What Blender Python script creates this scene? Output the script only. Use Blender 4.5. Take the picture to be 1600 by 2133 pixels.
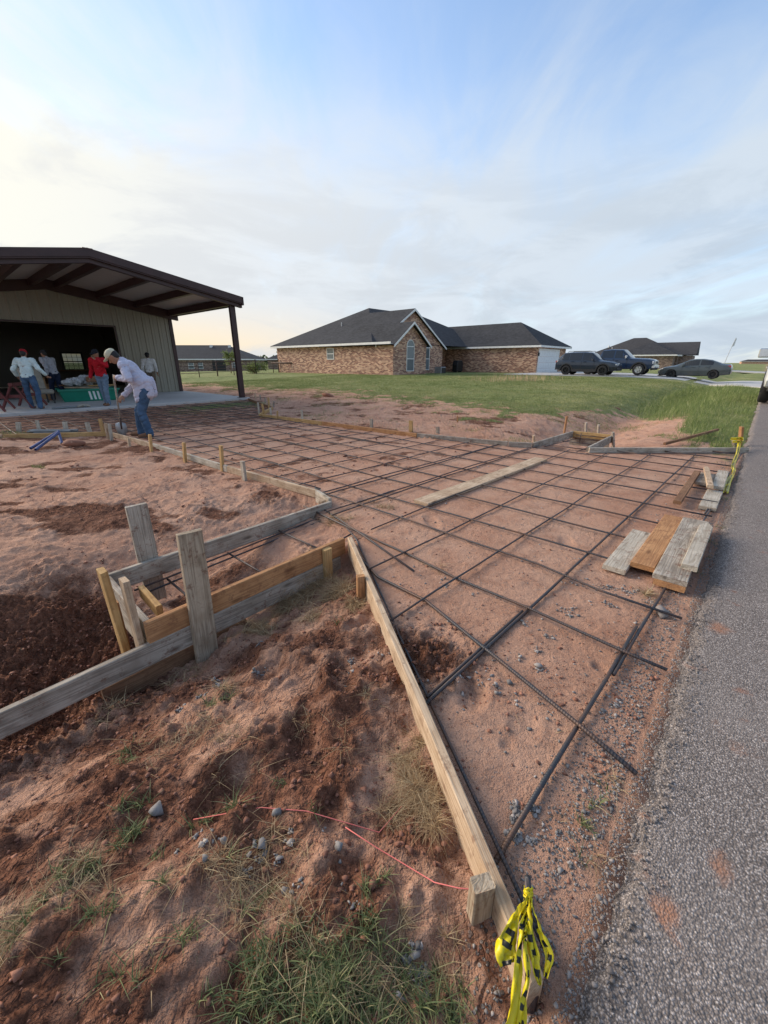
import bpy, bmesh, math, random
import numpy as np
from mathutils import Vector, Matrix, Euler

for o in list(bpy.data.objects):
    bpy.data.objects.remove(o)
sc = bpy.context.scene
COL = sc.collection
random.seed(7)
RNG = np.random.RandomState(11)

# ------------------------------------------------------------------ camera
CAM_H = 1.45
cam_data = bpy.data.cameras.new('camera')
cam = bpy.data.objects.new('camera', cam_data)
COL.objects.link(cam)
cam.location = (0, 0, CAM_H)
cam.rotation_euler = (math.radians(90) - math.atan(311 / 845.0), 0, 0)
cam_data.sensor_fit = 'VERTICAL'
cam_data.sensor_height = 24.0
cam_data.lens = 845.0 / 2133.0 * 24.0
cam_data.clip_start = 0.05
cam_data.clip_end = 6000
sc.camera = cam

# ------------------------------------------------------------------ light
SUN_AZ = math.radians(-64)      # measured from +Y towards +X (negative: to the left)
SUN_EL = math.radians(24)
SUN_DIR = Vector((math.sin(SUN_AZ) * math.cos(SUN_EL), math.cos(SUN_AZ) * math.cos(SUN_EL), math.sin(SUN_EL)))
sun_data = bpy.data.lights.new('sun', 'SUN')
sun_data.energy = 2.1
sun_data.angle = math.radians(32)
sun_data.color = (1.0, 0.86, 0.70)
sun = bpy.data.objects.new('sun', sun_data)
COL.objects.link(sun)
sun.rotation_euler = (-SUN_DIR).to_track_quat('-Z', 'Y').to_euler()

sc.view_settings.view_transform = 'Standard'
sc.view_settings.look = 'None'
sc.view_settings.exposure = 1.22
sc.view_settings.gamma = 1.0

world = bpy.data.worlds.new('World')
sc.world = world
world.use_nodes = True


class NT:
    """small helper to write node trees"""
    def __init__(self, tree):
        self.t = tree
        self.n = tree.nodes
        self.l = tree.links
    def node(self, kind, **kw):
        nd = self.n.new(kind)
        for k, v in kw.items():
            setattr(nd, k, v)
        return nd
    def put(self, sock, v):
        if hasattr(v, 'links') or isinstance(v, bpy.types.NodeSocket):
            self.l.new(v, sock)
        elif isinstance(v, (tuple, list)) and len(v) == 3 and sock.type == 'RGBA':
            sock.default_value = (*v, 1.0)
        else:
            sock.default_value = v
    def math(self, op, a, b=0.0, c=None, clamp=False):
        nd = self.node('ShaderNodeMath', operation=op, use_clamp=clamp)
        self.put(nd.inputs[0], a)
        self.put(nd.inputs[1], b)
        if c is not None:
            self.put(nd.inputs[2], c)
        return nd.outputs[0]
    def vmath(self, op, a, b=None):
        nd = self.node('ShaderNodeVectorMath', operation=op)
        self.put(nd.inputs[0], a)
        if b is not None:
            self.put(nd.inputs[1], b)
        return nd.outputs['Value'] if op in ('DOT_PRODUCT', 'LENGTH') else nd.outputs[0]
    def mix(self, fac, a, b, blend='MIX'):
        nd = self.node('ShaderNodeMix', data_type='RGBA', blend_type=blend)
        self.put(nd.inputs[0], fac)
        self.put(nd.inputs[6], a)
        self.put(nd.inputs[7], b)
        return nd.outputs[2]
    def noise(self, vec, scale, detail=4.0, rough=0.55, dist=0.0):
        nd = self.node('ShaderNodeTexNoise')
        if vec is not None:
            self.l.new(vec, nd.inputs['Vector'])
        nd.inputs['Scale'].default_value = scale
        nd.inputs['Detail'].default_value = detail
        nd.inputs['Roughness'].default_value = rough
        nd.inputs['Distortion'].default_value = dist
        return nd.outputs['Fac']
    def voro(self, vec, scale, feature='F1', out='Distance', rand=1.0):
        nd = self.node('ShaderNodeTexVoronoi', feature=feature)
        if vec is not None:
            self.l.new(vec, nd.inputs['Vector'])
        nd.inputs['Scale'].default_value = scale
        nd.inputs['Randomness'].default_value = rand
        return nd.outputs[out]
    def mapping(self, vec, scale=(1, 1, 1), rot=(0, 0, 0), loc=(0, 0, 0)):
        nd = self.node('ShaderNodeMapping')
        self.l.new(vec, nd.inputs[0])
        nd.inputs['Location'].default_value = loc
        nd.inputs['Rotation'].default_value = rot
        nd.inputs['Scale'].default_value = scale
        return nd.outputs[0]
    def ramp(self, fac, stops, interp='LINEAR'):
        nd = self.node('ShaderNodeValToRGB')
        self.put(nd.inputs[0], fac)
        cr = nd.color_ramp
        cr.interpolation = interp
        while len(cr.elements) < len(stops):
            cr.elements.new(0.5)
        for e, (p, c) in zip(cr.elements, stops):
            e.position = p
            if isinstance(c, (int, float)):
                c = (c, c, c)
            e.color = (*c, 1.0)
        return nd.outputs[0]
    def step(self, v, a, b):
        nd = self.node('ShaderNodeMapRange', interpolation_type='SMOOTHSTEP')
        self.put(nd.inputs[0], v)
        self.put(nd.inputs[1], a)
        self.put(nd.inputs[2], b)
        return nd.outputs[0]
    def bump(self, height, strength=0.3, dist=0.01, normal=None):
        nd = self.node('ShaderNodeBump')
        nd.inputs['Strength'].default_value = strength
        nd.inputs['Distance'].default_value = dist
        self.l.new(height, nd.inputs['Height'])
        if normal is not None:
            self.l.new(normal, nd.inputs['Normal'])
        return nd.outputs[0]


SKY_OFF = ((8.2, 5.35, 0), (6.3, 7.1, 0), (0, 3, 1))


def build_world():
    t = NT(world.node_tree)
    t.n.clear()
    out = t.node('ShaderNodeOutputWorld')
    bg = t.node('ShaderNodeBackground')
    t.l.new(bg.outputs[0], out.inputs[0])
    sky = t.node('ShaderNodeTexSky', sky_type='NISHITA')
    sky.sun_disc = False
    sky.sun_elevation = SUN_EL
    sky.sun_rotation = SUN_AZ
    sky.altitude = 300
    sky.air_density = 1.0
    sky.dust_density = 0.15
    sky.ozone_density = 2.0
    tc = t.node('ShaderNodeTexCoord')
    d = tc.outputs['Generated']
    sep = t.node('ShaderNodeSeparateXYZ')
    t.l.new(d, sep.inputs[0])
    zc = t.math('MAXIMUM', sep.outputs[2], 0.0)
    # the cloud sheet as a flat layer overhead: direction divided by its height
    inv = t.math('DIVIDE', 1.0, t.math('ADD', zc, 0.22))
    comb = t.node('ShaderNodeCombineXYZ')
    t.l.new(t.math('MULTIPLY', sep.outputs[0], inv), comb.inputs[0])
    t.l.new(t.math('MULTIPLY', sep.outputs[1], inv), comb.inputs[1])
    pl = comb.outputs[0]
    sund = t.vmath('DOT_PRODUCT', d, tuple(SUN_DIR))
    near_sun = t.step(sund, -0.15, 1.0)
    veil = t.noise(t.mapping(pl, (0.80, 0.55, 1), (0, 0, math.radians(-20)), SKY_OFF[0]), 1.0, 3, 0.5, 0.6)
    streak = t.noise(t.mapping(pl, (1.9, 1.05, 1), (0, 0, math.radians(40)), SKY_OFF[1]), 1.0, 8, 0.60, 1.4)
    puffs = t.noise(t.mapping(d, (1.0, 1.0, 3.6), (0, 0, 0), SKY_OFF[2]), 3.6, 9, 0.62, 0.5)
    low = t.math('SUBTRACT', 1.0, t.step(zc, 0.18, 0.60))
    cov = t.math('ADD', t.math('MULTIPLY', t.step(veil, 0.40, 0.74), 0.55), t.math('MULTIPLY', t.math('SUBTRACT', streak, 0.5), 1.25))
    cov = t.math('ADD', cov, t.math('MULTIPLY', low, 1.05))
    cov = t.math('ADD', cov, t.math('MULTIPLY', t.math('SUBTRACT', near_sun, 0.60), 0.40))
    cov = t.math('ADD', 0.13, t.math('MULTIPLY', t.step(cov, -0.10, 1.05), 0.86))
    # thicker grey cloud low in the sky
    band = t.math('MULTIPLY', t.step(puffs, 0.43, 0.62), t.math('SUBTRACT', 1.0, t.step(zc, 0.10, 0.55)))
    bright = t.mix(near_sun, (2.35, 2.68, 3.05), (3.02, 3.12, 3.20))
    glow = t.step(sund, 0.66, 1.0)
    bright = t.mix(glow, bright, (3.7, 3.6, 3.15))
    hor = t.math('SUBTRACT', 1.0, t.step(zc, 0.0, 0.15))
    bright = t.mix(t.math('MULTIPLY', hor, t.step(sund, 0.30, 0.82)), bright, (3.9, 3.05, 1.95))
    grey = t.mix(near_sun, (1.90, 2.22, 2.60), (2.75, 2.80, 2.85))
    cloud = t.mix(t.math('MULTIPLY', band, 0.85), bright, grey)
    skyc = t.mix(1.0, sky.outputs[0], (1.0, 1.0, 1.0), 'MULTIPLY')
    col = t.mix(cov, skyc, cloud)
    t.l.new(col, bg.inputs[0])
    bg.inputs[1].default_value = 0.122


build_world()

# ------------------------------------------------------------------ site axes
# s runs along the road edge, t runs away from the road along the new driveway
ER = (0.667, 0.745)
ED = (-0.745, 0.667)
SITE = math.atan2(ER[1], ER[0])


def W(s, t, z=0.0):
    return Vector((ER[0] * s + ED[0] * t, ER[1] * s + ED[1] * t, z))


def ST(x, y):
    return ER[0] * x + ER[1] * y, ED[0] * x + ED[1] * y
# ------------------------------------------------------------------ mesh helpers
class MB:
    """collects faces and links them as one mesh object"""
    def __init__(self):
        self.v = []
        self.f = []
        self.m = []
    def add(self, verts, faces, mi=0):
        b = len(self.v)
        self.v += [tuple(p) for p in verts]
        self.f += [tuple(i + b for i in f) for f in faces]
        self.m += [mi] * len(faces)
        return self
    def box(self, x0, x1, y0, y1, z0, z1, mi=0, M=None):
        vs = [(x0, y0, z0), (x1, y0, z0), (x1, y1, z0), (x0, y1, z0), (x0, y0, z1), (x1, y0, z1), (x1, y1, z1), (x0, y1, z1)]
        if M is not None:
            vs = [M @ Vector(p) for p in vs]
        return self.add(vs, [(0, 3, 2, 1), (4, 5, 6, 7), (0, 1, 5, 4), (1, 2, 6, 5), (2, 3, 7, 6), (3, 0, 4, 7)], mi)
    def prism(self, poly, a, b, axis='y', mi=0):
        """poly of 2-D points extruded from a to b along axis"""
        n = len(poly)
        def P(p, c):
            return {'y': (p[0], c, p[1]), 'x': (c, p[0], p[1]), 'z': (p[0], p[1], c)}[axis]
        vs = [P(p, a) for p in poly] + [P(p, b) for p in poly]
        fs = [tuple(range(n - 1, -1, -1)), tuple(range(n, 2 * n))]
        fs += [(i, (i + 1) % n, (i + 1) % n + n, i + n) for i in range(n)]
        return self.add(vs, fs, mi)
    def tube(self, pts, rad, seg=8, mi=0, cap=True):
        pts = [Vector(p) for p in pts]
        n = len(pts)
        if not isinstance(rad, (list, tuple)):
            rad = [rad] * n
        up = None
        rings = []
        for i, p in enumerate(pts):
            d = (pts[min(i + 1, n - 1)] - pts[max(i - 1, 0)])
            d = d.normalized() if d.length > 1e-9 else Vector((0, 0, 1))
            if up is None:
                a = Vector((0, 0, 1)) if abs(d.z) < 0.9 else Vector((1, 0, 0))
                up = (a - d * a.dot(d)).normalized()
            else:
                up = up - d * up.dot(d)
                up = up.normalized() if up.length > 1e-6 else Vector((1, 0, 0))
            sd = d.cross(up)
            rings.append([p + (up * math.cos(2 * math.pi * k / seg) + sd * math.sin(2 * math.pi * k / seg)) * rad[i] for k in range(seg)])
        vs = [q for r in rings for q in r]
        fs = []
        for i in range(n - 1):
            for k in range(seg):
                k2 = (k + 1) % seg
                fs.append((i * seg + k, i * seg + k2, (i + 1) * seg + k2, (i + 1) * seg + k))
        if cap:
            fs.append(tuple(range(seg - 1, -1, -1)))
            fs.append(tuple((n - 1) * seg + k for k in range(seg)))
        return self.add(vs, fs, mi)
    def lathe(self, prof, seg=20, axis='y', mi=0, M=None):
        """prof: list of (radius, along) turned round an axis"""
        vs = []
        for r, a in prof:
            for k in range(seg):
                c, s_ = math.cos(2 * math.pi * k / seg) * r, math.sin(2 * math.pi * k / seg) * r
                p = {'y': (c, a, s_), 'z': (c, s_, a), 'x': (a, c, s_)}[axis]
                vs.append(M @ Vector(p) if M is not None else p)
        fs = []
        for i in range(len(prof) - 1):
            for k in range(seg):
                k2 = (k + 1) % seg
                fs.append((i * seg + k, i * seg + k2, (i + 1) * seg + k2, (i + 1) * seg + k))
        return self.add(vs, fs, mi)
    def mesh(self, name):
        me = bpy.data.meshes.new(name)
        me.from_pydata(self.v, [], self.f)
        me.update()
        return me
    def build(self, name, mats, parent=None, smooth=False, fix=True, bevel=0.0):
        me = self.mesh(name)
        if fix or bevel:
            bm = bmesh.new()
            bm.from_mesh(me)
            if fix:
                bmesh.ops.recalc_face_normals(bm, faces=bm.faces)
            for f, mi in zip(bm.faces, self.m):
                f.material_index = mi
            if bevel:
                bmesh.ops.bevel(bm, geom=[e for e in bm.edges if e.is_manifold and e.calc_face_angle(0) > 0.5], offset=bevel, segments=1, affect='EDGES', clamp_overlap=True)
            bm.to_mesh(me)
            bm.free()
        if smooth:
            me.shade_smooth()
        if not isinstance(mats, (list, tuple)):
            mats = [mats]
        for m in mats:
            me.materials.append(m)
        o = bpy.data.objects.new(name, me)
        COL.objects.link(o)
        if parent is not None:
            o.parent = parent
        return o


def empty(name, loc=(0, 0, 0), rz=0.0):
    o = bpy.data.objects.new(name, None)
    o.empty_display_size = 0.2
    COL.objects.link(o)
    o.location = loc
    o.rotation_euler = (0, 0, rz)
    return o


def tag(o, label=None, cat=None, group=None, kind=None):
    if label:
        o['label'] = label
    if cat:
        o['category'] = cat
    if group:
        o['group'] = group
    if kind:
        o['kind'] = kind
    return o


def copy_tree(o, parent=None):
    c = o.copy()
    COL.objects.link(c)
    if parent is not None:
        c.parent = parent
    for ch in list(o.children):
        copy_tree(ch, c)
    return c


def arr_mesh(name, V, F, mats, smooth=False, parent=None, fv=4):
    """fast mesh from numpy arrays; every face has fv corners"""
    me = bpy.data.meshes.new(name)
    V = np.asarray(V, dtype=np.float32)
    F = np.asarray(F, dtype=np.int32)
    nf = len(F)
    me.vertices.add(len(V))
    me.vertices.foreach_set('co', V.ravel())
    me.loops.add(nf * fv)
    me.loops.foreach_set('vertex_index', F.ravel())
    me.polygons.add(nf)
    me.polygons.foreach_set('loop_start', np.arange(0, nf * fv, fv, dtype=np.int32))
    me.polygons.foreach_set('loop_total', np.full(nf, fv, dtype=np.int32))
    me.update(calc_edges=True)
    if smooth:
        me.shade_smooth()
    if not isinstance(mats, (list, tuple)):
        mats = [mats]
    for m in mats:
        me.materials.append(m)
    o = bpy.data.objects.new(name, me)
    COL.objects.link(o)
    if parent is not None:
        o.parent = parent
    return o


# ------------------------------------------------------------------ noise
def _hash(ix, iy, seed):
    h = (ix.astype(np.int64) * 374761393 + iy.astype(np.int64) * 668265263 + seed * 982451653) & 0xffffffff
    h = ((h ^ (h >> 13)) * 1274126177) & 0xffffffff
    h = (h ^ (h >> 16)) & 0xffffffff
    return h.astype(np.float64) / 4294967295.0


def perlin(x, y, seed=0):
    x0 = np.floor(x)
    y0 = np.floor(y)
    fx, fy = x - x0, y - y0
    u = fx * fx * fx * (fx * (fx * 6 - 15) + 10)
    v = fy * fy * fy * (fy * (fy * 6 - 15) + 10)
    def g(ix, iy, dx, dy):
        a = _hash(ix, iy, seed) * 2 * np.pi
        return np.cos(a) * dx + np.sin(a) * dy
    n00 = g(x0, y0, fx, fy)
    n10 = g(x0 + 1, y0, fx - 1, fy)
    n01 = g(x0, y0 + 1, fx, fy - 1)
    n11 = g(x0 + 1, y0 + 1, fx - 1, fy - 1)
    a = n00 + u * (n10 - n00)
    b = n01 + u * (n11 - n01)
    return (a + v * (b - a)) * 1.5


def fbm(x, y, octs=4, seed=0, gain=0.5):
    r = 0
    a = 1.0
    for i in range(octs):
        r = r + a * perlin(x * 2 ** i, y * 2 ** i, seed + i * 17)
        a *= gain
    return r


def sst(a, b, x):
    q = np.clip((x - a) / (b - a), 0, 1)
    return q * q * (3 - 2 * q)
# ------------------------------------------------------------------ materials
def new_mat(name):
    m = bpy.data.materials.new(name)
    m.use_nodes = True
    t = NT(m.node_tree)
    bsdf = t.n['Principled BSDF']
    return m, t, bsdf


def plain(name, col, rough=0.6, metal=0.0, var=0.12, scale=6.0, bump=0.0, spec=0.4, coat=0.0):
    """a colour with a little uneven wear in it"""
    m, t, b = new_mat(name)
    tc = t.node('ShaderNodeTexCoord').outputs['Object']
    n = t.noise(tc, scale, 5, 0.6)
    lo = tuple(c * (1 - var) for c in col)
    hi = tuple(min(1, c * (1 + var)) for c in col)
    t.l.new(t.ramp(n, [(0.3, lo), (0.7, hi)]), b.inputs['Base Color'])
    b.inputs['Roughness'].default_value = rough
    b.inputs['Metallic'].default_value = metal
    b.inputs['Specular IOR Level'].default_value = spec
    b.inputs['Coat Weight'].default_value = coat
    b.inputs['Coat Roughness'].default_value = 0.08
    if bump:
        t.l.new(t.bump(t.noise(tc, scale * 8, 4), bump, 0.01), b.inputs['Normal'])
    return m


def wood(name, c_lo, c_hi, grain=(0.09, 0.05, 0.03), dirt=0.35, ring=True, rough=0.85):
    m, t, b = new_mat(name)
    tcn = t.node('ShaderNodeTexCoord')
    oi = t.node('ShaderNodeObjectInfo')
    off = t.node('ShaderNodeCombineXYZ')
    t.l.new(t.math('MULTIPLY', oi.outputs['Random'], 37.0), off.inputs[0])
    t.l.new(t.math('MULTIPLY', oi.outputs['Random'], 11.0), off.inputs[1])
    v = t.vmath('ADD', tcn.outputs['Object'], off.outputs[0])
    # growth rings: warped distance stretched along the board
    warp = t.noise(t.mapping(v, (1.6, 6, 6)), 1.0, 3, 0.5)
    gv = t.mapping(v, (0.55, 14, 14))
    g0 = t.noise(gv, 1.0, 3, 0.5, 1.2)
    rings = t.math('FRACT', t.math('ADD', t.math('MULTIPLY', g0, 9.0), t.math('MULTIPLY', warp, 2.0)))
    rings = t.math('ABSOLUTE', t.math('SUBTRACT', rings, 0.5))
    fine = t.noise(t.mapping(v, (3, 150, 150)), 1.0, 4, 0.65)
    blot = t.noise(v, 5.0, 5, 0.6)
    base = t.mix(t.step(blot, 0.3, 0.7), c_lo, c_hi)
    col = t.mix(t.math('MULTIPLY', t.step(rings, 0.30, 0.02), 0.45), base, grain)
    col = t.mix(t.math('MULTIPLY', t.step(fine, 0.45, 0.75), 0.35), col, grain)
    # knots
    kn = t.voro(t.mapping(v, (2.2, 7, 7)), 1.0)
    col = t.mix(t.math('MULTIPLY', t.step(kn, 0.16, 0.03), 0.75), col, tuple(c * 0.7 for c in grain))
    # red soil splashes and dust
    sp = t.noise(v, 16.0, 6, 0.7)
    sp2 = t.noise(v, 70.0, 3, 0.6)
    dm = t.math('MULTIPLY', t.step(t.math('ADD', sp, t.math('MULTIPLY', sp2, 0.35)), 0.70, 0.86), dirt)
    col = t.mix(dm, col, (0.15, 0.065, 0.04))
    t.l.new(col, b.inputs['Base Color'])
    b.inputs['Roughness'].default_value = rough
    b.inputs['Specular IOR Level'].default_value = 0.2
    h = t.math('ADD', t.math('MULTIPLY', fine, 0.7), t.math('MULTIPLY', rings, 0.8))
    t.l.new(t.bump(h, 0.55, 0.004), b.inputs['Normal'])
    return m


M = {}
M['wood_grey'] = wood('weathered_wood', (0.29, 0.245, 0.195), (0.46, 0.405, 0.335), (0.10, 0.076, 0.056), 0.7)
M['wood_pale'] = wood('pale_wood', (0.38, 0.335, 0.27), (0.55, 0.49, 0.40), (0.19, 0.145, 0.10), 0.5)
M['wood_orange'] = wood('orange_wood', (0.38, 0.19, 0.085), (0.52, 0.28, 0.13), (0.19, 0.085, 0.04), 0.5)
M['wood_yellow'] = wood('yellow_wood', (0.44, 0.27, 0.11), (0.56, 0.37, 0.17), (0.24, 0.13, 0.05), 0.4)
M['wood_brown'] = wood('brown_wood', (0.19, 0.10, 0.055), (0.28, 0.16, 0.09), (0.09, 0.045, 0.025), 0.6)
M['wood_warm'] = wood('warm_weathered_wood', (0.33, 0.255, 0.175), (0.47, 0.385, 0.285), (0.13, 0.085, 0.05), 0.65)
M['wood_tan'] = wood('tan_wood', (0.44, 0.315, 0.205), (0.60, 0.46, 0.32), (0.24, 0.145, 0.085), 0.5)


def ground_material():
    m, t, b = new_mat('red_earth')
    tc = t.node('ShaderNodeTexCoord').outputs['Object']
    def attr(n):
        return t.node('ShaderNodeAttribute', attribute_name=n).outputs['Fac']
    wet, grass, grav = attr('wet'), attr('grass'), attr('grav')
    n1 = t.noise(tc, 0.9, 5, 0.6)
    n2 = t.noise(tc, 5.0, 6, 0.65)
    n3 = t.noise(tc, 34.0, 5, 0.65)
    n4 = t.noise(tc, 190.0, 3, 0.6)
    dry = t.mix(t.step(n1, 0.3, 0.7), (0.485, 0.268, 0.180), (0.585, 0.362, 0.258))
    dry = t.mix(t.math('MULTIPLY', t.step(n2, 0.42, 0.72), 0.50), dry, (0.32, 0.145, 0.088))
    dry = t.mix(t.math('MULTIPLY', t.step(n3, 0.50, 0.75), 0.45), dry, (0.60, 0.395, 0.29))
    dry = t.mix(t.math('MULTIPLY', t.step(n4, 0.52, 0.68), 0.55), dry, (0.20, 0.095, 0.062))  # fine dark specks paint crevice shade into the soil colour
    damp = t.mix(t.step(n3, 0.35, 0.7), (0.135, 0.058, 0.036), (0.275, 0.126, 0.077))
    w = t.step(t.math('ADD', wet, t.math('MULTIPLY', t.math('SUBTRACT', n2, 0.5), 0.9)), 0.30, 0.62)
    col = t.mix(w, dry, damp)
    # bits of straw trodden into the soil
    sv = t.mapping(tc, (1, 7, 1), (0, 0, 0.7))
    s1 = t.step(t.noise(sv, 26.0, 3, 0.6, 0.8), 0.68, 0.74)
    s2 = t.step(t.noise(t.mapping(tc, (7, 1, 1), (0, 0, 0.3)), 26.0, 3, 0.6, 0.8), 0.68, 0.74)
    straw = t.math('MULTIPLY', t.math('MAXIMUM', s1, s2), t.step(n1, 0.40, 0.62))
    col = t.mix(t.math('MULTIPLY', straw, 0.55), col, (0.42, 0.29, 0.17))
    # small stones
    vd = t.node('ShaderNodeTexVoronoi', feature='F1')
    t.l.new(tc, vd.inputs['Vector'])
    vd.inputs['Scale'].default_value = 62.0
    stone = t.math('MULTIPLY', t.step(vd.outputs['Distance'], 0.36, 0.28), t.step(t.math('ADD', grav, t.math('MULTIPLY', t.math('SUBTRACT', n2, 0.5), 0.6)), 0.35, 0.75))
    sc_ = t.ramp(vd.outputs['Color'], [(0.2, (0.12, 0.105, 0.10)), (0.6, (0.25, 0.22, 0.205)), (0.9, (0.40, 0.35, 0.32))])
    col = t.mix(stone, col, sc_)
    # turf
    g1 = t.noise(tc, 0.16, 5, 0.6)
    g2 = t.noise(tc, 2.2, 6, 0.7)
    gs = t.mapping(tc, (1, 1, 1))
    g3 = t.noise(gs, 22.0, 4, 0.7)
    turf = t.mix(t.step(g2, 0.32, 0.7), (0.145, 0.185, 0.062), (0.275, 0.29, 0.118))
    turf = t.mix(t.math('MULTIPLY', t.step(g1, 0.44, 0.72), 0.7), turf, (0.34, 0.31, 0.15))
    turf = t.mix(t.math('MULTIPLY', t.step(g3, 0.5, 0.8), 0.4), turf, (0.055, 0.085, 0.022))
    gm = t.step(t.math('ADD', grass, t.math('MULTIPLY', t.math('SUBTRACT', g2, 0.5), 0.75)), 0.33, 0.66)
    col = t.mix(gm, col, turf)
    t.l.new(col, b.inputs['Base Color'])
    b.inputs['Roughness'].default_value = 0.95
    b.inputs['Specular IOR Level'].default_value = 0.12
    # crazed dried mud plus crumbs
    nw = t.node('ShaderNodeTexNoise')
    t.l.new(tc, nw.inputs['Vector'])
    nw.inputs['Scale'].default_value = 6.0
    nw.inputs['Detail'].default_value = 5.0
    wv = t.vmath('ADD', tc, t.vmath('MULTIPLY', nw.outputs['Color'], (0.22, 0.22, 0.0)))
    ce = t.voro(wv, 6.5, 'DISTANCE_TO_EDGE')
    crack = t.math('MULTIPLY', t.step(ce, 0.022, 0.0), t.step(n1, 0.54, 0.66))
    hgt = t.math('ADD', t.math('MULTIPLY', n3, 0.9), t.math('MULTIPLY', n4, 0.45))
    hgt = t.math('ADD', hgt, t.math('MULTIPLY', stone, 0.5))
    cr1 = t.voro(wv, 26.0)
    cr2 = t.voro(wv, 61.0)
    crumb = t.math('ADD', t.math('MULTIPLY', cr1, -1.5), t.math('MULTIPLY', cr2, -0.8))
    hgt = t.math('ADD', hgt, t.math('MULTIPLY', crumb, t.math('MULTIPLY', t.step(wet, 0.12, 0.5), t.step(n2, 0.32, 0.58))))
    hgt = t.math('SUBTRACT', hgt, t.math('MULTIPLY', crack, 0.6))
    hgt = t.math('ADD', hgt, t.math('MULTIPLY', t.math('MULTIPLY', gm, g3), 2.0))
    t.l.new(t.bump(hgt, 1.0, 0.026), b.inputs['Normal'])
    return m


def asphalt_material():
    m, t, b = new_mat('chip_seal')
    tc = t.node('ShaderNodeTexCoord').outputs['Object']
    vd = t.node('ShaderNodeTexVoronoi', feature='F1')
    t.l.new(tc, vd.inputs['Vector'])
    vd.inputs['Scale'].default_value = 165.0
    n1 = t.noise(tc, 1.2, 5, 0.6)
    n2 = t.noise(tc, 7.0, 5, 0.6)
    n3 = t.noise(tc, 120.0, 3, 0.6)
    sepc = t.node('ShaderNodeSeparateColor')
    t.l.new(vd.outputs['Color'], sepc.inputs[0])
    chips = t.ramp(sepc.outputs[0], [(0.0, (0.17, 0.145, 0.130)), (0.5, (0.285, 0.245, 0.222)), (0.82, (0.38, 0.33, 0.30)), (1.0, (0.55, 0.49, 0.45))])
    gap = t.step(vd.outputs['Distance'], 0.34, 0.62)
    col = t.mix(t.math('MULTIPLY', gap, 0.70), chips, (0.085, 0.072, 0.066))
    col = t.mix(t.math('MULTIPLY', t.step(n1, 0.40, 0.7), 0.35), col, (0.26, 0.228, 0.21))
    # tracked red mud
    mud = t.step(t.math('ADD', n2, t.math('MULTIPLY', n1, 0.55)), 0.90, 1.03)
    col = t.mix(t.math('MULTIPLY', mud, 0.55), col, (0.26, 0.115, 0.07))
    at = t.node('ShaderNodeAttribute', attribute_name='mud').outputs['Fac']
    am = t.step(t.math('ADD', at, t.math('MULTIPLY', t.math('SUBTRACT', t.noise(tc, 14.0, 5, 0.7), 0.5), 0.9)), 0.30, 0.85)
    col = t.mix(t.math('MULTIPLY', am, 0.75), col, (0.34, 0.165, 0.10))
    t.l.new(col, b.inputs['Base Color'])
    b.inputs['Roughness'].default_value = 0.95
    b.inputs['Specular IOR Level'].default_value = 0.05
    h = t.math('ADD', t.math('MULTIPLY', t.math('SUBTRACT', 1.0, vd.outputs['Distance']), 1.0), t.math('MULTIPLY', n3, 0.4))
    t.l.new(t.bump(h, 0.7, 0.005), b.inputs['Normal'])
    return m


def concrete_material(name='broom_concrete', base=(0.46, 0.44, 0.415)):
    m, t, b = new_mat(name)
    tc = t.node('ShaderNodeTexCoord').outputs['Object']
    n1 = t.noise(tc, 0.7, 5, 0.6)
    n2 = t.noise(tc, 9.0, 5, 0.6)
    n3 = t.noise(tc, 2.0, 6, 0.7)
    col = t.mix(t.step(n1, 0.3, 0.7), tuple(c * 0.86 for c in base), base)
    col = t.mix(t.math('MULTIPLY', t.step(n2, 0.45, 0.7), 0.25), col, tuple(c * 0.7 for c in base))
    col = t.mix(t.math('MULTIPLY', t.step(n3, 0.58, 0.72), 0.4), col, (0.35, 0.20, 0.14))
    t.l.new(col, b.inputs['Base Color'])
    b.inputs['Roughness'].default_value = 0.85
    t.l.new(t.bump(n2, 0.15, 0.01), b.inputs['Normal'])
    return m


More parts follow.
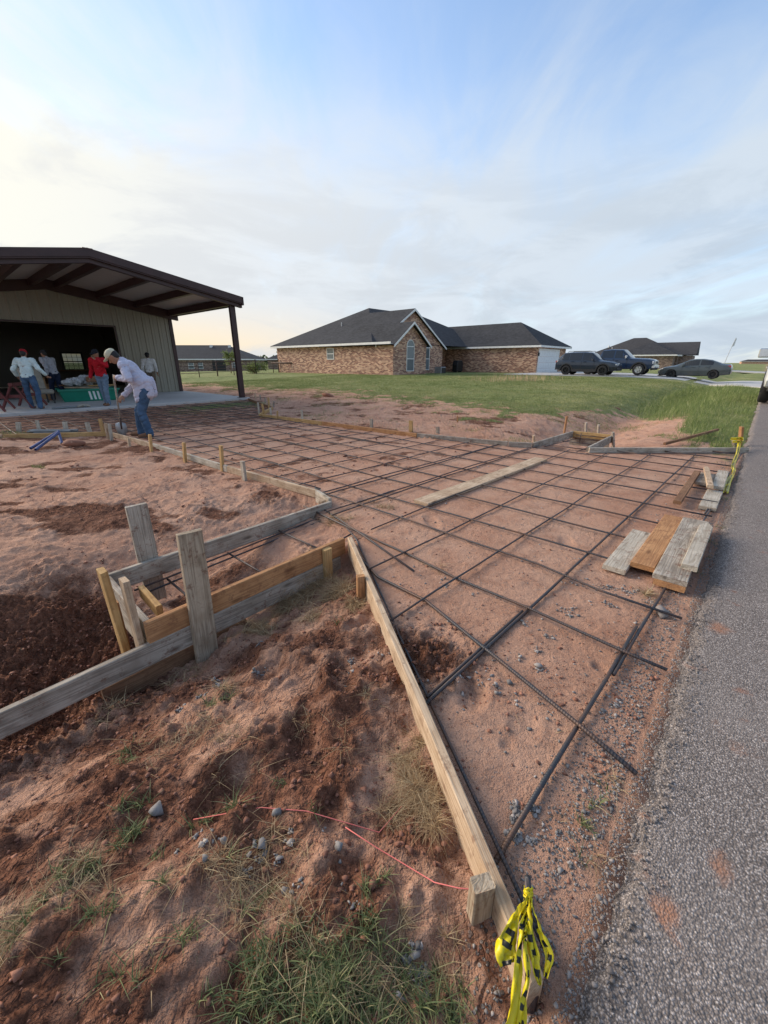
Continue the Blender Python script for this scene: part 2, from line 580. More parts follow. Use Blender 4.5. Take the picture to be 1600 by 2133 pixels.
def brick_material(name, c1, c2, c3, mortar):
    """running bond, driven by the wall's own x and z"""
    m, t, b = new_mat(name)
    tcn = t.node('ShaderNodeTexCoord')
    geo = t.node('ShaderNodeNewGeometry')
    sep = t.node('ShaderNodeSeparateXYZ')
    t.l.new(tcn.outputs['Object'], sep.inputs[0])
    nsep = t.node('ShaderNodeSeparateXYZ')
    vt = t.node('ShaderNodeVectorTransform', vector_type='NORMAL', convert_from='WORLD', convert_to='OBJECT')
    t.l.new(geo.outputs['True Normal'], vt.inputs[0])
    t.l.new(vt.outputs[0], nsep.inputs[0])
    facing_x = t.math('GREATER_THAN', t.math('ABSOLUTE', nsep.outputs[0]), 0.7)
    u = t.math('ADD', t.math('MULTIPLY', sep.outputs[0], t.math('SUBTRACT', 1.0, facing_x)), t.math('MULTIPLY', sep.outputs[1], facing_x))
    cb = t.node('ShaderNodeCombineXYZ')
    t.l.new(u, cb.inputs[0])
    t.l.new(sep.outputs[2], cb.inputs[1])
    br = t.node('ShaderNodeTexBrick')
    t.l.new(cb.outputs[0], br.inputs['Vector'])
    br.inputs['Color1'].default_value = (0, 0, 0, 1)
    br.inputs['Color2'].default_value = (1, 1, 1, 1)
    br.inputs['Mortar'].default_value = (0.5, 0.5, 0.5, 1)
    br.inputs['Scale'].default_value = 1.0
    br.inputs['Mortar Size'].default_value = 0.009
    br.inputs['Mortar Smooth'].default_value = 0.2
    br.inputs['Brick Width'].default_value = 0.245
    br.inputs['Row Height'].default_value = 0.088
    n = t.noise(tcn.outputs['Object'], 1.4, 4, 0.6)
    sepc = t.node('ShaderNodeSeparateColor')
    t.l.new(br.outputs['Color'], sepc.inputs[0])
    v = t.math('ADD', sepc.outputs[0], t.math('MULTIPLY', t.math('SUBTRACT', n, 0.5), 0.5))
    col = t.ramp(v, [(0.05, c1), (0.45, c2), (0.72, c3), (0.98, tuple(min(1, q * 1.25) for q in c3))])
    col = t.mix(br.outputs['Fac'], col, mortar)
    t.l.new(col, b.inputs['Base Color'])
    b.inputs['Roughness'].default_value = 0.9
    inv = t.math('SUBTRACT', 1.0, br.outputs['Fac'])
    t.l.new(t.bump(inv, 0.6, 0.01), b.inputs['Normal'])
    return m


def shingle_material(name, lo, hi):
    m, t, b = new_mat(name)
    tc = t.node('ShaderNodeTexCoord').outputs['Object']
    sep = t.node('ShaderNodeSeparateXYZ')
    t.l.new(tc, sep.inputs[0])
    row = t.math('FRACT', t.math('MULTIPLY', sep.outputs[2], 9.5))
    n1 = t.noise(t.mapping(tc, (3, 3, 14)), 1.0, 3, 0.6)
    n2 = t.noise(tc, 0.8, 5, 0.6)
    n3 = t.noise(tc, 40.0, 3, 0.6)
    v = t.math('ADD', t.math('MULTIPLY', n1, 0.55), t.math('ADD', t.math('MULTIPLY', n2, 0.25), t.math('MULTIPLY', n3, 0.2)))
    col = t.ramp(v, [(0.36, lo), (0.62, hi)])
    col = t.mix(t.math('MULTIPLY', t.step(row, 0.14, 0.0), 0.5), col, tuple(c * 0.4 for c in lo))
    t.l.new(col, b.inputs['Base Color'])
    b.inputs['Roughness'].default_value = 0.92
    b.inputs['Specular IOR Level'].default_value = 0.15
    t.l.new(t.bump(t.math('ADD', row, n3), 0.4, 0.02), b.inputs['Normal'])
    return m


def rebar_material():
    m, t, b = new_mat('rebar_steel')
    tcn = t.node('ShaderNodeTexCoord')
    v = tcn.outputs['Object']
    sep = t.node('ShaderNodeSeparateXYZ')
    t.l.new(v, sep.inputs[0])
    geo = t.node('ShaderNodeNewGeometry')
    oi = t.node('ShaderNodeObjectInfo')
    off = t.node('ShaderNodeCombineXYZ')
    t.l.new(t.math('MULTIPLY', oi.outputs['Random'], 50.0), off.inputs[0])
    n = t.noise(t.vmath('ADD', v, off.outputs[0]), 2.6, 5, 0.6)
    n2 = t.noise(v, 45.0, 4, 0.6)
    col = t.mix(t.step(n, 0.42, 0.68), (0.048, 0.052, 0.060), (0.125, 0.068, 0.044))
    col = t.mix(t.math('MULTIPLY', t.step(n2, 0.5, 0.72), 0.5), col, (0.16, 0.085, 0.06))
    t.l.new(col, b.inputs['Base Color'])
    b.inputs['Roughness'].default_value = 0.55
    b.inputs['Metallic'].default_value = 0.35
    rib = t.math('SINE', t.math('MULTIPLY', t.math('ADD', sep.outputs[0], t.math('MULTIPLY', sep.outputs[1], 0.3)), 2 * math.pi / 0.0125))
    t.l.new(t.bump(rib, 0.4, 0.0014), b.inputs['Normal'])
    return m


def blade_material(name, stops, trans=0.25):
    """grass or straw: colour differs from blade to blade"""
    m, t, b = new_mat(name)
    at = t.node('ShaderNodeAttribute', attribute_name='shade').outputs['Fac']
    t.l.new(t.ramp(at, stops), b.inputs['Base Color'])
    b.inputs['Roughness'].default_value = 0.7
    b.inputs['Specular IOR Level'].default_value = 0.2
    b.inputs['Subsurface Weight'].default_value = 0.0
    tr = t.node('ShaderNodeBsdfTranslucent')
    t.l.new(t.ramp(at, stops), tr.inputs[0])
    mx = t.node('ShaderNodeMixShader')
    mx.inputs[0].default_value = trans
    t.l.new(b.outputs[0], mx.inputs[1])
    t.l.new(tr.outputs[0], mx.inputs[2])
    t.l.new(mx.outputs[0], t.n['Material Output'].inputs[0])
    return m


def glass_dark(name, col=(0.02, 0.025, 0.03), rough=0.08):
    m, t, b = new_mat(name)
    b.inputs['Base Color'].default_value = (*col, 1)
    b.inputs['Roughness'].default_value = rough
    b.inputs['Specular IOR Level'].default_value = 0.7
    tc = t.node('ShaderNodeTexCoord').outputs['Object']
    t.l.new(t.bump(t.noise(tc, 1.5, 2), 0.03, 0.02), b.inputs['Normal'])
    return m


def siding_material(name, col):
    m, t, b = new_mat(name)
    tc = t.node('ShaderNodeTexCoord').outputs['Object']
    n = t.noise(t.mapping(tc, (5, 5, 0.5)), 1.0, 5, 0.6)
    n2 = t.noise(tc, 1.0, 4, 0.5)
    v = t.math('ADD', t.math('MULTIPLY', n, 0.6), t.math('MULTIPLY', n2, 0.4))
    t.l.new(t.ramp(v, [(0.3, tuple(c * 0.85 for c in col)), (0.7, col)]), b.inputs['Base Color'])
    b.inputs['Roughness'].default_value = 0.42
    b.inputs['Specular IOR Level'].default_value = 0.4
    return m


def fabric(name, col, var=0.18, weave=220):
    m, t, b = new_mat(name)
    tc = t.node('ShaderNodeTexCoord').outputs['Object']
    n = t.noise(tc, 7.0, 5, 0.65)
    n2 = t.noise(tc, weave, 2, 0.5)
    v = t.math('ADD', t.math('MULTIPLY', n, 0.75), t.math('MULTIPLY', n2, 0.25))
    lo = tuple(c * (1 - var) for c in col)
    hi = tuple(min(1, c * (1 + var)) for c in col)
    t.l.new(t.ramp(v, [(0.35, lo), (0.65, hi)]), b.inputs['Base Color'])
    b.inputs['Roughness'].default_value = 0.9
    b.inputs['Specular IOR Level'].default_value = 0.15
    t.l.new(t.bump(t.noise(tc, 14.0, 4, 0.6), 0.6, 0.03), b.inputs['Normal'])
    return m


M['ground'] = ground_material()
M['asphalt'] = asphalt_material()
M['concrete'] = concrete_material()
M['drive'] = concrete_material('drive_concrete', (0.52, 0.50, 0.47))
M['brick'] = brick_material('house_brick', (0.17, 0.06, 0.038), (0.36, 0.155, 0.092), (0.55, 0.335, 0.215), (0.46, 0.39, 0.32))
M['brick_brown'] = brick_material('brown_brick', (0.10, 0.06, 0.048), (0.19, 0.125, 0.095), (0.30, 0.21, 0.16), (0.24, 0.20, 0.17))
M['shingle'] = shingle_material('dark_shingle', (0.030, 0.031, 0.034), (0.066, 0.067, 0.072))
M['shingle_far'] = shingle_material('grey_shingle', (0.045, 0.044, 0.046), (0.075, 0.073, 0.075))
M['rebar'] = rebar_material()
M['white_trim'] = plain('white_trim', (0.74, 0.73, 0.70), 0.5)
M['white_door'] = plain('white_door', (0.72, 0.73, 0.73), 0.4)
M['siding'] = siding_material('tan_siding', (0.285, 0.27, 0.215))
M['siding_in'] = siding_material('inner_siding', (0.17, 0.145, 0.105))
M['maroon'] = plain('maroon_steel', (0.045, 0.022, 0.022), 0.42, 0.1, 0.2, 3.0)
M['soffit'] = siding_material('soffit_metal', (0.46, 0.44, 0.405))
M['roof_metal'] = plain('roof_metal', (0.07, 0.032, 0.03), 0.4, 0.2)
M['glass'] = glass_dark('window_glass', (0.10, 0.13, 0.14), 0.06)
M['glass_car'] = glass_dark('car_glass', (0.010, 0.012, 0.014), 0.05)
M['screen'] = plain('window_screen', (0.13, 0.15, 0.155), 0.6)
M['blind'] = plain('window_blind', (0.48, 0.50, 0.50), 0.6)
M['grey_metal'] = plain('galvanised', (0.36, 0.37, 0.38), 0.45, 0.6)
M['dark_metal'] = plain('dark_metal', (0.045, 0.045, 0.047), 0.5, 0.4)
M['rust_pipe'] = plain('rust_pipe', (0.085, 0.052, 0.042), 0.75, 0.2, 0.3)
M['black'] = plain('black_plastic', (0.018, 0.018, 0.019), 0.5)
M['rubber'] = plain('tyre_rubber', (0.022, 0.022, 0.023), 0.85, 0, 0.2, 20)
M['blade'] = blade_material('grass_blade', [(0.0, (0.07, 0.105, 0.04)), (0.40, (0.135, 0.175, 0.075)), (0.70, (0.24, 0.25, 0.115)), (1.0, (0.46, 0.39, 0.22))])
M['lawn_blade'] = blade_material('lawn_blade', [(0.0, (0.125, 0.17, 0.05)), (0.5, (0.245, 0.28, 0.105)), (0.85, (0.37, 0.35, 0.165)), (1.0, (0.48, 0.43, 0.25))])
M['tall_blade'] = blade_material('tall_grass', [(0.0, (0.11, 0.165, 0.045)), (0.6, (0.235, 0.285, 0.10)), (1.0, (0.46, 0.43, 0.24))])
def window_pane():
    m, t, b = new_mat('clear_pane')
    tr = t.node('ShaderNodeBsdfTransparent')
    tr.inputs[0].default_value = (0.42, 0.46, 0.46, 1)
    b.inputs['Base Color'].default_value = (0.05, 0.06, 0.06, 1)
    b.inputs['Roughness'].default_value = 0.1
    mx = t.node('ShaderNodeMixShader')
    mx.inputs[0].default_value = 0.8
    t.l.new(b.outputs[0], mx.inputs[1])
    t.l.new(tr.outputs[0], mx.inputs[2])
    t.l.new(mx.outputs[0], t.n['Material Output'].inputs[0])
    return m


M['clear_pane'] = window_pane()
M['straw'] = blade_material('dry_straw', [(0.0, (0.16, 0.088, 0.045)), (0.5, (0.34, 0.225, 0.12)), (1.0, (0.56, 0.44, 0.27))], 0.15)
# ------------------------------------------------------------------ terrain
def drive_left(t):
    return np.interp(t, [0.0, 0.15, 2.29, 2.30, 3.10, 3.12, 3.45, 5.0, 7.6, 9.5, 10.6, 12.0, 15.0],
                     [0.62, 0.70, 2.13, 2.30, 2.40, 2.63, 2.72, 2.61, 2.54, 2.42, 0.95, -1.1, -5.5])


def drive_right(t):
    return np.interp(t, [0.0, 0.05, 1.98, 2.00, 2.75, 2.82, 3.2, 4.9, 9.9, 11.1, 14.5, 15.0],
                     [9.2, 9.10, 7.40, 7.40, 7.40, 7.15, 6.95, 6.52, 6.05, 7.25, 8.4, 8.4])


LAWN_T = [-0.2, 0.0, 0.7, 1.2, 1.5, 3.0, 3.9, 4.2, 4.75, 8.0, 11.0, 15.0, 18.5, 28.0, 45]
LAWN_S = [9.8, 9.6, 9.9, 12.0, 15.2, 16.4, 14.8, 12.5, 11.3, 12.0, 12.1, 13.3, 12.0, 11.6, 8.0]

FOOT = []     # footprints: s, t, length, width, angle, depth


def gpx(px, py, z=0.0):
    """the place on the ground plane seen at a point of the photograph (used for layout only)"""
    F, TH = 845.0, math.atan(311 / 845.0)
    u = -(py - 1066.5)
    r = px - 800
    f = F * math.cos(TH) + u * math.sin(TH)
    up = u * math.cos(TH) - F * math.sin(TH)
    k = (z - CAM_H) / up
    return ST(r * k, f * k)


for px, py, L, Wd, a, dp in [(985, 1445, .15, .085, .5, .035), (1090, 1512, .13, .085, .3, .016), (1057, 1552, .05, .04, 0, .012),
                             (715, 1420, .20, .09, 1.0, .05), (750, 1300, .14, .09, .2, .05), (690, 1690, .12, .07, .7, .03),
                             (1250, 1390, .05, .05, 0, .015), (560, 1380, .2, .1, .6, .04), (640, 1560, .22, .10, 1.2, .05), (470, 1650, .2, .11, .3, .05),
                             (1180, 1130, .2, .09, .4, .012), (900, 1090, .22, .09, .9, .015), (760, 1045, .3, .1, .3, .02)]:
    s_, t_ = gpx(px, py, -0.05 if px < 800 and py > 1290 else 0.0)
    FOOT.append((s_, t_, L, Wd, a, dp))


def base_height(s, t):
    s = np.asarray(s, float)
    t = np.asarray(t, float)
    tc = np.clip(t, 0, 15)
    zd = 0.008 * tc
    D = np.exp(-((t - 2.75) / 0.95) ** 2)
    wN = 1 - 0.50 * sst(0.5, 2.1, s)
    wN = wN * (1 - sst(2.6, 2.9, s))
    wF = sst(7.3, 9.6, s) * (1 - 0.5 * sst(24, 34, s))
    rise = 0.29 * sst(9, 27, s) * sst(1.0, 9, t) - 0.75 * sst(45, 85, t) + 0.10 * sst(2.8, 5, t) * sst(7, 12, s)
    lump = 0.05 * np.exp(-((s - 8.2) / 1.6) ** 2 - ((t - 4.6) / 1.2) ** 2)
    out = zd - 0.50 * D * wN - 0.36 * D * wF + rise + lump
    out = out - 0.035 * (1 - sst(0.2, 1.2, t))
    ins = sst(-0.015, 0.015, s - drive_left(t)) * (1 - sst(-0.015, 0.015, s - drive_right(t))) * sst(-0.3, -0.1, t) * (1 - sst(14.7, 15.5, t))
    z = out * (1 - ins) + zd * ins
    # trenches in the two culvert boxes
    bx = sst(0.80, 0.84, s) * (1 - sst(2.32, 2.55, s)) * sst(2.30, 2.34, t) * (1 - sst(3.08, 3.12, t))
    z = z * (1 - bx) + bx * (-0.30 + 0.29 * sst(0.8, 2.4, s))
    bx = sst(7.15, 7.4, s) * (1 - sst(8.88, 8.92, s)) * sst(2.0, 2.04, t) * (1 - sst(2.70, 2.74, t))
    z = z * (1 - bx) + bx * (-0.02 - 0.2 * sst(7.2, 8.9, s))
    # under the road and its shoulder
    z = z - 0.12 * (1 - sst(-0.22, 0.02, t))
    # low slope of the mound outside the near box
    return z, ins, zd


def height(x, y, detail=True):
    x = np.asarray(x, float)
    y = np.asarray(y, float)
    s = ER[0] * x + ER[1] * y
    t = ED[0] * x + ED[1] * y
    z, ins, zd = base_height(s, t)
    if not detail:
        return z
    dist = np.sqrt(x * x + y * y)
    fade = 1 - sst(16, 30, dist)
    road = sst(-0.1, 0.1, t)
    bank = (1 - sst(1.9, 2.4, s)) * (1 - sst(2.3, 3.2, t)) * sst(0.0, 0.25, t) * (1 - ins)
    ditch = np.exp(-((t - 2.9) / 0.8) ** 2) * (1 - sst(0.4, 1.0, s)) + np.exp(-((t - 2.3) / 0.9) ** 2) * sst(8.5, 9.5, s) * 0.5
    amp = 0.010 + 0.038 * (1 - ins)
    n_lo = fbm(s * 0.9, t * 0.9, 3, 3)
    n_mid = fbm(s * 3.4 + 7, t * 3.4, 4, 21)
    rid = 1 - np.abs(fbm(s * 5.0 + 3, t * 5.0 + 1, 3, 55)) * 2
    n_hi = fbm(s * 14, t * 14, 4, 91, 0.65)
    bil = np.abs(fbm(s * 7.5 + 11, t * 7.5, 4, 131, 0.62))
    bil2 = np.abs(fbm(s * 15 + 2, t * 15 + 5, 3, 151, 0.6))
    tracks = np.sin((s * 0.8 + t * 0.35 + 0.5 * n_lo) * 9.0)
    d = amp * 0.55 * n_lo + amp * 0.30 * n_mid + (0.0075 - 0.0045 * ins) * n_hi
    d = d + bank * (0.016 * n_mid + 0.010 * rid * sst(-0.2, 0.6, n_lo + 0.3) + 0.004 * n_hi + (0.026 * bil + 0.016 * bil2) * sst(-0.45, 0.5, n_mid + 0.5 * n_lo) - 0.005)
    d = d + ditch * (0.035 * n_mid + 0.02 * np.maximum(rid, 0) + 0.075 * bil + 0.045 * bil2 - 0.02)
    d = d + (1 - ins) * (1 - bank) * 0.006 * tracks * sst(3.4, 4.2, t) * (1 - sst(2.6, 2.8, s))
    # loose dug earth beside the near form
    dug = np.exp(-((s - 1.42) / 0.22) ** 2 - ((t - 1.02) / 0.30) ** 2)
    d = d + dug * ins * (-0.05 + 0.06 * bil + 0.05 * bil2)
    fld = (1 - ins) * sst(3.0, 3.8, t) * sst(-0.1, 0.6, n_lo + 0.6 * n_mid) * (1 - sst(9, 13, s))
    d = d + fld * (0.020 * bil + 0.018 * bil2 - 0.006) + ins * 0.006 * bil2 * sst(-0.1, 0.5, n_mid)
    for fs, ft, L, Wd, a, dp in FOOT:
        ca, sa = math.cos(a), math.sin(a)
        u = ((s - fs) * ca + (t - ft) * sa) / L
        v = (-(s - fs) * sa + (t - ft) * ca) / Wd
        r2 = (u * u + v * v) * 2.2
        d = d - dp * np.exp(-r2 ** 2) * (1 + 0.5 * n_mid) + dp * 0.18 * (1 + n_mid) * np.exp(-((np.sqrt(r2) - 1.35) / 0.3) ** 2)
    return z + d * fade * road


def hz(s, t, detail=True):
    p = W(s, t)
    return float(height(np.array([p.x]), np.array([p.y]), detail)[0])


def spaced(stops):
    """coordinates whose spacing changes with place: list of (from, to, function of position)"""
    out = []
    for a, b, fn in stops:
        p = a
        while p < b - 1e-6:
            out.append(p)
            p += fn(p)
    out.append(stops[-1][1])
    return np.array(out)


def make_ground():
    D0 = 0.0135
    xs_r = spaced([(1.9, 9, lambda p: D0 + 0.0085 * (p - 1.9)), (9, 60, lambda p: 0.07 + 0.03 * (p - 9)), (60, 2500, lambda p: 0.08 * p)])
    xs_l = -spaced([(2.3, 11, lambda p: D0 + 0.0065 * (p - 2.3)), (11, 60, lambda p: 0.07 + 0.03 * (p - 11)), (60, 2500, lambda p: 0.08 * p)])[::-1]
    xs = np.concatenate([xs_l[:-1], np.arange(-2.3, 1.9, D0), xs_r])
    ys = np.concatenate([np.array([-60, -30, -12, -6, -3, -1.5, -0.7, -0.2, 0.1, 0.25]),
                         spaced([(0.36, 2.6, lambda p: D0), (2.6, 16, lambda p: D0 + 0.0075 * (p - 2.6)), (16, 70, lambda p: 0.13 + 0.02 * (p - 16)), (70, 3000, lambda p: 0.08 * p)])])
    X, Y = np.meshgrid(xs, ys)
    nx, ny = len(xs), len(ys)
    x, y = X.ravel(), Y.ravel()
    z = height(x, y)
    V = np.stack([x, y, z], 1)
    i = np.arange(ny - 1)[:, None] * nx + np.arange(nx - 1)[None, :]
    i = i.ravel()
    F = np.stack([i, i + 1, i + 1 + nx, i + nx], 1)
    o = arr_mesh('ground', V, F, M['ground'], smooth=True)
    s = ER[0] * x + ER[1] * y
    t = ED[0] * x + ED[1] * y
    dist = np.sqrt(x * x + y * y)
    _, ins, _ = base_height(s, t)
    n_lo = fbm(s * 0.7, t * 0.7, 3, 5)
    n_m = fbm(s * 2.3, t * 2.3, 4, 77)
    # damp dug earth
    wet = 0.95 * np.exp(-((t - 2.95) / 0.95) ** 2) * (1 - sst(0.3, 1.1, s))
    wet = np.maximum(wet, 0.75 * np.exp(-((s - 1.42) / 0.24) ** 2 - ((t - 1.02) / 0.34) ** 2) * ins)
    wet = np.maximum(wet, 0.60 * sst(0.84, 0.9, s) * (1 - sst(1.2, 2.2, s)) * sst(2.34, 2.4, t) * (1 - sst(3.0, 3.1, t)))
    wet = np.maximum(wet, 0.55 * sst(0.2, 0.65, n_lo) * sst(3.3, 4.2, t) * (1 - ins))
    wet = np.maximum(wet, 0.50 * sst(0.15, 0.6, n_m) * ins * sst(2.2, 4.0, t))
    band = fbm(x * 0.55 + 3, y * 1.7, 4, 203) + 0.4 * n_m
    wet = np.maximum(wet, 0.62 * sst(0.05, 0.55, band) * (1 - ins) * sst(3.2, 3.8, t) * (1 - sst(2.6, 3.0, s)))
    wet = np.maximum(wet, 0.50 * sst(0.10, 0.6, band) * (1 - ins) * sst(3.0, 3.6, t) * sst(6, 7, s))
    left_edge = np.exp(-((s - drive_left(t) + 0.25) / 0.30) ** 2) * sst(3.3, 4, t)
    wet = np.maximum(wet, 0.62 * left_edge * sst(-0.5, 0.3, n_m))
    bank = (1 - ins) * (1 - sst(1.9, 2.3, t)) * (1 - sst(2.0, 2.4, s))
    wet = np.maximum(wet, bank * (0.40 + 0.22 * sst(-0.25, 0.45, n_m + 0.4 * n_lo)))
    wet = np.maximum(wet, 0.46 * sst(8, 10, t) * (1 - sst(14.0, 14.6, t)) * ins)
    # turf
    S = np.interp(t, LAWN_T, LAWN_S)
    edge = s - S + 1.6 * n_lo * sst(2, 5, t) + 0.5 * n_m
    lawn = sst(-2.6, 2.2, edge + 1.3 * n_m) * sst(-0.12, 0.06, t)
    soil = np.exp(-((s - 13.2) / 2.2) ** 2 - ((t - 2.5) / 0.75) ** 2)
    lawn = lawn * (1 - sst(0.35, 0.7, soil))
    far = sst(40, 46, dist)
    lawn = np.maximum(lawn, far * sst(0.05, 0.25, t))
    far_road = sst(-8.5, -8.0, -t) if False else (1 - sst(-7.6, -7.0, t))
    lawn = np.maximum(lawn, far_road)
    sw = np.exp(-((s - 6.9) / 2.2) ** 2 - ((t - 13.3) / 0.9) ** 2)
    lawn = np.maximum(lawn, 0.62 * sst(0.3, 0.8, sw + 0.3 * n_m))
    grass = lawn
    grav = np.maximum(0.75 * np.exp(-((t - 0.16) / 0.16) ** 2), 0.45 * ins * (1 - sst(1.0, 2.6, t)))
    grav = np.maximum(grav, 0.40 * bank * sst(0.0, 0.5, n_lo))
    for nm, a in (('wet', wet), ('grass', grass), ('grav', grav)):
        at = o.data.attributes.new(nm, 'FLOAT', 'POINT')
        at.data.foreach_set('value', np.clip(a, 0, 1).astype(np.float32))
    tag(o, kind='structure')
    print('ground verts', nx, ny, nx * ny)
    return o


make_ground()


# ------------------------------------------------------------------ road
def make_road():
    ss = spaced([(-14, -2.0, lambda p: 0.5), (-2.0, 9, lambda p: 0.03 + 0.006 * abs(p)), (9, 40, lambda p: 0.2), (40, 900, lambda p: 8.0)])
    ts = np.array([-6.6, -6.4, -5, -4, -3.2, -2.6, -2.2, -1.8, -1.5, -1.25, -1.05, -0.9, -0.75, -0.62, -0.5, -0.4, -0.31, -0.24, -0.18, -0.13, -0.09, -0.05, -0.02, 0.0, 0.012])
    S, T = np.meshgrid(ss, ts)
    nx, ny = len(ss), len(ts)
    s, t = S.ravel().copy(), T.ravel().copy()
    near_edge = sst(-0.5, 0.0, t)
    t = t + near_edge * (0.035 * fbm(s * 1.6, s * 0 + 3, 3, 8) + 0.030 * fbm(s * 9, s * 0 + 1, 3, 33))
    z = 0.030 + 0.012 * sst(0, -2, t) + 0.003 * fbm(s * 3, t * 3, 3, 4)
    z = z - 0.05 * sst(-0.06, 0.012, T.ravel()) - 0.004 * sst(-0.3, -0.05, T.ravel()) + near_edge * 0.004 * fbm(s * 22, t * 22, 2, 6)
    z = np.where(T.ravel() > 0.005, -0.06, z)
    V = np.stack([ER[0] * s + ED[0] * t, ER[1] * s + ED[1] * t, z], 1)
    i = (np.arange(ny - 1)[:, None] * nx + np.arange(nx - 1)[None, :]).ravel()
    F = np.stack([i, i + 1, i + 1 + nx, i + nx], 1)
    o = arr_mesh('road', V, F, M['asphalt'], smooth=True)
    mud = np.zeros(len(s))
    for px, py, r, a in [(1550, 1558, .06, 1.0), (1500, 1305, .085, .75), (1385, 1890, .06, .8), (1505, 1800, .07, .6), (1340, 1690, .05, .6), (1480, 1170, .09, .55), (1390, 1730, .03, .9), (1500, 1505, .06, .45), (1450, 2010, .05, .5)]:
        ms, mt = gpx(px, py, 0.04)
        mud = np.maximum(mud, min(1.0, a * 1.25) * np.exp(-(((s - ms) / r) ** 2 + ((t - mt) / (r * 0.7)) ** 2)))
    at = o.data.attributes.new('mud', 'FLOAT', 'POINT')
    at.data.foreach_set('value', mud.astype(np.float32))
    tag(o, kind='structure')


make_road()


# neighbour's concrete drive, and the pale strip across the far field
def flat_sheet(name, poly, mat, lift=0.02, n=30, depth=0.12):
    mb = MB()
    # poly: rows of (s, t) pairs left and right
    rows = len(poly)
    cols = 10
    vs = []
    for (a, b) in poly:
        for k in range(cols + 1):
            q = k / cols
            s_, t_ = a[0] + (b[0] - a[0]) * q, a[1] + (b[1] - a[1]) * q
            p = W(s_, t_)
            vs.append((p.x, p.y, float(base_height(s_, t_)[0]) + lift))
    nv = len(vs)
    vs += [(x, y, z - depth) for x, y, z in vs]
    fs = []
    for r in range(rows - 1):
        for k in range(cols):
            i = r * (cols + 1) + k
            fs.append((i, i + 1, i + cols + 2, i + cols + 1))
    for r in range(rows - 1):
        for k in (0, cols):
            i = r * (cols + 1) + k
            fs.append((i, i + cols + 1, i + cols + 1 + nv, i + nv))
    for r in (0, rows - 1):
        for k in range(cols):
            i = r * (cols + 1) + k
            fs.append((i, i + 1, i + 1 + nv, i + nv))
    mb.add(vs, fs)
    return tag(mb.build(name, mat), kind='structure')


flat_sheet('neighbour_driveway', [((33.6, 16.55), (47.6, 16.55)), ((33.8, 13), (47.4, 13)), ((35.5, 8), (46.2, 8)), ((37.6, 5), (45.4, 5)), ((38.6, 3), (45.0, 3)),
                                  ((36.6, 1.4), (46.4, 1.4)), ((35.2, 0.10), (47.6, 0.10))], M['drive'], 0.05)
flat_sheet('far_driveway', [((88, 20), (96, 20)), ((86, 10), (94, 10)), ((84, 0.2), (96, 0.2))], M['drive'], 0.06)
# ------------------------------------------------------------------ lumber
_bcache = {}


def board_mesh(L, h, th, taper=0.0, seed=0):
    """a sawn board: chamfered, a little bowed; optional point at the +x end"""
    n = 4
    mb = MB()
    c = min(0.004, th * 0.15)
    rs = random.Random(seed)
    bow = rs.uniform(-1, 1) * 0.004 * min(L, 3)
    prof = [(-th / 2 + c, -h / 2), (th / 2 - c, -h / 2), (th / 2, -h / 2 + c), (th / 2, h / 2 - c), (th / 2 - c, h / 2), (-th / 2 + c, h / 2), (-th / 2, h / 2 - c), (-th / 2, -h / 2 + c)]
    vs = []
    xs = [i / (n - 1) for i in range(n)]
    if taper:
        xs = [0, 0.5, 1 - taper / L, 1]
    for i, q in enumerate(xs):
        x = (q - 0.5) * L
        b = bow * (1 - (2 * q - 1) ** 2)
        k = 0.12 if (taper and i == n - 1) else 1.0
        for (y, z) in prof:
            jx = rs.uniform(-0.003, 0.003) if i in (0, n - 1) else 0
            vs.append((x + jx, y + b, z * k))
    fs = []
    for i in range(n - 1):
        for k in range(8):
            k2 = (k + 1) % 8
            fs.append((i * 8 + k, i * 8 + k2, (i + 1) * 8 + k2, (i + 1) * 8 + k))
    fs.append(tuple(range(7, -1, -1)))
    fs.append(tuple((n - 1) * 8 + k for k in range(8)))
    mb.add(vs, fs)
    return mb


_seed = [0]


def frame(x_axis, z_hint):
    x = Vector(x_axis).normalized()
    z = Vector(z_hint)
    z = (z - x * z.dot(x)).normalized()
    y = z.cross(x)
    return Matrix((x, y, z)).transposed()


def board(name, A, B, h, th, mat, label, cat='board', group=None, up=(0, 0, 1), taper=0.0, drop=True):
    """board whose top edge runs from A to B (drop) or whose axis does (not drop)"""
    A, B = Vector(A), Vector(B)
    _seed[0] += 1
    R = frame(B - A, up)
    c = (A + B) / 2
    if drop:
        c = c - R.col[2] * (h / 2)
    o = board_mesh((B - A).length, h, th, taper, _seed[0]).build(name, M[mat], fix=True)
    o.matrix_world = Matrix.Translation(c) @ R.to_4x4()
    tag(o, label, cat, group)
    return o


def zt(t):
    return 0.008 * min(max(t, 0), 15)


FORMS = 'form boards round the new driveway'
TOP = 0.085


def form(a, b, mat, label, h=0.14, za=None, zb=None, th=0.038):
    return board('form_board', W(a[0], a[1], (zt(a[1]) + TOP) if za is None else za), W(b[0], b[1], (zt(b[1]) + TOP) if zb is None else zb), h, th, mat, label, 'form board', FORMS)


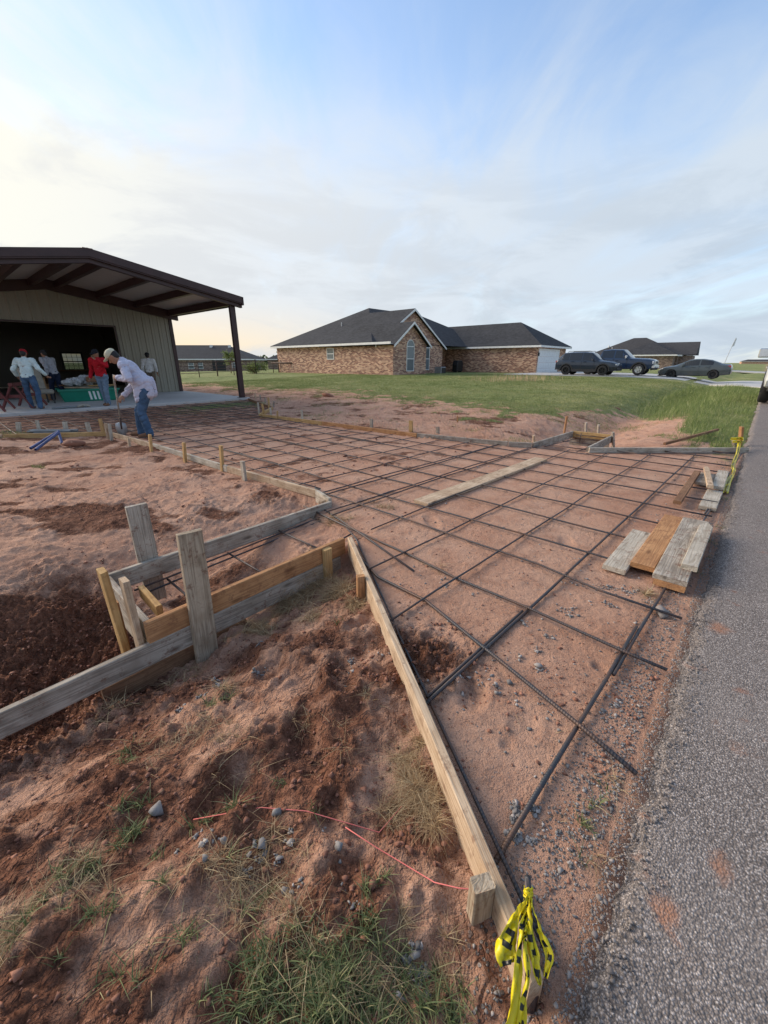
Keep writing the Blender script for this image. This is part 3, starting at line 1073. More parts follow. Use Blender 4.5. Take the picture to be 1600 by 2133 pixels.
# near splay and the culvert box on the left
form((0.632, 0.075), (2.125, 2.285), 'wood_tan', 'long splayed form board from yellow tape to the near wooden box', za=0.075, zb=0.085, h=0.16)
form((0.54, 2.325), (2.085, 2.325), 'wood_orange', 'orange upper board on near side of the wooden culvert box', za=0.055, zb=0.078)
form((-1.5, 2.325), (2.03, 2.325), 'wood_grey', 'long weathered grey board under the orange board, running out of frame', za=-0.095, zb=-0.068)
board('form_board', W(0.27, 2.345, -0.245), W(1.15, 2.345, -0.236), 0.29, 0.030, 'wood_brown', 'brown panel half buried below the long grey board', 'form board', FORMS)
form((0.53, 3.13), (2.63, 3.11), 'wood_grey', 'grey board on far side of the near culvert box', za=0.055, zb=0.085)
form((0.565, 2.36), (0.575, 3.10), 'wood_grey', 'short grey upper end board closing the left of the near box', za=0.045, zb=0.05)
form((0.565, 2.36), (0.575, 3.10), 'wood_pale', 'short pale lower end board closing the left of the near box', za=-0.098, zb=-0.094, h=0.15)
board('spreader_block', W(0.71, 2.60, -0.03), W(0.73, 2.98, -0.04), 0.09, 0.038, 'wood_yellow', 'short yellow block inside left end of the near box', 'wood block')
# left edge
form((2.645, 3.135), (2.735, 3.46), 'wood_pale', 'very short angled form piece at the left corner past the near box')
form((2.735, 3.47), (2.615, 5.2), 'wood_tan', 'tan form board on left edge nearest the corner', h=0.09)
form((2.613, 5.21), (2.54, 7.6), 'wood_pale', 'pale form board in the middle of the left edge', h=0.09)
form((2.538, 7.61), (2.42, 9.5), 'wood_tan', 'tan form board on left edge beside the shovelling worker', h=0.09)
form((2.40, 9.53), (0.95, 10.6), 'wood_yellow', 'yellow form board behind the pile of steel stakes', h=0.09)
form((0.93, 10.62), (-1.1, 12.0), 'wood_tan', 'form board running out of frame left of the steel stakes', h=0.09)
# right edge
form((6.05, 9.9), (6.28, 7.6), 'wood_yellow', 'yellow form board at far end of the right edge', h=0.10)
form((6.285, 7.59), (6.515, 4.95), 'wood_orange', 'orange form board in the middle of the right edge', h=0.10)
form((6.52, 4.94), (6.95, 3.22), 'wood_grey', 'grey form board on right edge before the far box', h=0.10)
form((6.96, 3.20), (7.14, 2.85), 'wood_grey', 'short grey angled board before the far culvert box', h=0.15)
form((6.06, 9.92), (7.25, 11.1), 'wood_yellow', 'low yellow board splaying towards the shed post', h=0.09)
form((7.27, 11.12), (8.35, 14.3), 'wood_brown', 'brown board ending at foot of the shed post', h=0.13)
# box on the far side and far splay
form((7.16, 2.83), (8.93, 2.74), 'wood_grey', 'grey board on house side of the far culvert box', za=0.11, zb=0.12)
form((8.955, 2.77), (8.955, 2.02), 'wood_yellow', 'yellowish upper end board of the far culvert box', za=0.12, zb=0.12)
form((8.957, 2.77), (8.957, 2.02), 'wood_grey', 'grey lower end board of the far culvert box', za=-0.023, zb=-0.023)
form((7.40, 1.985), (8.92, 1.985), 'wood_grey', 'grey board on road side of the far culvert box', za=0.105, zb=0.12)
form((7.385, 1.955), (9.23, -0.05), 'wood_pale', 'long pale board from far box to the road edge', za=0.105, zb=0.095)


# ------------------------------------------------------------------ stakes
def ray_at(px, py, Y):
    F, TH = 845.0, math.atan(311 / 845.0)
    u = -(py - 1066.5)
    f = F * math.cos(TH) + u * math.sin(TH)
    k = Y / f
    return Vector(((px - 800) * k, Y, CAM_H + (u * math.cos(TH) - F * math.sin(TH)) * k))


def stake(px, py, tx, ty, w, th, mat, label, z=None, face=0.0, lean=0.0, group=None, point=False):
    """stake whose foot and head are seen at two places of the photograph"""
    z0 = z if z is not None else 0.0
    for _ in range(3):
        s_, t_ = gpx(px, py, z0)
        if z is None:
            z0 = hz(s_, t_)
    p0 = W(s_, t_, z0)
    p1 = ray_at(tx, ty, p0.y + lean)
    d = (p1 - p0).normalized()
    _seed[0] += 1
    A = p0 - d * 0.12
    R = frame(p1 - A, (math.cos(face + SITE), math.sin(face + SITE), 0))
    o = board_mesh((p1 - A).length, w, th, 0, _seed[0]).build('wooden_stake', M[mat])
    o.matrix_world = Matrix.Translation((A + p1) / 2) @ R.to_4x4()
    return tag(o, label, 'stake', group)


def stake_st(s, t, z0, z1, w, th, mat, label, face=0.0, ds=0.0, dt=0.0):
    A = W(s, t, z0)
    B = W(s + ds, t + dt, z1)
    _seed[0] += 1
    R = frame(B - A, (math.cos(face + SITE), math.sin(face + SITE), 0))
    o = board_mesh((B - A).length, w, th, 0, _seed[0]).build('wooden_stake', M[mat])
    o.matrix_world = Matrix.Translation((A + B) / 2) @ R.to_4x4()
    return tag(o, label, 'stake')


# round the near box
stake_st(0.865, 3.175, -0.3, 0.485, 0.14, 0.036, 'wood_grey', 'tall wide grey stake behind the far board of near box', ds=0.0)
stake_st(0.83, 2.285, -0.50, 0.53, 0.14, 0.038, 'wood_warm', 'tallest wide stake with curved grain in front of near box', ds=0.03)
stake_st(1.875, 2.287, -0.30, 0.065, 0.075, 0.038, 'wood_yellow', 'short yellow stake nailed to the orange board near the splay')
stake_st(0.48, 2.60, -0.55, 0.335, 0.038, 0.085, 'wood_yellow', 'tall orange-yellow stake standing outside left end of near box', ds=-0.02, dt=-0.02)
stake_st(0.495, 2.665, -0.55, 0.075, 0.034, 0.06, 'wood_orange', 'thin split stake leaning behind the tall yellow one')
stake_st(0.515, 2.40, -0.45, 0.32, 0.034, 0.085, 'wood_tan', 'splintered tan stake at left corner of near box')
stake_st(1.70, 1.735, -0.25, 0.10, 0.040, 0.052, 'wood_orange', 'orange stake against the splayed board near its far end', face=math.radians(56.6))
stake_st(0.70, 0.262, -0.25, 0.105, 0.040, 0.062, 'wood_warm', 'squat pale stake with striped end grain beside yellow tape', face=math.radians(56.6), ds=0.0)
# along the left edge
GL = 'stakes along the left form'
for px, py, tx, ty, w, mat, lab in [
        (657, 1040, 655, 1018, .075, 'wood_pale', 'stubby pale stake at the angled left corner'),
        (510, 1000, 505, 961, .07, 'wood_pale', 'pale stake on left form, nearest to the corner stub'),
        (464, 982, 460, 928, .055, 'wood_yellow', 'tall yellowish stake on left form, second from corner'),
        (386, 963, 383, 922, .06, 'wood_yellow', 'yellowish stake on left form, third from corner'),
        (316, 943, 312, 905, .055, 'wood_yellow', 'stake in front of the shovelling worker\'s boots'),
        (269, 925, 268, 913, .05, 'wood_tan', 'tiny stake stub below the shovel blade'),
        (233, 917, 228, 883, .05, 'wood_pale', 'pale stake just left of the shovel blade'),
        (226, 914, 220, 882, .05, 'wood_tan', 'tan stake between pale and tall leaning stakes'),
        (218, 912, 208, 872, .06, 'wood_yellow', 'tallest leaning yellow stake left of the shovel'),
        (188, 903, 181, 880, .08, 'wood_pale', 'wide pale stake right of the steel stake pile'),
        (138, 898, 135, 879, .09, 'wood_pale', 'wide grey stake directly behind the steel stake pile'),
        (83, 901, 77, 876, .06, 'wood_pale', 'leaning grey stake left of the steel stake pile'),
        (40, 900, 38, 880, .09, 'wood_pale', 'leftmost wide pale stake in front of the slab')]:
    stake(px, py, tx, ty, w, 0.038, mat, lab, face=math.radians(90 if px > 240 else 140), group=GL)
stake(671, 1052, 671, 1042, .07, 0.05, 'wood_tan', 'low tan block inside the angled left corner', face=0.3)
# along the right edge and by the post
GR = 'stakes along the right form'
for px, py, tx, ty, w, mat, lab in [
        (1112, 921, 1112, 907, .10, 'wood_tan', 'low tan stake behind short angled board before far box'),
        (1175, 906, 1181, 867, .07, 'wood_orange', 'tall leaning orange stake at corner of the far box'),
        (1221, 901, 1221, 880, .13, 'wood_grey', 'left of the two grey stakes behind the far box'),
        (1246, 903, 1247, 885, .13, 'wood_grey', 'right of the two grey stakes behind the far box'),
        (1278, 930, 1277, 900, .09, 'wood_grey', 'grey stake at outer corner of the far box'),
        (1530, 936, 1529, 918, .10, 'wood_grey', 'short grey stake next to taped stake at road edge'),
        (1539, 936, 1545, 889, .09, 'wood_orange', 'orange stake tied with yellow tape at road edge'),
        (912, 903, 912, 889, .07, 'wood_grey', 'grey stake behind grey board of right form'),
        (856, 899, 856, 876, .09, 'wood_yellow', 'yellow stake behind orange board of right form'),
        (774, 891, 774, 873, .08, 'wood_grey', 'grey stake behind middle of the orange board'),
        (630, 876, 628, 854, .06, 'wood_pale', 'lone pale stake midway along right form'),
        (578, 874, 578, 856, .03, 'wood_yellow', 'thin yellow stake at far end of right form'),
        (565, 870, 563, 849, .05, 'wood_pale', 'pale stake beside thin yellow stake'),
        (551, 868, 546, 841, .07, 'wood_yellow', 'wide split stake at the far splay corner'),
        (540, 864, 537, 838, .05, 'wood_pale', 'leftmost stake of the cluster near shed post'),
        (561, 852, 559, 828, .06, 'wood_yellow', 'tall stake rising behind the far splay cluster'),
        (570, 848, 571, 836, .05, 'wood_grey', 'short grey stake right of far splay cluster'),
        (533, 832, 531, 819, .03, 'wood_tan', 'thin stake nearest to the shed post'),
        (543, 835, 542, 823, .04, 'wood_grey', 'second thin stake out from the shed post'),
        (553, 838, 552, 828, .04, 'wood_grey', 'third thin stake out from the shed post'),
        (953, 880, 953, 866, .02, 'wood_orange', 'lone thin orange stake out in the bare earth')]:
    stake(px, py, tx, ty, w, 0.036, mat, lab, face=math.radians(90 if px < 1100 else 30), group=GR)


# ------------------------------------------------------------------ loose lumber
def plank(c, z, th, mat, label, cat='plank', taper=0.0, tilt=0.0, name='loose_plank', wide=None):
    """flat board from the four corners of its upper face: near-left, near-right, far-right, far-left"""
    P = [W(*gpx(x, y, z), z) for x, y in c]
    a, b = (P[0] + P[1]) / 2, (P[2] + P[3]) / 2
    a.z -= th / 2
    b.z += tilt - th / 2
    w = ((P[1] - P[0]).length + (P[2] - P[3]).length) / 2
    R = frame(b - a, (0, 0, 1))
    d = R.col[0]
    across = (P[1] - P[0])
    w = wide or abs(across.dot(R.col[1]))
    _seed[0] += 1
    o = board_mesh((b - a).length, w, th, taper, _seed[0]).build(name, M[mat])
    R2 = Matrix((R.col[0], -R.col[2], R.col[1])).transposed()   # board height axis lies flat
    o.matrix_world = Matrix.Translation((a + b) / 2) @ R2.to_4x4()
    return tag(o, label, cat)


plank([(862, 1042), (892, 1047), (1138, 957), (1117, 951)], 0.062, 0.036, 'wood_tan', 'long pale plank lying across the rebar mat', wide=0.20)
plank([(1258, 1172), (1302, 1192), (1357, 1110), (1320, 1103)], 0.058, 0.038, 'wood_pale', 'short grey plank, leftmost of the near loose pile')
plank([(1316, 1166), (1362, 1187), (1424, 1078), (1386, 1071)], 0.085, 0.038, 'wood_orange', 'fresh orange plank in the near loose pile')
plank([(1363, 1204), (1428, 1228), (1470, 1100), (1425, 1092)], 0.060, 0.038, 'wood_orange', 'orange plank underneath the widest grey plank')
plank([(1362, 1190), (1432, 1216), (1474, 1086), (1427, 1078)], 0.100, 0.038, 'wood_grey', 'wide weathered plank on top of the orange one')
plank([(1420, 1172), (1454, 1183), (1486, 1092), (1463, 1085)], 0.140, 0.038, 'wood_pale', 'pointed pale stake lying on top of the near pile', 'stake', taper=0.10, name='wooden_stake')
plank([(1404, 1040), (1419, 1046), (1460, 984), (1447, 977)], 0.085, 0.040, 'wood_brown', 'splintered brown board end in the far loose pile')
plank([(1474, 1012), (1487, 1010), (1480, 971), (1463, 971)], 0.120, 0.036, 'wood_tan', 'pointed offcut lying crosswise on the far pile', 'stake', taper=0.08, name='wooden_stake')
plank([(1482, 1012), (1509, 1014), (1523, 980), (1492, 980)], 0.085, 0.038, 'wood_pale', 'grey board at road side of the far pile')
plank([(1456, 1052), (1493, 1059), (1507, 1022), (1473, 1020)], 0.050, 0.038, 'wood_pale', 'short grey board nearest to camera in the far pile')
plank([(1447, 1003), (1483, 1008), (1492, 990), (1462, 982)], 0.050, 0.038, 'wood_grey', 'half hidden grey board under the pointed offcut')
board('wooden_pole', W(*gpx(1383, 930, 0.0), 0.05), W(*gpx(1492, 907, 0.0), 0.12), 0.05, 0.045, 'wood_brown', 'brown wooden pole lying beyond the far pale board', 'pole', drop=False)


# ------------------------------------------------------------------ reinforcing steel
mat_root = empty('rebar_mat', W(4.5, 6.5, 0.0))
tag(mat_root, 'dark steel rebar mat tied in a square grid over red earth', 'rebar')


def rebar(points, r=0.0075, wave=0.012, lift=0.022, seg=6, label=None, parent=mat_root):
    """bar through (s, t) points, or (s, t, z)"""
    pts = []
    for i in range(len(points) - 1):
        a, b = points[i], points[i + 1]
        n = max(1, int(math.hypot(b[0] - a[0], b[1] - a[1]) / 0.45))
        for k in range(n):
            q = k / n
            pts.append(tuple(a[j] + (b[j] - a[j]) * q for j in range(len(a))))
    pts.append(points[-1])
    _seed[0] += 1
    rs = random.Random(_seed[0] * 3 + 1)
    ph = rs.uniform(0, 6)
    P = []
    for i, p in enumerate(pts):
        z = p[2] if len(p) > 2 else zt(p[1]) + lift
        z += wave * 0.5 * math.sin(i * 0.9 + ph) + rs.uniform(-1, 1) * wave * 0.25
        off = rs.uniform(-1, 1) * wave * 0.5
        P.append(W(p[0] + off, p[1] + off * 0.5, z))
    d = (P[-1] - P[0])
    R = frame(d, (0, 0, 1))
    Mx = Matrix.Translation(P[0]) @ R.to_4x4()
    inv = Mx.inverted()
    o = MB().tube([inv @ p for p in P], r, seg).build('rebar_rod', M['rebar'], smooth=True)
    o.parent = parent
    o.matrix_world = Matrix.Translation(-Vector(parent.location)) @ Mx if False else Mx
    o.matrix_parent_inverse = Matrix.Identity(4)
    o.matrix_basis = Matrix.Translation(-Vector(parent.location)) @ Mx
    return o


# bars running parallel to the road
i = 0
tt = 0.25
while tt < 14.55:
    f = lambda s_: tt - 0.032 * (s_ - 1.6) * max(0.0, 1 - tt / 9.0)
    a = float(drive_left(tt)) + 0.04
    b = float(drive_right(tt)) - 0.05
    if 2.3 < tt < 3.1:
        a = 2.45
        b = 7.3
    if tt < 0.5:
        a, b = 0.72, 9.0
    a = max(a, -4.5)
    if tt < 0.5:
        rebar([(a, f(a)), (2.42, f(2.42))], r=0.0095)
        rebar([(1.92, f(1.92) - 0.021), (5.4, f(5.4) - 0.019)], r=0.0092)
        rebar([(5.0, f(5.0)), (b, f(b))], r=0.0092)
    else:
        rebar([(a, f(a)), (b, f(b))], r=0.0092 if tt < 0.9 else (0.0072 if tt < 4 else 0.0064))
    if abs(tt - 0.78) < 0.03:
        rebar([(1.2, f(1.2) + 0.022), (2.15, f(2.15) + 0.020)], r=0.0085)
    if i in (5, 6):
        rebar([(a, f(a) + 0.10), (a + 4.5, f(a + 4.5) + 0.04)])
    tt += 0.53
    i += 1
# bars running along the driveway
rebar([(1.40, 0.02, 0.045), (1.49, 0.24, 0.040), (1.67, 0.77, 0.038), (1.83, 1.29, 0.036), (1.86, 1.72, 0.034), (1.97, 2.02, 0.03)], r=0.0095)
rebar([(2.09, 0.03, 0.045), (2.12, 0.23, 0.040), (2.18, 0.77, 0.038), (2.21, 1.27, 0.036), (2.28, 1.74, 0.034), (2.36, 2.5, 0.03), (2.46, 3.35, 0.02)], r=0.0092)
rebar([(2.66, 0.04, 0.045), (2.70, 0.5, 0.04), (2.79, 0.95, 0.04), (2.84, 2.2, 0.04), (2.86, 4.2, 0.055)], r=0.0085)
rebar([(2.90, 3.6, 0.06), (2.86, 9.0, 0.10), (2.82, 14.4, 0.145)])
k = 0
ss_ = 3.22
while ss_ < 8.9:
    t1 = 14.5
    if ss_ > 6.0:
        t1 = 1.9 if ss_ > 7.4 else (3.0 if ss_ > 6.9 else 4.6)
        if ss_ > 7.4:
            t1 = 1.9 - (ss_ - 7.4) * 1.1
    if t1 > 0.2:
        rebar([(ss_, 0.08, 0.042), (ss_ + 0.04, min(t1, 3.0), 0.045), (ss_ + 0.02, t1, 0.03 + zt(t1))] if t1 > 3.0 else [(ss_, 0.08, 0.042), (ss_ + 0.03, t1, 0.045)], r=0.0082)
    if ss_ < 6.0 and k % 2 == 0:
        rebar([(ss_ + 0.05, 5.0, 0.03 + zt(5)), (ss_ + 0.03, 7.4, 0.03 + zt(7.4))])
    ss_ += 0.555
    k += 1
for q in range(-6, 4):                       # the wide apron in front of the shed
    s0 = 2.28 + 0.555 * q
    t0 = float(np.interp(-s0, [-2.42, -0.95, 1.1, 5.5], [9.5, 10.6, 12.0, 15.0])) + 0.1
    if t0 < 14.2:
        rebar([(s0, t0, 0.03 + zt(t0)), (s0, 14.5, 0.03 + zt(14.5))])
for q in range(4):
    s0 = 6.4 + 0.555 * q
    t0 = float(np.interp(s0, [6.05, 7.25, 8.4], [9.9, 11.1, 14.5])) + 0.12
    rebar([(s0, t0, 0.03 + zt(t0)), (s0, 14.5, 0.03 + zt(14.5))])
# bars that follow the splayed edges and run into the boxes
rebar([(0.70, 0.06, 0.035), (1.42, 1.12, 0.01), (2.22, 2.31, 0.03), (2.33, 2.55, 0.025)], r=0.0068)
rebar([(7.25, 1.95, 0.03), (8.95, 0.05, 0.04)], r=0.0068)
rebar([(0.70, 3.05, -0.10), (1.6, 3.04, -0.05), (2.75, 3.02, 0.01), (3.5, 2.98, 0.03)], r=0.0078)
rebar([(0.74, 3.02, -0.13), (1.7, 3.00, -0.07), (2.9, 2.96, 0.005)], r=0.0078)
rebar([(0.78, 2.42, -0.12), (1.6, 2.42, -0.06), (2.3, 2.44, 0.02)], r=0.0078)
rebar([(0.92, 2.40, -0.10), (0.94, 3.07, -0.11)], r=0.0085)
rebar([(1.42, 2.38, -0.06), (1.44, 3.07, -0.07)], r=0.0085)
rebar([(1.93, 2.36, -0.01), (1.95, 3.07, -0.02)], r=0.0085)
rebar([(2.05, 1.55, 0.05), (2.28, 2.28, 0.045), (2.52, 3.08, 0.03)], r=0.0085)
rebar([(7.3, 2.68, 0.03), (8.9, 2.64, -0.02)])
rebar([(7.3, 2.12, 0.03), (8.9, 2.10, -0.02)])
for q in (7.6, 8.2, 8.8):
    rebar([(q, 2.05, 0.02), (q, 2.68, 0.02)])
for z in (-0.02, 0.06):
    rebar([(8.90, 2.08, z), (8.90, 2.66, z)], wave=0.003)
rebar([(8.86, 2.55, -0.1), (8.87, 2.55, 0.02), (8.88, 2.55, 0.10)], wave=0.0)


# wire ties where the nearest bars cross
for (a_, b_) in [(1.49, .24), (1.67, .77), (1.82, 1.28), (2.12, .235), (2.18, .765), (2.21, 1.28), (2.68, .215), (2.77, .74), (2.80, 1.27), (3.23, .2), (3.24, .73), (3.25, 1.26), (3.26, 1.79), (3.79, .71), (3.8, 1.24), (4.34, .69), (4.35, 1.22), (2.83, 1.80), (2.27, 1.82), (4.9, .68), (4.9, 1.2), (5.45, .66), (3.8, 1.78), (4.36, 1.76)]:
    c_ = W(a_, b_, 0.034)
    ring_ = []
    for q in range(9):
        an = 2 * math.pi * q / 8
        ring_.append(c_ + Vector((math.cos(an) * 0.017, math.sin(an) * 0.006, math.sin(an) * 0.016)) - Vector(mat_root.location))
    ring_.append(c_ + Vector((0.02, 0.012, 0.024)) - Vector(mat_root.location))
    MB().tube(ring_, 0.0013, 5).build('wire_tie', M['rebar'], mat_root, smooth=True)
# ------------------------------------------------------------------ open-fronted metal shed
SLAB_Z = 0.20
SLAB_T = 14.65
WALL_T = 20.2
BACK_T = 30.0
RIDGE_S = 4.15
HALF = 4.42
EAVE_Z = 3.55     # underside of the roof sheet at the eave
SLOPE = 0.163


def under(s):
    return EAVE_Z + (HALF - abs(s - RIDGE_S)) * SLOPE


mb = MB()
mb.box(RIDGE_S - HALF - 0.1, RIDGE_S + HALF + 0.05, SLAB_T, BACK_T + 0.1, -0.35, SLAB_Z)
slab = mb.build('concrete_slab', M['concrete'], bevel=0.012)
slab.rotation_euler = (0, 0, SITE)
tag(slab, kind='structure')

shed = empty('metal_shed', W(RIDGE_S, WALL_T, SLAB_Z), SITE)
tag(shed, 'tan metal shed with maroon trim and an open front canopy', 'shed')
OS, OT, OZ = RIDGE_S, WALL_T, SLAB_Z


def sh(name, mb, mat, smooth=False, parent=shed, bevel=0.0):
    """geometry written in site coordinates, stored relative to the shed"""
    mb.v = [(a - OS, b - OT, c - OZ) for a, b, c in mb.v]
    return mb.build(name, M[mat] if isinstance(mat, str) else mat, parent, smooth, bevel=bevel)


DOOR = (2.05, 6.12, 2.80)      # s from, s to, head height


def siding_strip(s0, s1, z0, ztop, T, out=-1):
    """one ribbed sheet: flat pans and raised ribs; ztop is a function of s"""
    prof = []
    n = max(1, round((s1 - s0) / 0.305))
    w = (s1 - s0) / n
    for k in range(n):
        a = s0 + k * w
        prof += [(a, 0.0), (a + 0.018, 0.03), (a + 0.055, 0.03), (a + 0.075, 0.0), (a + w * 0.45, 0.0), (a + w * 0.47, 0.007), (a + w * 0.58, 0.007), (a + w * 0.60, 0.0)]
    prof.append((s1, 0.0))
    mb_ = MB()
    vs = []
    for (a, d_) in prof:
        vs.append((a, T + out * d_, z0))
        vs.append((a, T + out * d_, ztop(a)))
    m_ = len(vs)
    vs += [(x, T - out * 0.02, z) for x, y, z in vs]
    fs = []
    for k in range(len(prof) - 1):
        fs.append((2 * k, 2 * k + 2, 2 * k + 3, 2 * k + 1))
        fs.append((m_ + 2 * k, m_ + 2 * k + 1, m_ + 2 * k + 3, m_ + 2 * k + 2))
        fs.append((2 * k + 1, 2 * k + 3, m_ + 2 * k + 3, m_ + 2 * k + 1))
        fs.append((2 * k, m_ + 2 * k, m_ + 2 * k + 2, 2 * k + 2))
    e = 2 * (len(prof) - 1)
    fs.append((0, 1, m_ + 1, m_))
    fs.append((e, m_ + e, m_ + e + 1, e + 1))
    mb_.add(vs, fs)
    return mb_


left_s, right_s = RIDGE_S - 4.25, RIDGE_S + 4.25
head = lambda a: under(a) - 0.30
x = left_s
while x < right_s - 0.05:
    x2 = min(x + 0.915, right_s)
    for (a, b, lo) in ([(x, x2, SLAB_Z + 0.005)] if (x2 <= DOOR[0] or x >= DOOR[1]) else
                       [(x, min(x2, DOOR[0]), SLAB_Z + 0.005)] * (x < DOOR[0]) + [(max(x, DOOR[0]), min(x2, DOOR[1]), DOOR[2])] + [(DOOR[1], x2, SLAB_Z + 0.005)] * (x2 > DOOR[1])):
        if b - a > 0.02:
            sh('siding_panel', siding_strip(a, b - 0.003, lo, head, WALL_T), 'siding')
    x = x2
# side and back walls (seen through the canopy and the doorway)
for sgn, sx in ((-1, left_s), (1, right_s)):
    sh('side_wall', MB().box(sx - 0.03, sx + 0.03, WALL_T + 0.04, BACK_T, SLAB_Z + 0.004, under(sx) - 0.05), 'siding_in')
WB = (6.12, 7.10, 1.05, 1.98)
bw = MB()
bw.box(left_s, WB[0], BACK_T - 0.06, BACK_T, SLAB_Z + 0.004, 3.5)
bw.box(WB[1], right_s, BACK_T - 0.06, BACK_T, SLAB_Z + 0.004, 3.5)
bw.box(WB[0], WB[1], BACK_T - 0.06, BACK_T, SLAB_Z + 0.004, WB[2])
bw.box(WB[0], WB[1], BACK_T - 0.06, BACK_T, WB[3], 3.5)
bw.prism([(left_s, 3.5), (right_s, 3.5), (right_s, under(right_s)), (RIDGE_S, under(RIDGE_S)), (left_s, under(left_s))], BACK_T - 0.06, BACK_T)
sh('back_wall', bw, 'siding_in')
win = MB()
for a, b, c, d_ in [(WB[0] - .05, WB[0] + .05, WB[2] - .05, WB[3] + .05), (WB[1] - .05, WB[1] + .05, WB[2] - .05, WB[3] + .05), (WB[0], WB[1], WB[2] - .05, WB[2] + .05), (WB[0], WB[1], WB[3] - .05, WB[3] + .05), (WB[0], WB[1], 1.49, 1.54)]:
    win.box(a, b, BACK_T - 0.10, BACK_T - 0.063, c, d_)
win_o = sh('window_frame', win, 'dark_metal')
mun = MB()
for q in (1, 2, 3):
    xq = WB[0] + (WB[1] - WB[0]) * q / 4
    mun.box(xq - .008, xq + .008, BACK_T - 0.045, BACK_T - 0.03, WB[2], WB[3])
for q in (1, 3):
    zq = WB[2] + (WB[3] - WB[2]) * q / 4
    mun.box(WB[0], WB[1], BACK_T - 0.043, BACK_T - 0.032, zq - .008, zq + .008)
mun.v = [(a - OS, b - OT, c - OZ) for a, b, c in mun.v]
mun.build('muntins', M['dark_metal'], win_o)
pn_ = MB().box(WB[0], WB[1], BACK_T - 0.028, BACK_T - 0.02, WB[2], WB[3])
pn_.v = [(a - OS, b - OT, c - OZ) for a, b, c in pn_.v]
pn_.build('pane', M['clear_pane'], win_o)
# door trim, corner trim, base trim
for a, b, c, d_ in [(DOOR[0] - .09, DOOR[0], SLAB_Z, DOOR[2] + .09), (DOOR[1], DOOR[1] + .06, SLAB_Z, DOOR[2] + .06), (DOOR[0], DOOR[1], DOOR[2], DOOR[2] + .06)]:
    sh('door_trim', MB().box(a, b, WALL_T - 0.045, WALL_T - 0.032, c + 0.004, d_), 'maroon')
for sx in (left_s - 0.03, right_s - 0.09):
    sh('corner_trim', MB().box(sx, sx + 0.14, WALL_T - 0.05, WALL_T + 0.1, SLAB_Z + 0.004, under(sx) - 0.2), 'maroon')
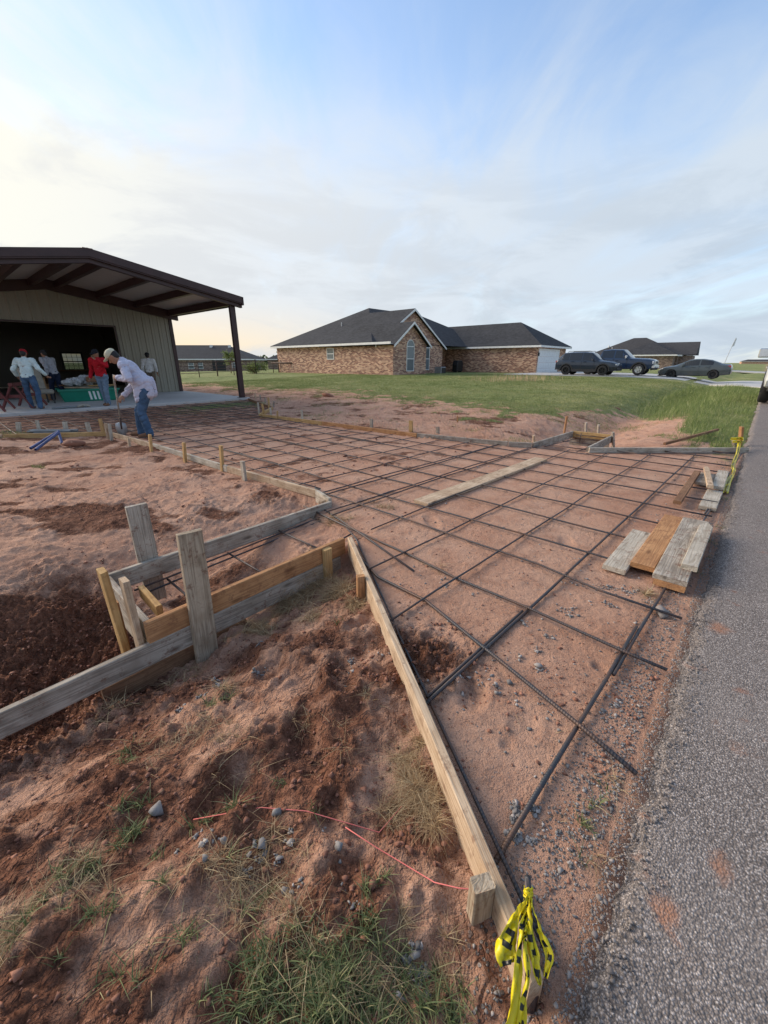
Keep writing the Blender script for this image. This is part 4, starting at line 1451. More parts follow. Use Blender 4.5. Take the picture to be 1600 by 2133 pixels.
# roof sheet: two pitches from the front edge to the back
FRONT = SLAB_T - 0.12
for sg in (-1, 1):
    se = RIDGE_S + sg * (HALF + 0.10)
    ze = under(se)
    zr = under(RIDGE_S)
    n = 44
    vs, fs = [], []
    for k in range(n + 1):
        tq = FRONT + (BACK_T + 0.2 - FRONT) * k / n
        for (a, z) in ((RIDGE_S, zr), (se, ze)):
            vs.append((a, tq, z))
            vs.append((a, tq, z + 0.05))
    for k in range(n):
        i0, i1 = 4 * k, 4 * (k + 1)
        fs += [(i0, i0 + 2, i1 + 2, i1), (i0 + 1, i1 + 1, i1 + 3, i0 + 3), (i0 + 2, i0 + 3, i1 + 3, i1 + 2)]
    fs += [(0, 1, 3, 2), (4 * n, 4 * n + 2, 4 * n + 3, 4 * n + 1)]
    b_ = MB()
    b_.add(vs, fs)
    sh('roof_sheet', b_, 'soffit')
    cap = MB()
    cap.add([(a, b2, c + 0.055) for a, b2, c in ((RIDGE_S, FRONT - .02, zr), (se, FRONT - .02, ze), (se, BACK_T + .22, ze), (RIDGE_S, BACK_T + .22, zr))] +
            [(a, b2, c + 0.075) for a, b2, c in ((RIDGE_S, FRONT - .02, zr), (se, FRONT - .02, ze), (se, BACK_T + .22, ze), (RIDGE_S, BACK_T + .22, zr))],
            [(0, 3, 2, 1), (4, 5, 6, 7), (0, 1, 5, 4), (1, 2, 6, 5), (2, 3, 7, 6), (3, 0, 4, 7)])
    sh('roof_top', cap, 'roof_metal')
    # front rake trim (two stepped bands), front beam and the beam on the wall line
    def sloped(t0, t1, z_hi, z_lo, s_in=RIDGE_S, s_out=None):
        so = se if s_out is None else s_out
        m2 = MB()
        vs2 = []
        for tq in (t0, t1):
            vs2 += [(s_in, tq, under(s_in) + z_hi), (so, tq, under(so) + z_hi), (so, tq, under(so) + z_lo), (s_in, tq, under(s_in) + z_lo)]
        m2.add(vs2, [(0, 1, 2, 3), (7, 6, 5, 4), (0, 4, 5, 1), (1, 5, 6, 2), (2, 6, 7, 3), (3, 7, 4, 0)])
        return m2
    sh('rake_trim', sloped(FRONT - 0.05, FRONT - 0.022, 0.10, -0.10), 'maroon')
    sh('rake_trim', sloped(FRONT - 0.02, FRONT + 0.03, -0.10, -0.135), 'maroon')
    sh('front_rafter', sloped(FRONT + 0.06, FRONT + 0.20, -0.005, -0.24), 'maroon')
    sh('wall_rafter', sloped(WALL_T - 0.22, WALL_T - 0.06, -0.005, -0.34), 'maroon')
    eave = MB()
    eave.box(se - 0.06 if sg > 0 else se - 0.02, se + 0.02 if sg > 0 else se + 0.06, FRONT - 0.05, BACK_T + .2, ze - 0.16, ze + 0.10)
    sh('eave_trim', eave, 'maroon')
    # purlins under the sheet
    for q in ((0.30,) if sg > 0 else (0.45,)) + (1.55, 2.85):
        sx = RIDGE_S + sg * q
        p_ = MB()
        for (t0, t1) in ((FRONT + 0.21, WALL_T - 0.23),):
            p_.box(sx - 0.04, sx + 0.04, t0, t1, under(sx + 0.04 * sg) - 0.20, under(sx) - 0.012)
            p_.box(sx - 0.04, sx + 0.10, t0, t1, under(sx + 0.04 * sg) - 0.215, under(sx + 0.04 * sg) - 0.20)
        sh('purlin', p_, 'maroon')
    sx = RIDGE_S + sg * 4.16
    sh('eave_beam', MB().box(sx - 0.07, sx + 0.07, FRONT + 0.21, WALL_T - 0.23, under(sx) - 0.24, under(sx) - 0.02), 'maroon')
    # post with base plate
    c_ = MB()
    sx = RIDGE_S + sg * 4.22
    c_.box(sx - 0.10, sx + 0.10, SLAB_T + 0.07, SLAB_T + 0.20, SLAB_Z + 0.012, under(sx) - 0.242)
    col_ = sh('column', c_, 'maroon', bevel=0.01)
    c_ = MB()
    c_.box(sx - 0.15, sx + 0.15, SLAB_T + 0.03, SLAB_T + 0.26, SLAB_Z + 0.001, SLAB_Z + 0.012)
    c_.v = [(a - OS, b - OT, c - OZ) for a, b, c in c_.v]
    c_.build('base_plate', M['rust_pipe'], col_)
mb = MB()
mb.box(RIDGE_S - 0.12, RIDGE_S + 0.12, FRONT - 0.06, BACK_T + .2, under(RIDGE_S) + 0.062, under(RIDGE_S) + 0.092)
sh('ridge_cap', mb, 'roof_metal')


# ------------------------------------------------------------------ brick houses
def hip_roof(x0, x1, y0, y1, ze, slope, over=0.45, ridge='x', gable0=False, gable1=False):
    """solid hipped roof over a rectangle; ridge along x or y; gable ends where asked"""
    a0, a1, b0, b1 = x0 - over, x1 + over, y0 - over, y1 + over
    if ridge == 'y':
        a0, a1, b0, b1 = b0, b1, a0, a1
    hw = (b1 - b0) / 2
    rz = ze + hw * slope
    r0 = a0 if gable0 else a0 + hw
    r1 = a1 if gable1 else a1 - hw
    bm_ = (b0 + b1) / 2
    base = [(a0, b0, ze), (a1, b0, ze), (a1, b1, ze), (a0, b1, ze)]
    low = [(p[0], p[1], ze - 0.03) for p in base]
    top = [(r0, bm_, rz), (r1, bm_, rz)]
    vs = base + top + low
    fs = [(0, 1, 5, 4), (2, 3, 4, 5), (1, 2, 5), (3, 0, 4), (6, 9, 8, 7), (0, 6, 7, 1), (1, 7, 8, 2), (2, 8, 9, 3), (3, 9, 6, 0)]
    if ridge == 'y':
        vs = [(b, a, c) for a, b, c in vs]
    m_ = MB()
    m_.add(vs, fs)
    return m_


def fascia(x0, x1, y0, y1, ze, over=0.45, skip=(), h=0.17):
    a0, a1, b0, b1 = x0 - over, x1 + over, y0 - over, y1 + over
    m_ = MB()
    q = 0.025
    zt_, zb = ze - 0.032, ze - 0.032 - h
    if 's' not in skip:
        m_.box(a0, a1, b0, b0 + q, zb, zt_)
    if 'n' not in skip:
        m_.box(a0, a1, b1 - q, b1, zb, zt_)
    if 'w' not in skip:
        m_.box(a0, a0 + q, b0 + q + .001, b1 - q - .001, zb, zt_)
    if 'e' not in skip:
        m_.box(a1 - q, a1, b0 + q + .001, b1 - q - .001, zb, zt_)
    # soffit
    m_.box(a0 + q, a1 - q, b0 + q, b1 - q, zb + 0.02, zb + 0.045)
    return m_


def window(parent, cx, cy, z0, z1, w, face, arch=False, screen=True):
    """sash window; face 's' looks to -y, 'w' looks to -x"""
    def P(m_):
        m_.v = [((cx + u, cy + v, z) if face == 's' else (cx + v, cy - u, z)) for u, v, z in m_.v]
        return m_
    fr = MB()
    q = 0.055
    for a, b, c, d_ in [(-w / 2, -w / 2 + q, z0, z1), (w / 2 - q, w / 2, z0, z1), (-w / 2 + q, w / 2 - q, z0, z0 + q), (-w / 2 + q, w / 2 - q, z1 - q, z1), (-w / 2 + q, w / 2 - q, (z0 + z1) / 2 - .03, (z0 + z1) / 2 + .03)]:
        fr.box(a, b, -0.03, 0.05, c, d_)
    if arch:
        n = 14
        R_, r_ = w / 2, w / 2 - q
        vs, fs = [], []
        for k in range(n + 1):
            an = math.pi * k / n
            for rr in (R_, r_):
                for yv in (-0.03, 0.05):
                    vs.append((math.cos(an) * rr, yv, z1 + math.sin(an) * rr))
        for k in range(n):
            i0, i1 = 4 * k, 4 * k + 4
            fs += [(i0, i1, i1 + 1, i0 + 1), (i0 + 2, i0 + 3, i1 + 3, i1 + 2), (i0, i0 + 2, i1 + 2, i1), (i0 + 1, i1 + 1, i1 + 3, i0 + 3)]
        fr.add(vs, fs)
    f_ = P(fr).build('window_frame', M['white_trim'], parent)
    P(MB().box(-w / 2 + q, w / 2 - q, 0.0, 0.03, (z0 + z1) / 2 + .03, z1 - q)).build('pane', M['glass'], f_)
    P(MB().box(-w / 2 + q, w / 2 - q, -0.01, 0.02, z0 + q, (z0 + z1) / 2 - .03)).build('pane', M['screen'] if screen else M['glass'], f_)
    if arch:
        pts = [(math.cos(math.pi * k / 14) * (w / 2 - q), z1 + math.sin(math.pi * k / 14) * (w / 2 - q)) for k in range(15)]
        P(MB().prism(pts, 0.0, 0.03)).build('pane', M['glass'], f_)
    return f_


def gable_wall(x0, x1, y, zb, ze, zp, th=0.2, y_in=1):
    xm = (x0 + x1) / 2
    m_ = MB()
    m_.prism([(x0, zb), (x1, zb), (x1, ze), (xm, zp), (x0, ze)], y, y + th * y_in)
    return m_


def rake(x0, x1, y, ze, zp, over, w=0.17, th=0.03):
    """white bargeboards of a gable: from eaves to peak on both sides"""
    xm = (x0 + x1) / 2
    sl = (zp - ze) / (xm - x0)
    out = []
    for sg in (-1, 1):
        xe = xm + sg * (xm - x0 + over)
        zeo = ze - over * sl
        m_ = MB()
        m_.add([(xm, y - th, zp), (xe, y - th, zeo), (xe, y - th, zeo - w), (xm, y - th, zp - w), (xm, y, zp), (xe, y, zeo), (xe, y, zeo - w), (xm, y, zp - w)],
               [(0, 1, 2, 3), (7, 6, 5, 4), (0, 4, 5, 1), (1, 5, 6, 2), (2, 6, 7, 3), (3, 7, 4, 0)])
        out.append(m_)
    return out


HG = 0.38
house = empty('brick_house', W(31.0, 27.0, HG), SITE)
tag(house, 'red brick ranch house with dark hipped roof and white garage door', 'house')
HO = (31.0, 27.0, HG)


def hs(name, m_, mat, parent=house, smooth=False):
    m_.v = [(a - HO[0], b - HO[1], c - HO[2]) for a, b, c in m_.v]
    return m_.build(name, M[mat], parent, smooth)


EZ = 3.02
WT = EZ - 0.16
# walls: (name them all wall); openings are framed on their faces
hs('wall', MB().box(26.0, 35.6, 24.2, 38.0, HG - 0.5, WT), 'brick')
hs('wall', MB().box(35.605, 47.0, 27.2, 38.0, HG - 0.5, WT), 'brick')
hs('wall', MB().box(40.5, 47.9, 16.7, 27.195, HG - 0.5, WT), 'brick')
hs('wall', gable_wall(25.98, 30.35, 22.3, HG - 0.5, WT, 4.42, 1.895), 'brick')
hs('wall', gable_wall(26.02, 35.6, 24.19, WT - 0.2, WT + 0.02, 5.72, 0.18), 'brick')
# roofs
r = hs('roof', hip_roof(26.0, 47.4, 24.6, 38.0, EZ, 0.50), 'shingle')
for vx, vy in ((29.0, 31.4), (30.2, 33.6)):
    v_ = MB().tube([(vx - HO[0], vy - HO[1], 4.2 - HG), (vx - HO[0], vy - HO[1], 5.05 - HG)], 0.05, 8)
    v_.build('vent_pipe', M['grey_metal'], r)
hs('roof', hip_roof(40.5, 47.9, 16.7, 29.5, EZ, 0.575, ridge='y', gable1=True), 'shingle')


def gable_roof(x0, x1, y0, y1, ze, zp, over):
    xm = (x0 + x1) / 2
    sl = (zp - ze) / (xm - x0)
    xo0, xo1, zo = x0 - over, x1 + over, ze - over * sl
    m_ = MB()
    vs = []
    for y in (y0, y1):
        vs += [(xo0, y, zo), (xm, y, zp), (xo1, y, zo), (xo1, y, zo - 0.05), (xm, y, zp - 0.05), (xo0, y, zo - 0.05)]
    m_.add(vs, [(0, 1, 4, 5), (1, 2, 3, 4), (6, 11, 10, 7), (7, 10, 9, 8), (0, 6, 7, 1), (1, 7, 8, 2), (2, 8, 9, 3), (3, 9, 10, 4), (4, 10, 11, 5), (5, 11, 6, 0)])
    return m_


hs('roof', gable_roof(26.0, 35.6, 23.95, 31.0, 2.98, 5.86, 0.28), 'shingle')
hs('roof', gable_roof(26.0, 30.35, 21.95, 28.0, 2.98, 4.55, 0.28), 'shingle')
for m_ in rake(26.0, 35.6, 23.94, 2.96, 5.84, 0.30):
    hs('bargeboard', m_, 'white_trim')
for m_ in rake(26.0, 30.35, 21.94, 2.96, 4.53, 0.30):
    hs('bargeboard', m_, 'white_trim')
hs('fascia', MB().box(25.55, 25.58, 22.2, 38.45, EZ - 0.20, EZ - 0.032).box(25.58, 25.98, 22.2, 38.45, EZ - 0.19, EZ - 0.165), 'white_trim')
hs('fascia', MB().box(40.05, 40.075, 16.25, 27.4, EZ - 0.20, EZ - 0.032).box(40.077, 48.33, 16.25, 16.275, EZ - 0.20, EZ - 0.032).box(40.077, 40.49, 16.28, 27.4, EZ - 0.19, EZ - 0.165).box(40.08, 48.3, 16.28, 16.69, EZ - 0.188, EZ - 0.163), 'white_trim')
hs('fascia', MB().box(35.9, 40.04, 26.75, 26.78, EZ - 0.20, EZ - 0.032), 'white_trim')
# soldier course under the eaves
hs('brick_band', MB().box(25.985, 25.998, 22.32, 38.0, WT - 0.24, WT - 0.02), 'brick')
# windows
window(house, 25.99 - HO[0], 29.75 - HO[1], 1.72 - HG, 2.68 - HG, 0.95, 'w')
window(house, 28.15 - HO[0], 22.29 - HO[1], 0.78 - HG, 2.72 - HG, 1.0, 's', arch=True)
window(house, 32.9 - HO[0], 24.17 - HO[1], 0.80 - HG, 2.78 - HG, 1.05, 's', arch=True)
# garage door in four sections with a frame
gd = hs('garage_door_frame', MB().box(40.72, 40.86, 16.66, 16.72, HG, 2.72).box(45.95, 46.09, 16.66, 16.72, HG, 2.72).box(40.86, 45.95, 16.66, 16.72, 2.56, 2.72), 'white_trim')
for k in range(4):
    z0 = HG + 0.02 + k * 0.54
    p_ = MB().box(40.865, 45.945, 16.675, 16.70, z0, z0 + 0.528)
    for c in range(8):
        a = 40.93 + c * 0.628
        p_.box(a, a + 0.54, 16.664, 16.674, z0 + 0.09, z0 + 0.44)
    hs('garage_door_panel', p_, 'white_door')
hs('wall_lamp', MB().box(40.56, 40.66, 16.55, 16.685, 2.05, 2.35), 'dark_metal')


def far_house(name, loc, rz, Lx, Ly, ze, slope, brick, label, extra=None, wins=()):
    h = empty(name, loc, rz)
    tag(h, label, 'house')
    MB().box(-Lx / 2, Lx / 2, -Ly / 2, Ly / 2, -0.8, ze - 0.15).build('wall', M[brick], h)
    hip_roof(-Lx / 2, Lx / 2, -Ly / 2, Ly / 2, ze, slope).build('roof', M['shingle_far'], h)
    fascia(-Lx / 2, Lx / 2, -Ly / 2, Ly / 2, ze, h=0.22).build('fascia', M['white_trim'], h)
    for (u, w, z0, z1) in wins:
        f_ = window(h, u, -Ly / 2 - 0.02, z0, z1, w, 's', screen=False)
    return h


h2 = far_house('brown_house', (-41.5, 92.0, -0.42), math.radians(2), 29.0, 12.0, 2.62, 0.42, 'brick_brown', 'brown brick house with grey roof seen between shed and post',
               wins=((2.8, 1.1, 0.7, 2.0), (4.6, 1.1, 0.7, 2.0), (11.4, 1.0, 0.9, 1.9)))
MB().box(7.0, 9.6, -6.08, -6.03, 0.0, 2.3).build('porch_shade', M['black'], h2)  # flat black panel stands in for the shade of a porch recess
for q in (5.2, 9.0):
    MB().box(q, q + 0.5, -1.2, -0.7, 4.55, 5.32).build('roof_vent', M['white_trim'], h2)
far_house('distant_barn', (-27.0, 120.0, -0.5), math.radians(6), 9.0, 8.0, 2.9, 0.40, 'brick_brown', 'small dark roofed building just right of the shed post')
far_house('distant_cottage', (-25.5, 131.0, -0.5), math.radians(-4), 13.0, 7.0, 1.9, 0.10, 'brick_brown', 'low pale roofed building beyond the pipe fence')
h3 = far_house('corner_house', (46.5, 80.0, -0.05), math.radians(-38), 13.5, 11.5, 2.75, 0.48, 'brick_brown', 'brown brick house with dark roof behind the parked truck')
hip_roof(-1.0, 6.4, -9.2, 0.0, 2.75, 0.50, ridge='y', gable1=True).build('roof', M['shingle'], h3)
MB().box(-1.0, 6.4, -9.2, -5.76, -0.8, 2.6).build('wall', M['brick_brown'], h3)
fascia(-1.0, 6.4, -9.2, -5.8, 2.75, h=0.2).build('fascia', M['white_trim'], h3)
hip_roof(1.0, 8.6, -3.6, 4.5, 2.75, 0.47, gable0=True, gable1=True).build('roof', M['shingle_far'], h3)
MB().box(6.76, 8.6, -3.6, 4.5, -0.8, 2.6).build('wall', M['brick_brown'], h3)
for (a, b, c) in ((-4.4, -2.6, 4.0), (-3.6, -3.6, 3.6)):
    MB().tube([(a, b, c - 0.3), (a, b, c + 0.45)], 0.12, 8).build('roof_vent', M['white_trim'], h3)
for i_, (x_, y_, w_, lab) in enumerate(((330.0, 380.0, 26.0, 'long red-roofed building on the right horizon'), (262.0, 420.0, 18.0, 'tiny pale house on the right horizon'), (420.0, 470.0, 22.0, 'small dark house at far right of the horizon'))):
    far_house('horizon_house', (x_, y_, 0), math.radians(-30), w_, 9.0, 2.5, 0.33, 'brick_brown' if i_ else 'brick', lab)
# air conditioner and covered grill by the house
ac = empty('air_conditioner', W(33.9, 23.2, HG - 0.02), SITE)
tag(ac, 'grey box air conditioner on lawn beside the brick gable', 'air conditioner')
MB().box(-.45, .45, -.45, .45, 0, .05).build('pad', M['concrete'], ac)
MB().box(-.38, .38, -.38, .38, .05, .72).build('casing', M['grey_metal'], ac, bevel=0.03)
MB().box(-.34, .34, -.392, -.382, .12, .66).build('coil_panel', M['dark_metal'], ac)
MB().lathe([(0.3, 0.72), (0.3, 0.745), (0.0, 0.75)], 20, 'z').build('fan_guard', M['black'], ac)
gr = empty('barbecue_grill', W(38.2, 24.0, HG - 0.02), SITE)
tag(gr, 'black covered barbecue grill against the brick wall', 'grill')
MB().prism([(-.55, .25), (.55, .25), (.55, 1.0), (.42, 1.3), (-.42, 1.3), (-.55, 1.0)], -.3, .3).build('hood', M['black'], gr, bevel=0.04)
MB().box(-1.05, -.56, -.22, .22, .85, .9).build('side_shelf', M['black'], gr)
for q in (-.45, .45):
    MB().box(q - .03, q + .03, -.2, .2, 0, .25).build('leg', M['dark_metal'], gr)
mb = MB().box(35.2, 40.3, 22.6, 25.4, HG - 0.25, HG + 0.015)
pt = mb.build('patio', M['drive'])
pt.rotation_euler = (0, 0, SITE)
tag(pt, kind='structure')
# ------------------------------------------------------------------ vehicles
def car_paint(name, col):
    m, t, b = new_mat(name)
    tc = t.node('ShaderNodeTexCoord').outputs['Object']
    sep = t.node('ShaderNodeSeparateXYZ')
    t.l.new(tc, sep.inputs[0])
    dust = t.math('MULTIPLY', t.step(sep.outputs[2], 0.75, 0.25), t.step(t.noise(tc, 5.0, 5, 0.6), 0.35, 0.75))
    col_ = t.mix(t.math('MULTIPLY', dust, 0.16), col, (0.22, 0.13, 0.09))
    t.l.new(col_, b.inputs['Base Color'])
    b.inputs['Metallic'].default_value = 0.0
    b.inputs['Roughness'].default_value = 0.25
    b.inputs['Specular IOR Level'].default_value = 0.35
    b.inputs['Coat Weight'].default_value = 0.6
    b.inputs['Coat Roughness'].default_value = 0.06
    return m


M['paint_navy'] = car_paint('navy_paint', (0.013, 0.021, 0.036))
M['paint_truck'] = car_paint('truck_blue_paint', (0.012, 0.027, 0.062))
M['paint_grey'] = car_paint('grey_green_paint', (0.055, 0.068, 0.072))
M['paint_white'] = car_paint('white_paint', (0.72, 0.73, 0.74))
M['cladding'] = plain('black_cladding', (0.022, 0.022, 0.024), 0.7)
M['chrome'] = plain('chrome', (0.62, 0.63, 0.64), 0.18, 0.9, 0.05)
M['alloy_dark'] = plain('dark_alloy', (0.03, 0.03, 0.032), 0.35, 0.5)
M['lamp_clear'] = plain('lamp_clear', (0.60, 0.62, 0.64), 0.15)
M['lamp_red'] = plain('lamp_red', (0.34, 0.02, 0.025), 0.2)


def wheel(parent, x, y, R_, wd, side, rim_mat, spokes=7):
    """tyre with a rim and spokes; side -1 or +1 is the outward y direction"""
    prof = [(R_ * 0.60, -wd / 2), (R_ * 0.86, -wd / 2), (R_ * 0.96, -wd * 0.42), (R_, -wd * 0.25), (R_, wd * 0.25), (R_ * 0.96, wd * 0.42), (R_ * 0.86, wd / 2), (R_ * 0.60, wd / 2), (R_ * 0.60, -wd / 2)]
    tm = MB().lathe(prof, 28, 'y')
    o = tm.build('wheel', M['rubber'], parent, smooth=True)
    o.location = (x, y, R_)
    rm = MB()
    ro = R_ * 0.62
    yo = side * wd * 0.38
    rm.lathe([(ro, side * wd * 0.46), (ro * 0.9, side * wd * 0.46), (ro * 0.86, yo - side * 0.03), (ro * 0.86, -side * wd * 0.3), (0.0, -side * wd * 0.3)], 28, 'y')
    rm.lathe([(ro * 0.24, -side * wd * 0.2), (ro * 0.24, yo), (ro * 0.16, yo + side * 0.015), (0.0, yo + side * 0.015)], 14, 'y')
    for k in range(spokes):
        a = 2 * math.pi * k / spokes
        Mx = Matrix.Rotation(a, 4, 'Y')
        rm.box(ro * 0.15, ro * 0.92, yo - 0.03, yo, -ro * 0.10, ro * 0.10, M=Mx)
    rm.build('rim', M[rim_mat], o)
    return o


def loft(stations, ring_fn):
    """stations: list of x; ring_fn(x) gives the right-hand half section from bottom centre to top centre"""
    rings = []
    for x in stations:
        half = ring_fn(x)
        full = [(x, y, z) for (y, z) in half] + [(x, -y, z) for (y, z) in reversed(half[1:-1])]
        rings.append(full)
    return rings


def vehicle(name, label, loc, rz, spec):
    v = empty(name, loc, rz)
    tag(v, label, spec['cat'])
    L, Wd = spec['L'], spec['W'] / 2
    K = spec['keys']          # x: z_bottom, z_belt (shoulder), z_top, half-width factor at shoulder, half width at roof edge
    xs_k = [k[0] for k in K]
    def at(x, i):
        return float(np.interp(x, xs_k, [k[i] for k in K]))
    def ring(x):
        zb, zs, zt_, wf, wr = (at(x, i) for i in range(1, 6))
        w = Wd * wf
        zm = zb + (zs - zb) * 0.45
        flat = zt_ - zs < 0.05
        wr_ = min(wr, w * 0.98)
        return [(0, zb), (w * 0.86, zb), (w * 0.97, zb + 0.07), (w, zm), (w * 0.985, zs - 0.06), (w * 0.955, zs),
                (wr_ + (w * 0.955 - wr_) * 0.06, zt_ - 0.055 if not flat else zs + (zt_ - zs) * 0.4), (wr_ * 0.9, zt_ - 0.012), (wr_ * 0.5, zt_ + 0.006), (0, zt_ + 0.012)]
    st_ = sorted(set(list(np.linspace(-L / 2, L / 2, 34)) + list(xs_k)))
    rings = loft(st_, ring)
    n = len(rings[0])
    mb_ = MB()
    vs = [p for r_ in rings for p in r_]
    fs = []
    for i in range(len(st_) - 1):
        for k in range(n):
            k2 = (k + 1) % n
            fs.append((i * n + k, i * n + k2, (i + 1) * n + k2, (i + 1) * n + k))
    fs.append(tuple(range(n)))
    fs.append(tuple((len(st_) - 1) * n + k for k in range(n - 1, -1, -1)))
    mb_.add(vs, fs)
    body = mb_.build('body', M[spec['paint']], None)
    # wheel arches are cut out, load bed too
    cutters = []
    cm = MB()
    for wx in spec['axles']:
        cm.lathe([(0.0, -Wd - .2), (spec['R'] * 1.16, -Wd - .2), (spec['R'] * 1.16, -Wd + .34), (0.0, -Wd + .34)], 24, 'y', M=Matrix.Translation((wx, 0, spec['R'])))
        cm.lathe([(0.0, Wd - .34), (spec['R'] * 1.16, Wd - .34), (spec['R'] * 1.16, Wd + .2), (0.0, Wd + .2)], 24, 'y', M=Matrix.Translation((wx, 0, spec['R'])))
    if spec.get('bed'):
        a, b, zf = spec['bed']
        cm.box(a, b, -Wd * 0.82, Wd * 0.82, zf, 3.0)
    co = cm.build('cutter', M['black'], None)
    md = body.modifiers.new('cut', 'BOOLEAN')
    md.object = co
    md.operation = 'DIFFERENCE'
    md.solver = 'EXACT'
    dg = bpy.context.evaluated_depsgraph_get()
    me = bpy.data.meshes.new_from_object(body.evaluated_get(dg))
    body.modifiers.clear()
    body.data = me
    me.shade_smooth()
    me.set_sharp_from_angle(angle=math.radians(35))
    bpy.data.objects.remove(co)
    body.parent = v
    # glass: patches of the same surface, moved outward a little
    def patch(x0, x1, ks, sgn, shrink=0.0, mat='glass_car', nm='side_window', out=0.006, f0=0.06, f1=0.94):
        xs2 = np.linspace(x0, x1, 8)
        vs_, fs_ = [], []
        for x in xs2:
            h_ = ring(x)
            a_, b_ = h_[ks[0]], h_[ks[1]]
            for q in (f0, f1):
                y, z = a_[0] + (b_[0] - a_[0]) * q, a_[1] + (b_[1] - a_[1]) * q
                vs_.append((x, sgn * (y + out), z + out * 0.3))
        for i in range(len(xs2) - 1):
            fs_.append((2 * i, 2 * i + 1, 2 * i + 3, 2 * i + 2))
        nb = len(vs_)
        vs_ += [(x, y - sgn * 0.02, z) for x, y, z in vs_]
        fs_ += [tuple(nb + j for j in reversed(f_)) for f_ in fs_]
        m_ = MB()
        m_.add(vs_, fs_)
        return m_.build(nm, M[mat], v)
    for (x0, x1) in spec['side']:
        for sgn in (-1, 1):
            patch(x0, x1, (5, 6), sgn)
    def screen(x0, x1, nm):
        vs_, fs_ = [], []
        xs2 = np.linspace(x0, x1, 7)
        for x in xs2:
            h_ = ring(x)
            up = 0.012
            row = [(-h_[7][0] * 0.96, h_[7][1]), (-h_[8][0], h_[8][1]), (0, h_[9][1]), (h_[8][0], h_[8][1]), (h_[7][0] * 0.96, h_[7][1])]
            for (y, z) in row:
                vs_.append((x, y, z + up))
        for i in range(6):
            for k in range(4):
                fs_.append((5 * i + k, 5 * i + k + 1, 5 * i + k + 6, 5 * i + k + 5))
        nb = len(vs_)
        vs_ += [(x, y, z - 0.02) for x, y, z in vs_]
        fs_ += [tuple(nb + j for j in reversed(f_)) for f_ in fs_]
        m_ = MB()
        m_.add(vs_, fs_)
        return m_.build(nm, M['glass_wind'], v)
    screen(*spec['wind'], 'windscreen')
    screen(*spec['rear'], 'rear_window')
    for wx in spec['axles']:
        for sgn in (-1, 1):
            wheel(v, wx, sgn * (Wd - 0.13), spec['R'], spec.get('tw', 0.24), sgn, spec['rim'], spec.get('spokes', 7))
    if spec.get('arch'):
        for wx in spec['axles']:
            for sgn in (-1, 1):
                m_ = MB()
                vs_, fs_ = [], []
                for k in range(17):
                    a = math.pi * (k / 16 * 1.08 - 0.04)
                    for rr in (spec['R'] * 1.15, spec['R'] * 1.36):
                        for yy in (sgn * (Wd * 0.955), sgn * (Wd + 0.012)):
                            vs_.append((wx + math.cos(a) * rr, yy, spec['R'] + math.sin(a) * rr))
                for k in range(16):
                    i0, i1 = 4 * k, 4 * k + 4
                    fs_ += [(i0, i1, i1 + 1, i0 + 1), (i0 + 2, i0 + 3, i1 + 3, i1 + 2), (i0 + 1, i1 + 1, i1 + 3, i0 + 3), (i0, i0 + 2, i1 + 2, i1)]
                m_.add(vs_, fs_)
                m_.build('wheel_arch', M[spec['arch']], v)
    if spec.get('sill'):
        for sgn in (-1, 1):
            a, b = spec['axles'][0] + spec['R'] * 1.3, spec['axles'][1] - spec['R'] * 1.3
            MB().box(a, b, sgn * Wd * 0.93, sgn * (Wd + 0.012), at(0, 1) + 0.0, at(0, 1) + 0.18).build('sill', M[spec['sill']], v)
    # lamps, grille, bumpers, mirrors, handles
    for sgn in (-1, 1):
        for (nm, mat, x0, x1, y0, y1, z0, z1) in spec['lamps']:
            MB().box(min(x0, x1), max(x0, x1), sgn * y0, sgn * y1, z0, z1).build(nm, M[mat], v, bevel=0.02)
        mx, mz = spec['mirror']
        mr = MB().box(mx - 0.07, mx + 0.06, sgn * (Wd - 0.02), sgn * (Wd + spec.get('mw', 0.2)), mz, mz + spec.get('mh', 0.16)).build('mirror', M[spec.get('mmat', spec['paint'])], v, bevel=0.03)
        for hx, hz_ in spec['handles']:
            MB().box(hx - 0.10, hx + 0.10, sgn * (Wd * 0.97), sgn * (Wd + 0.025), hz_, hz_ + 0.035).build('door_handle', M[spec.get('hmat', spec['paint'])], v)
        for dx, z0, z1 in spec.get('gaps', ()):
            MB().box(dx - 0.006, dx + 0.006, sgn * (Wd * 0.95), sgn * (Wd + 0.004), z0, z1).build('door_gap', M['black'], v)
    for (nm, mat, x0, x1, y, z0, z1) in spec['front']:
        MB().box(min(x0, x1), max(x0, x1), -y, y, z0, z1).build(nm, M[mat], v, bevel=0.025)
    if spec.get('rails'):
        a, b, z_ = spec['rails']
        for sgn in (-1, 1):
            MB().tube([(a, sgn * 0.56, z_ - 0.03), (a + 0.12, sgn * 0.57, z_ + 0.03), (b - 0.12, sgn * 0.57, z_ + 0.03), (b, sgn * 0.56, z_ - 0.03)], 0.018, 6).build('roof_rail', M['black'], v)
    return v


M['glass_wind'] = glass_dark('windscreen_glass', (0.06, 0.075, 0.085), 0.06)

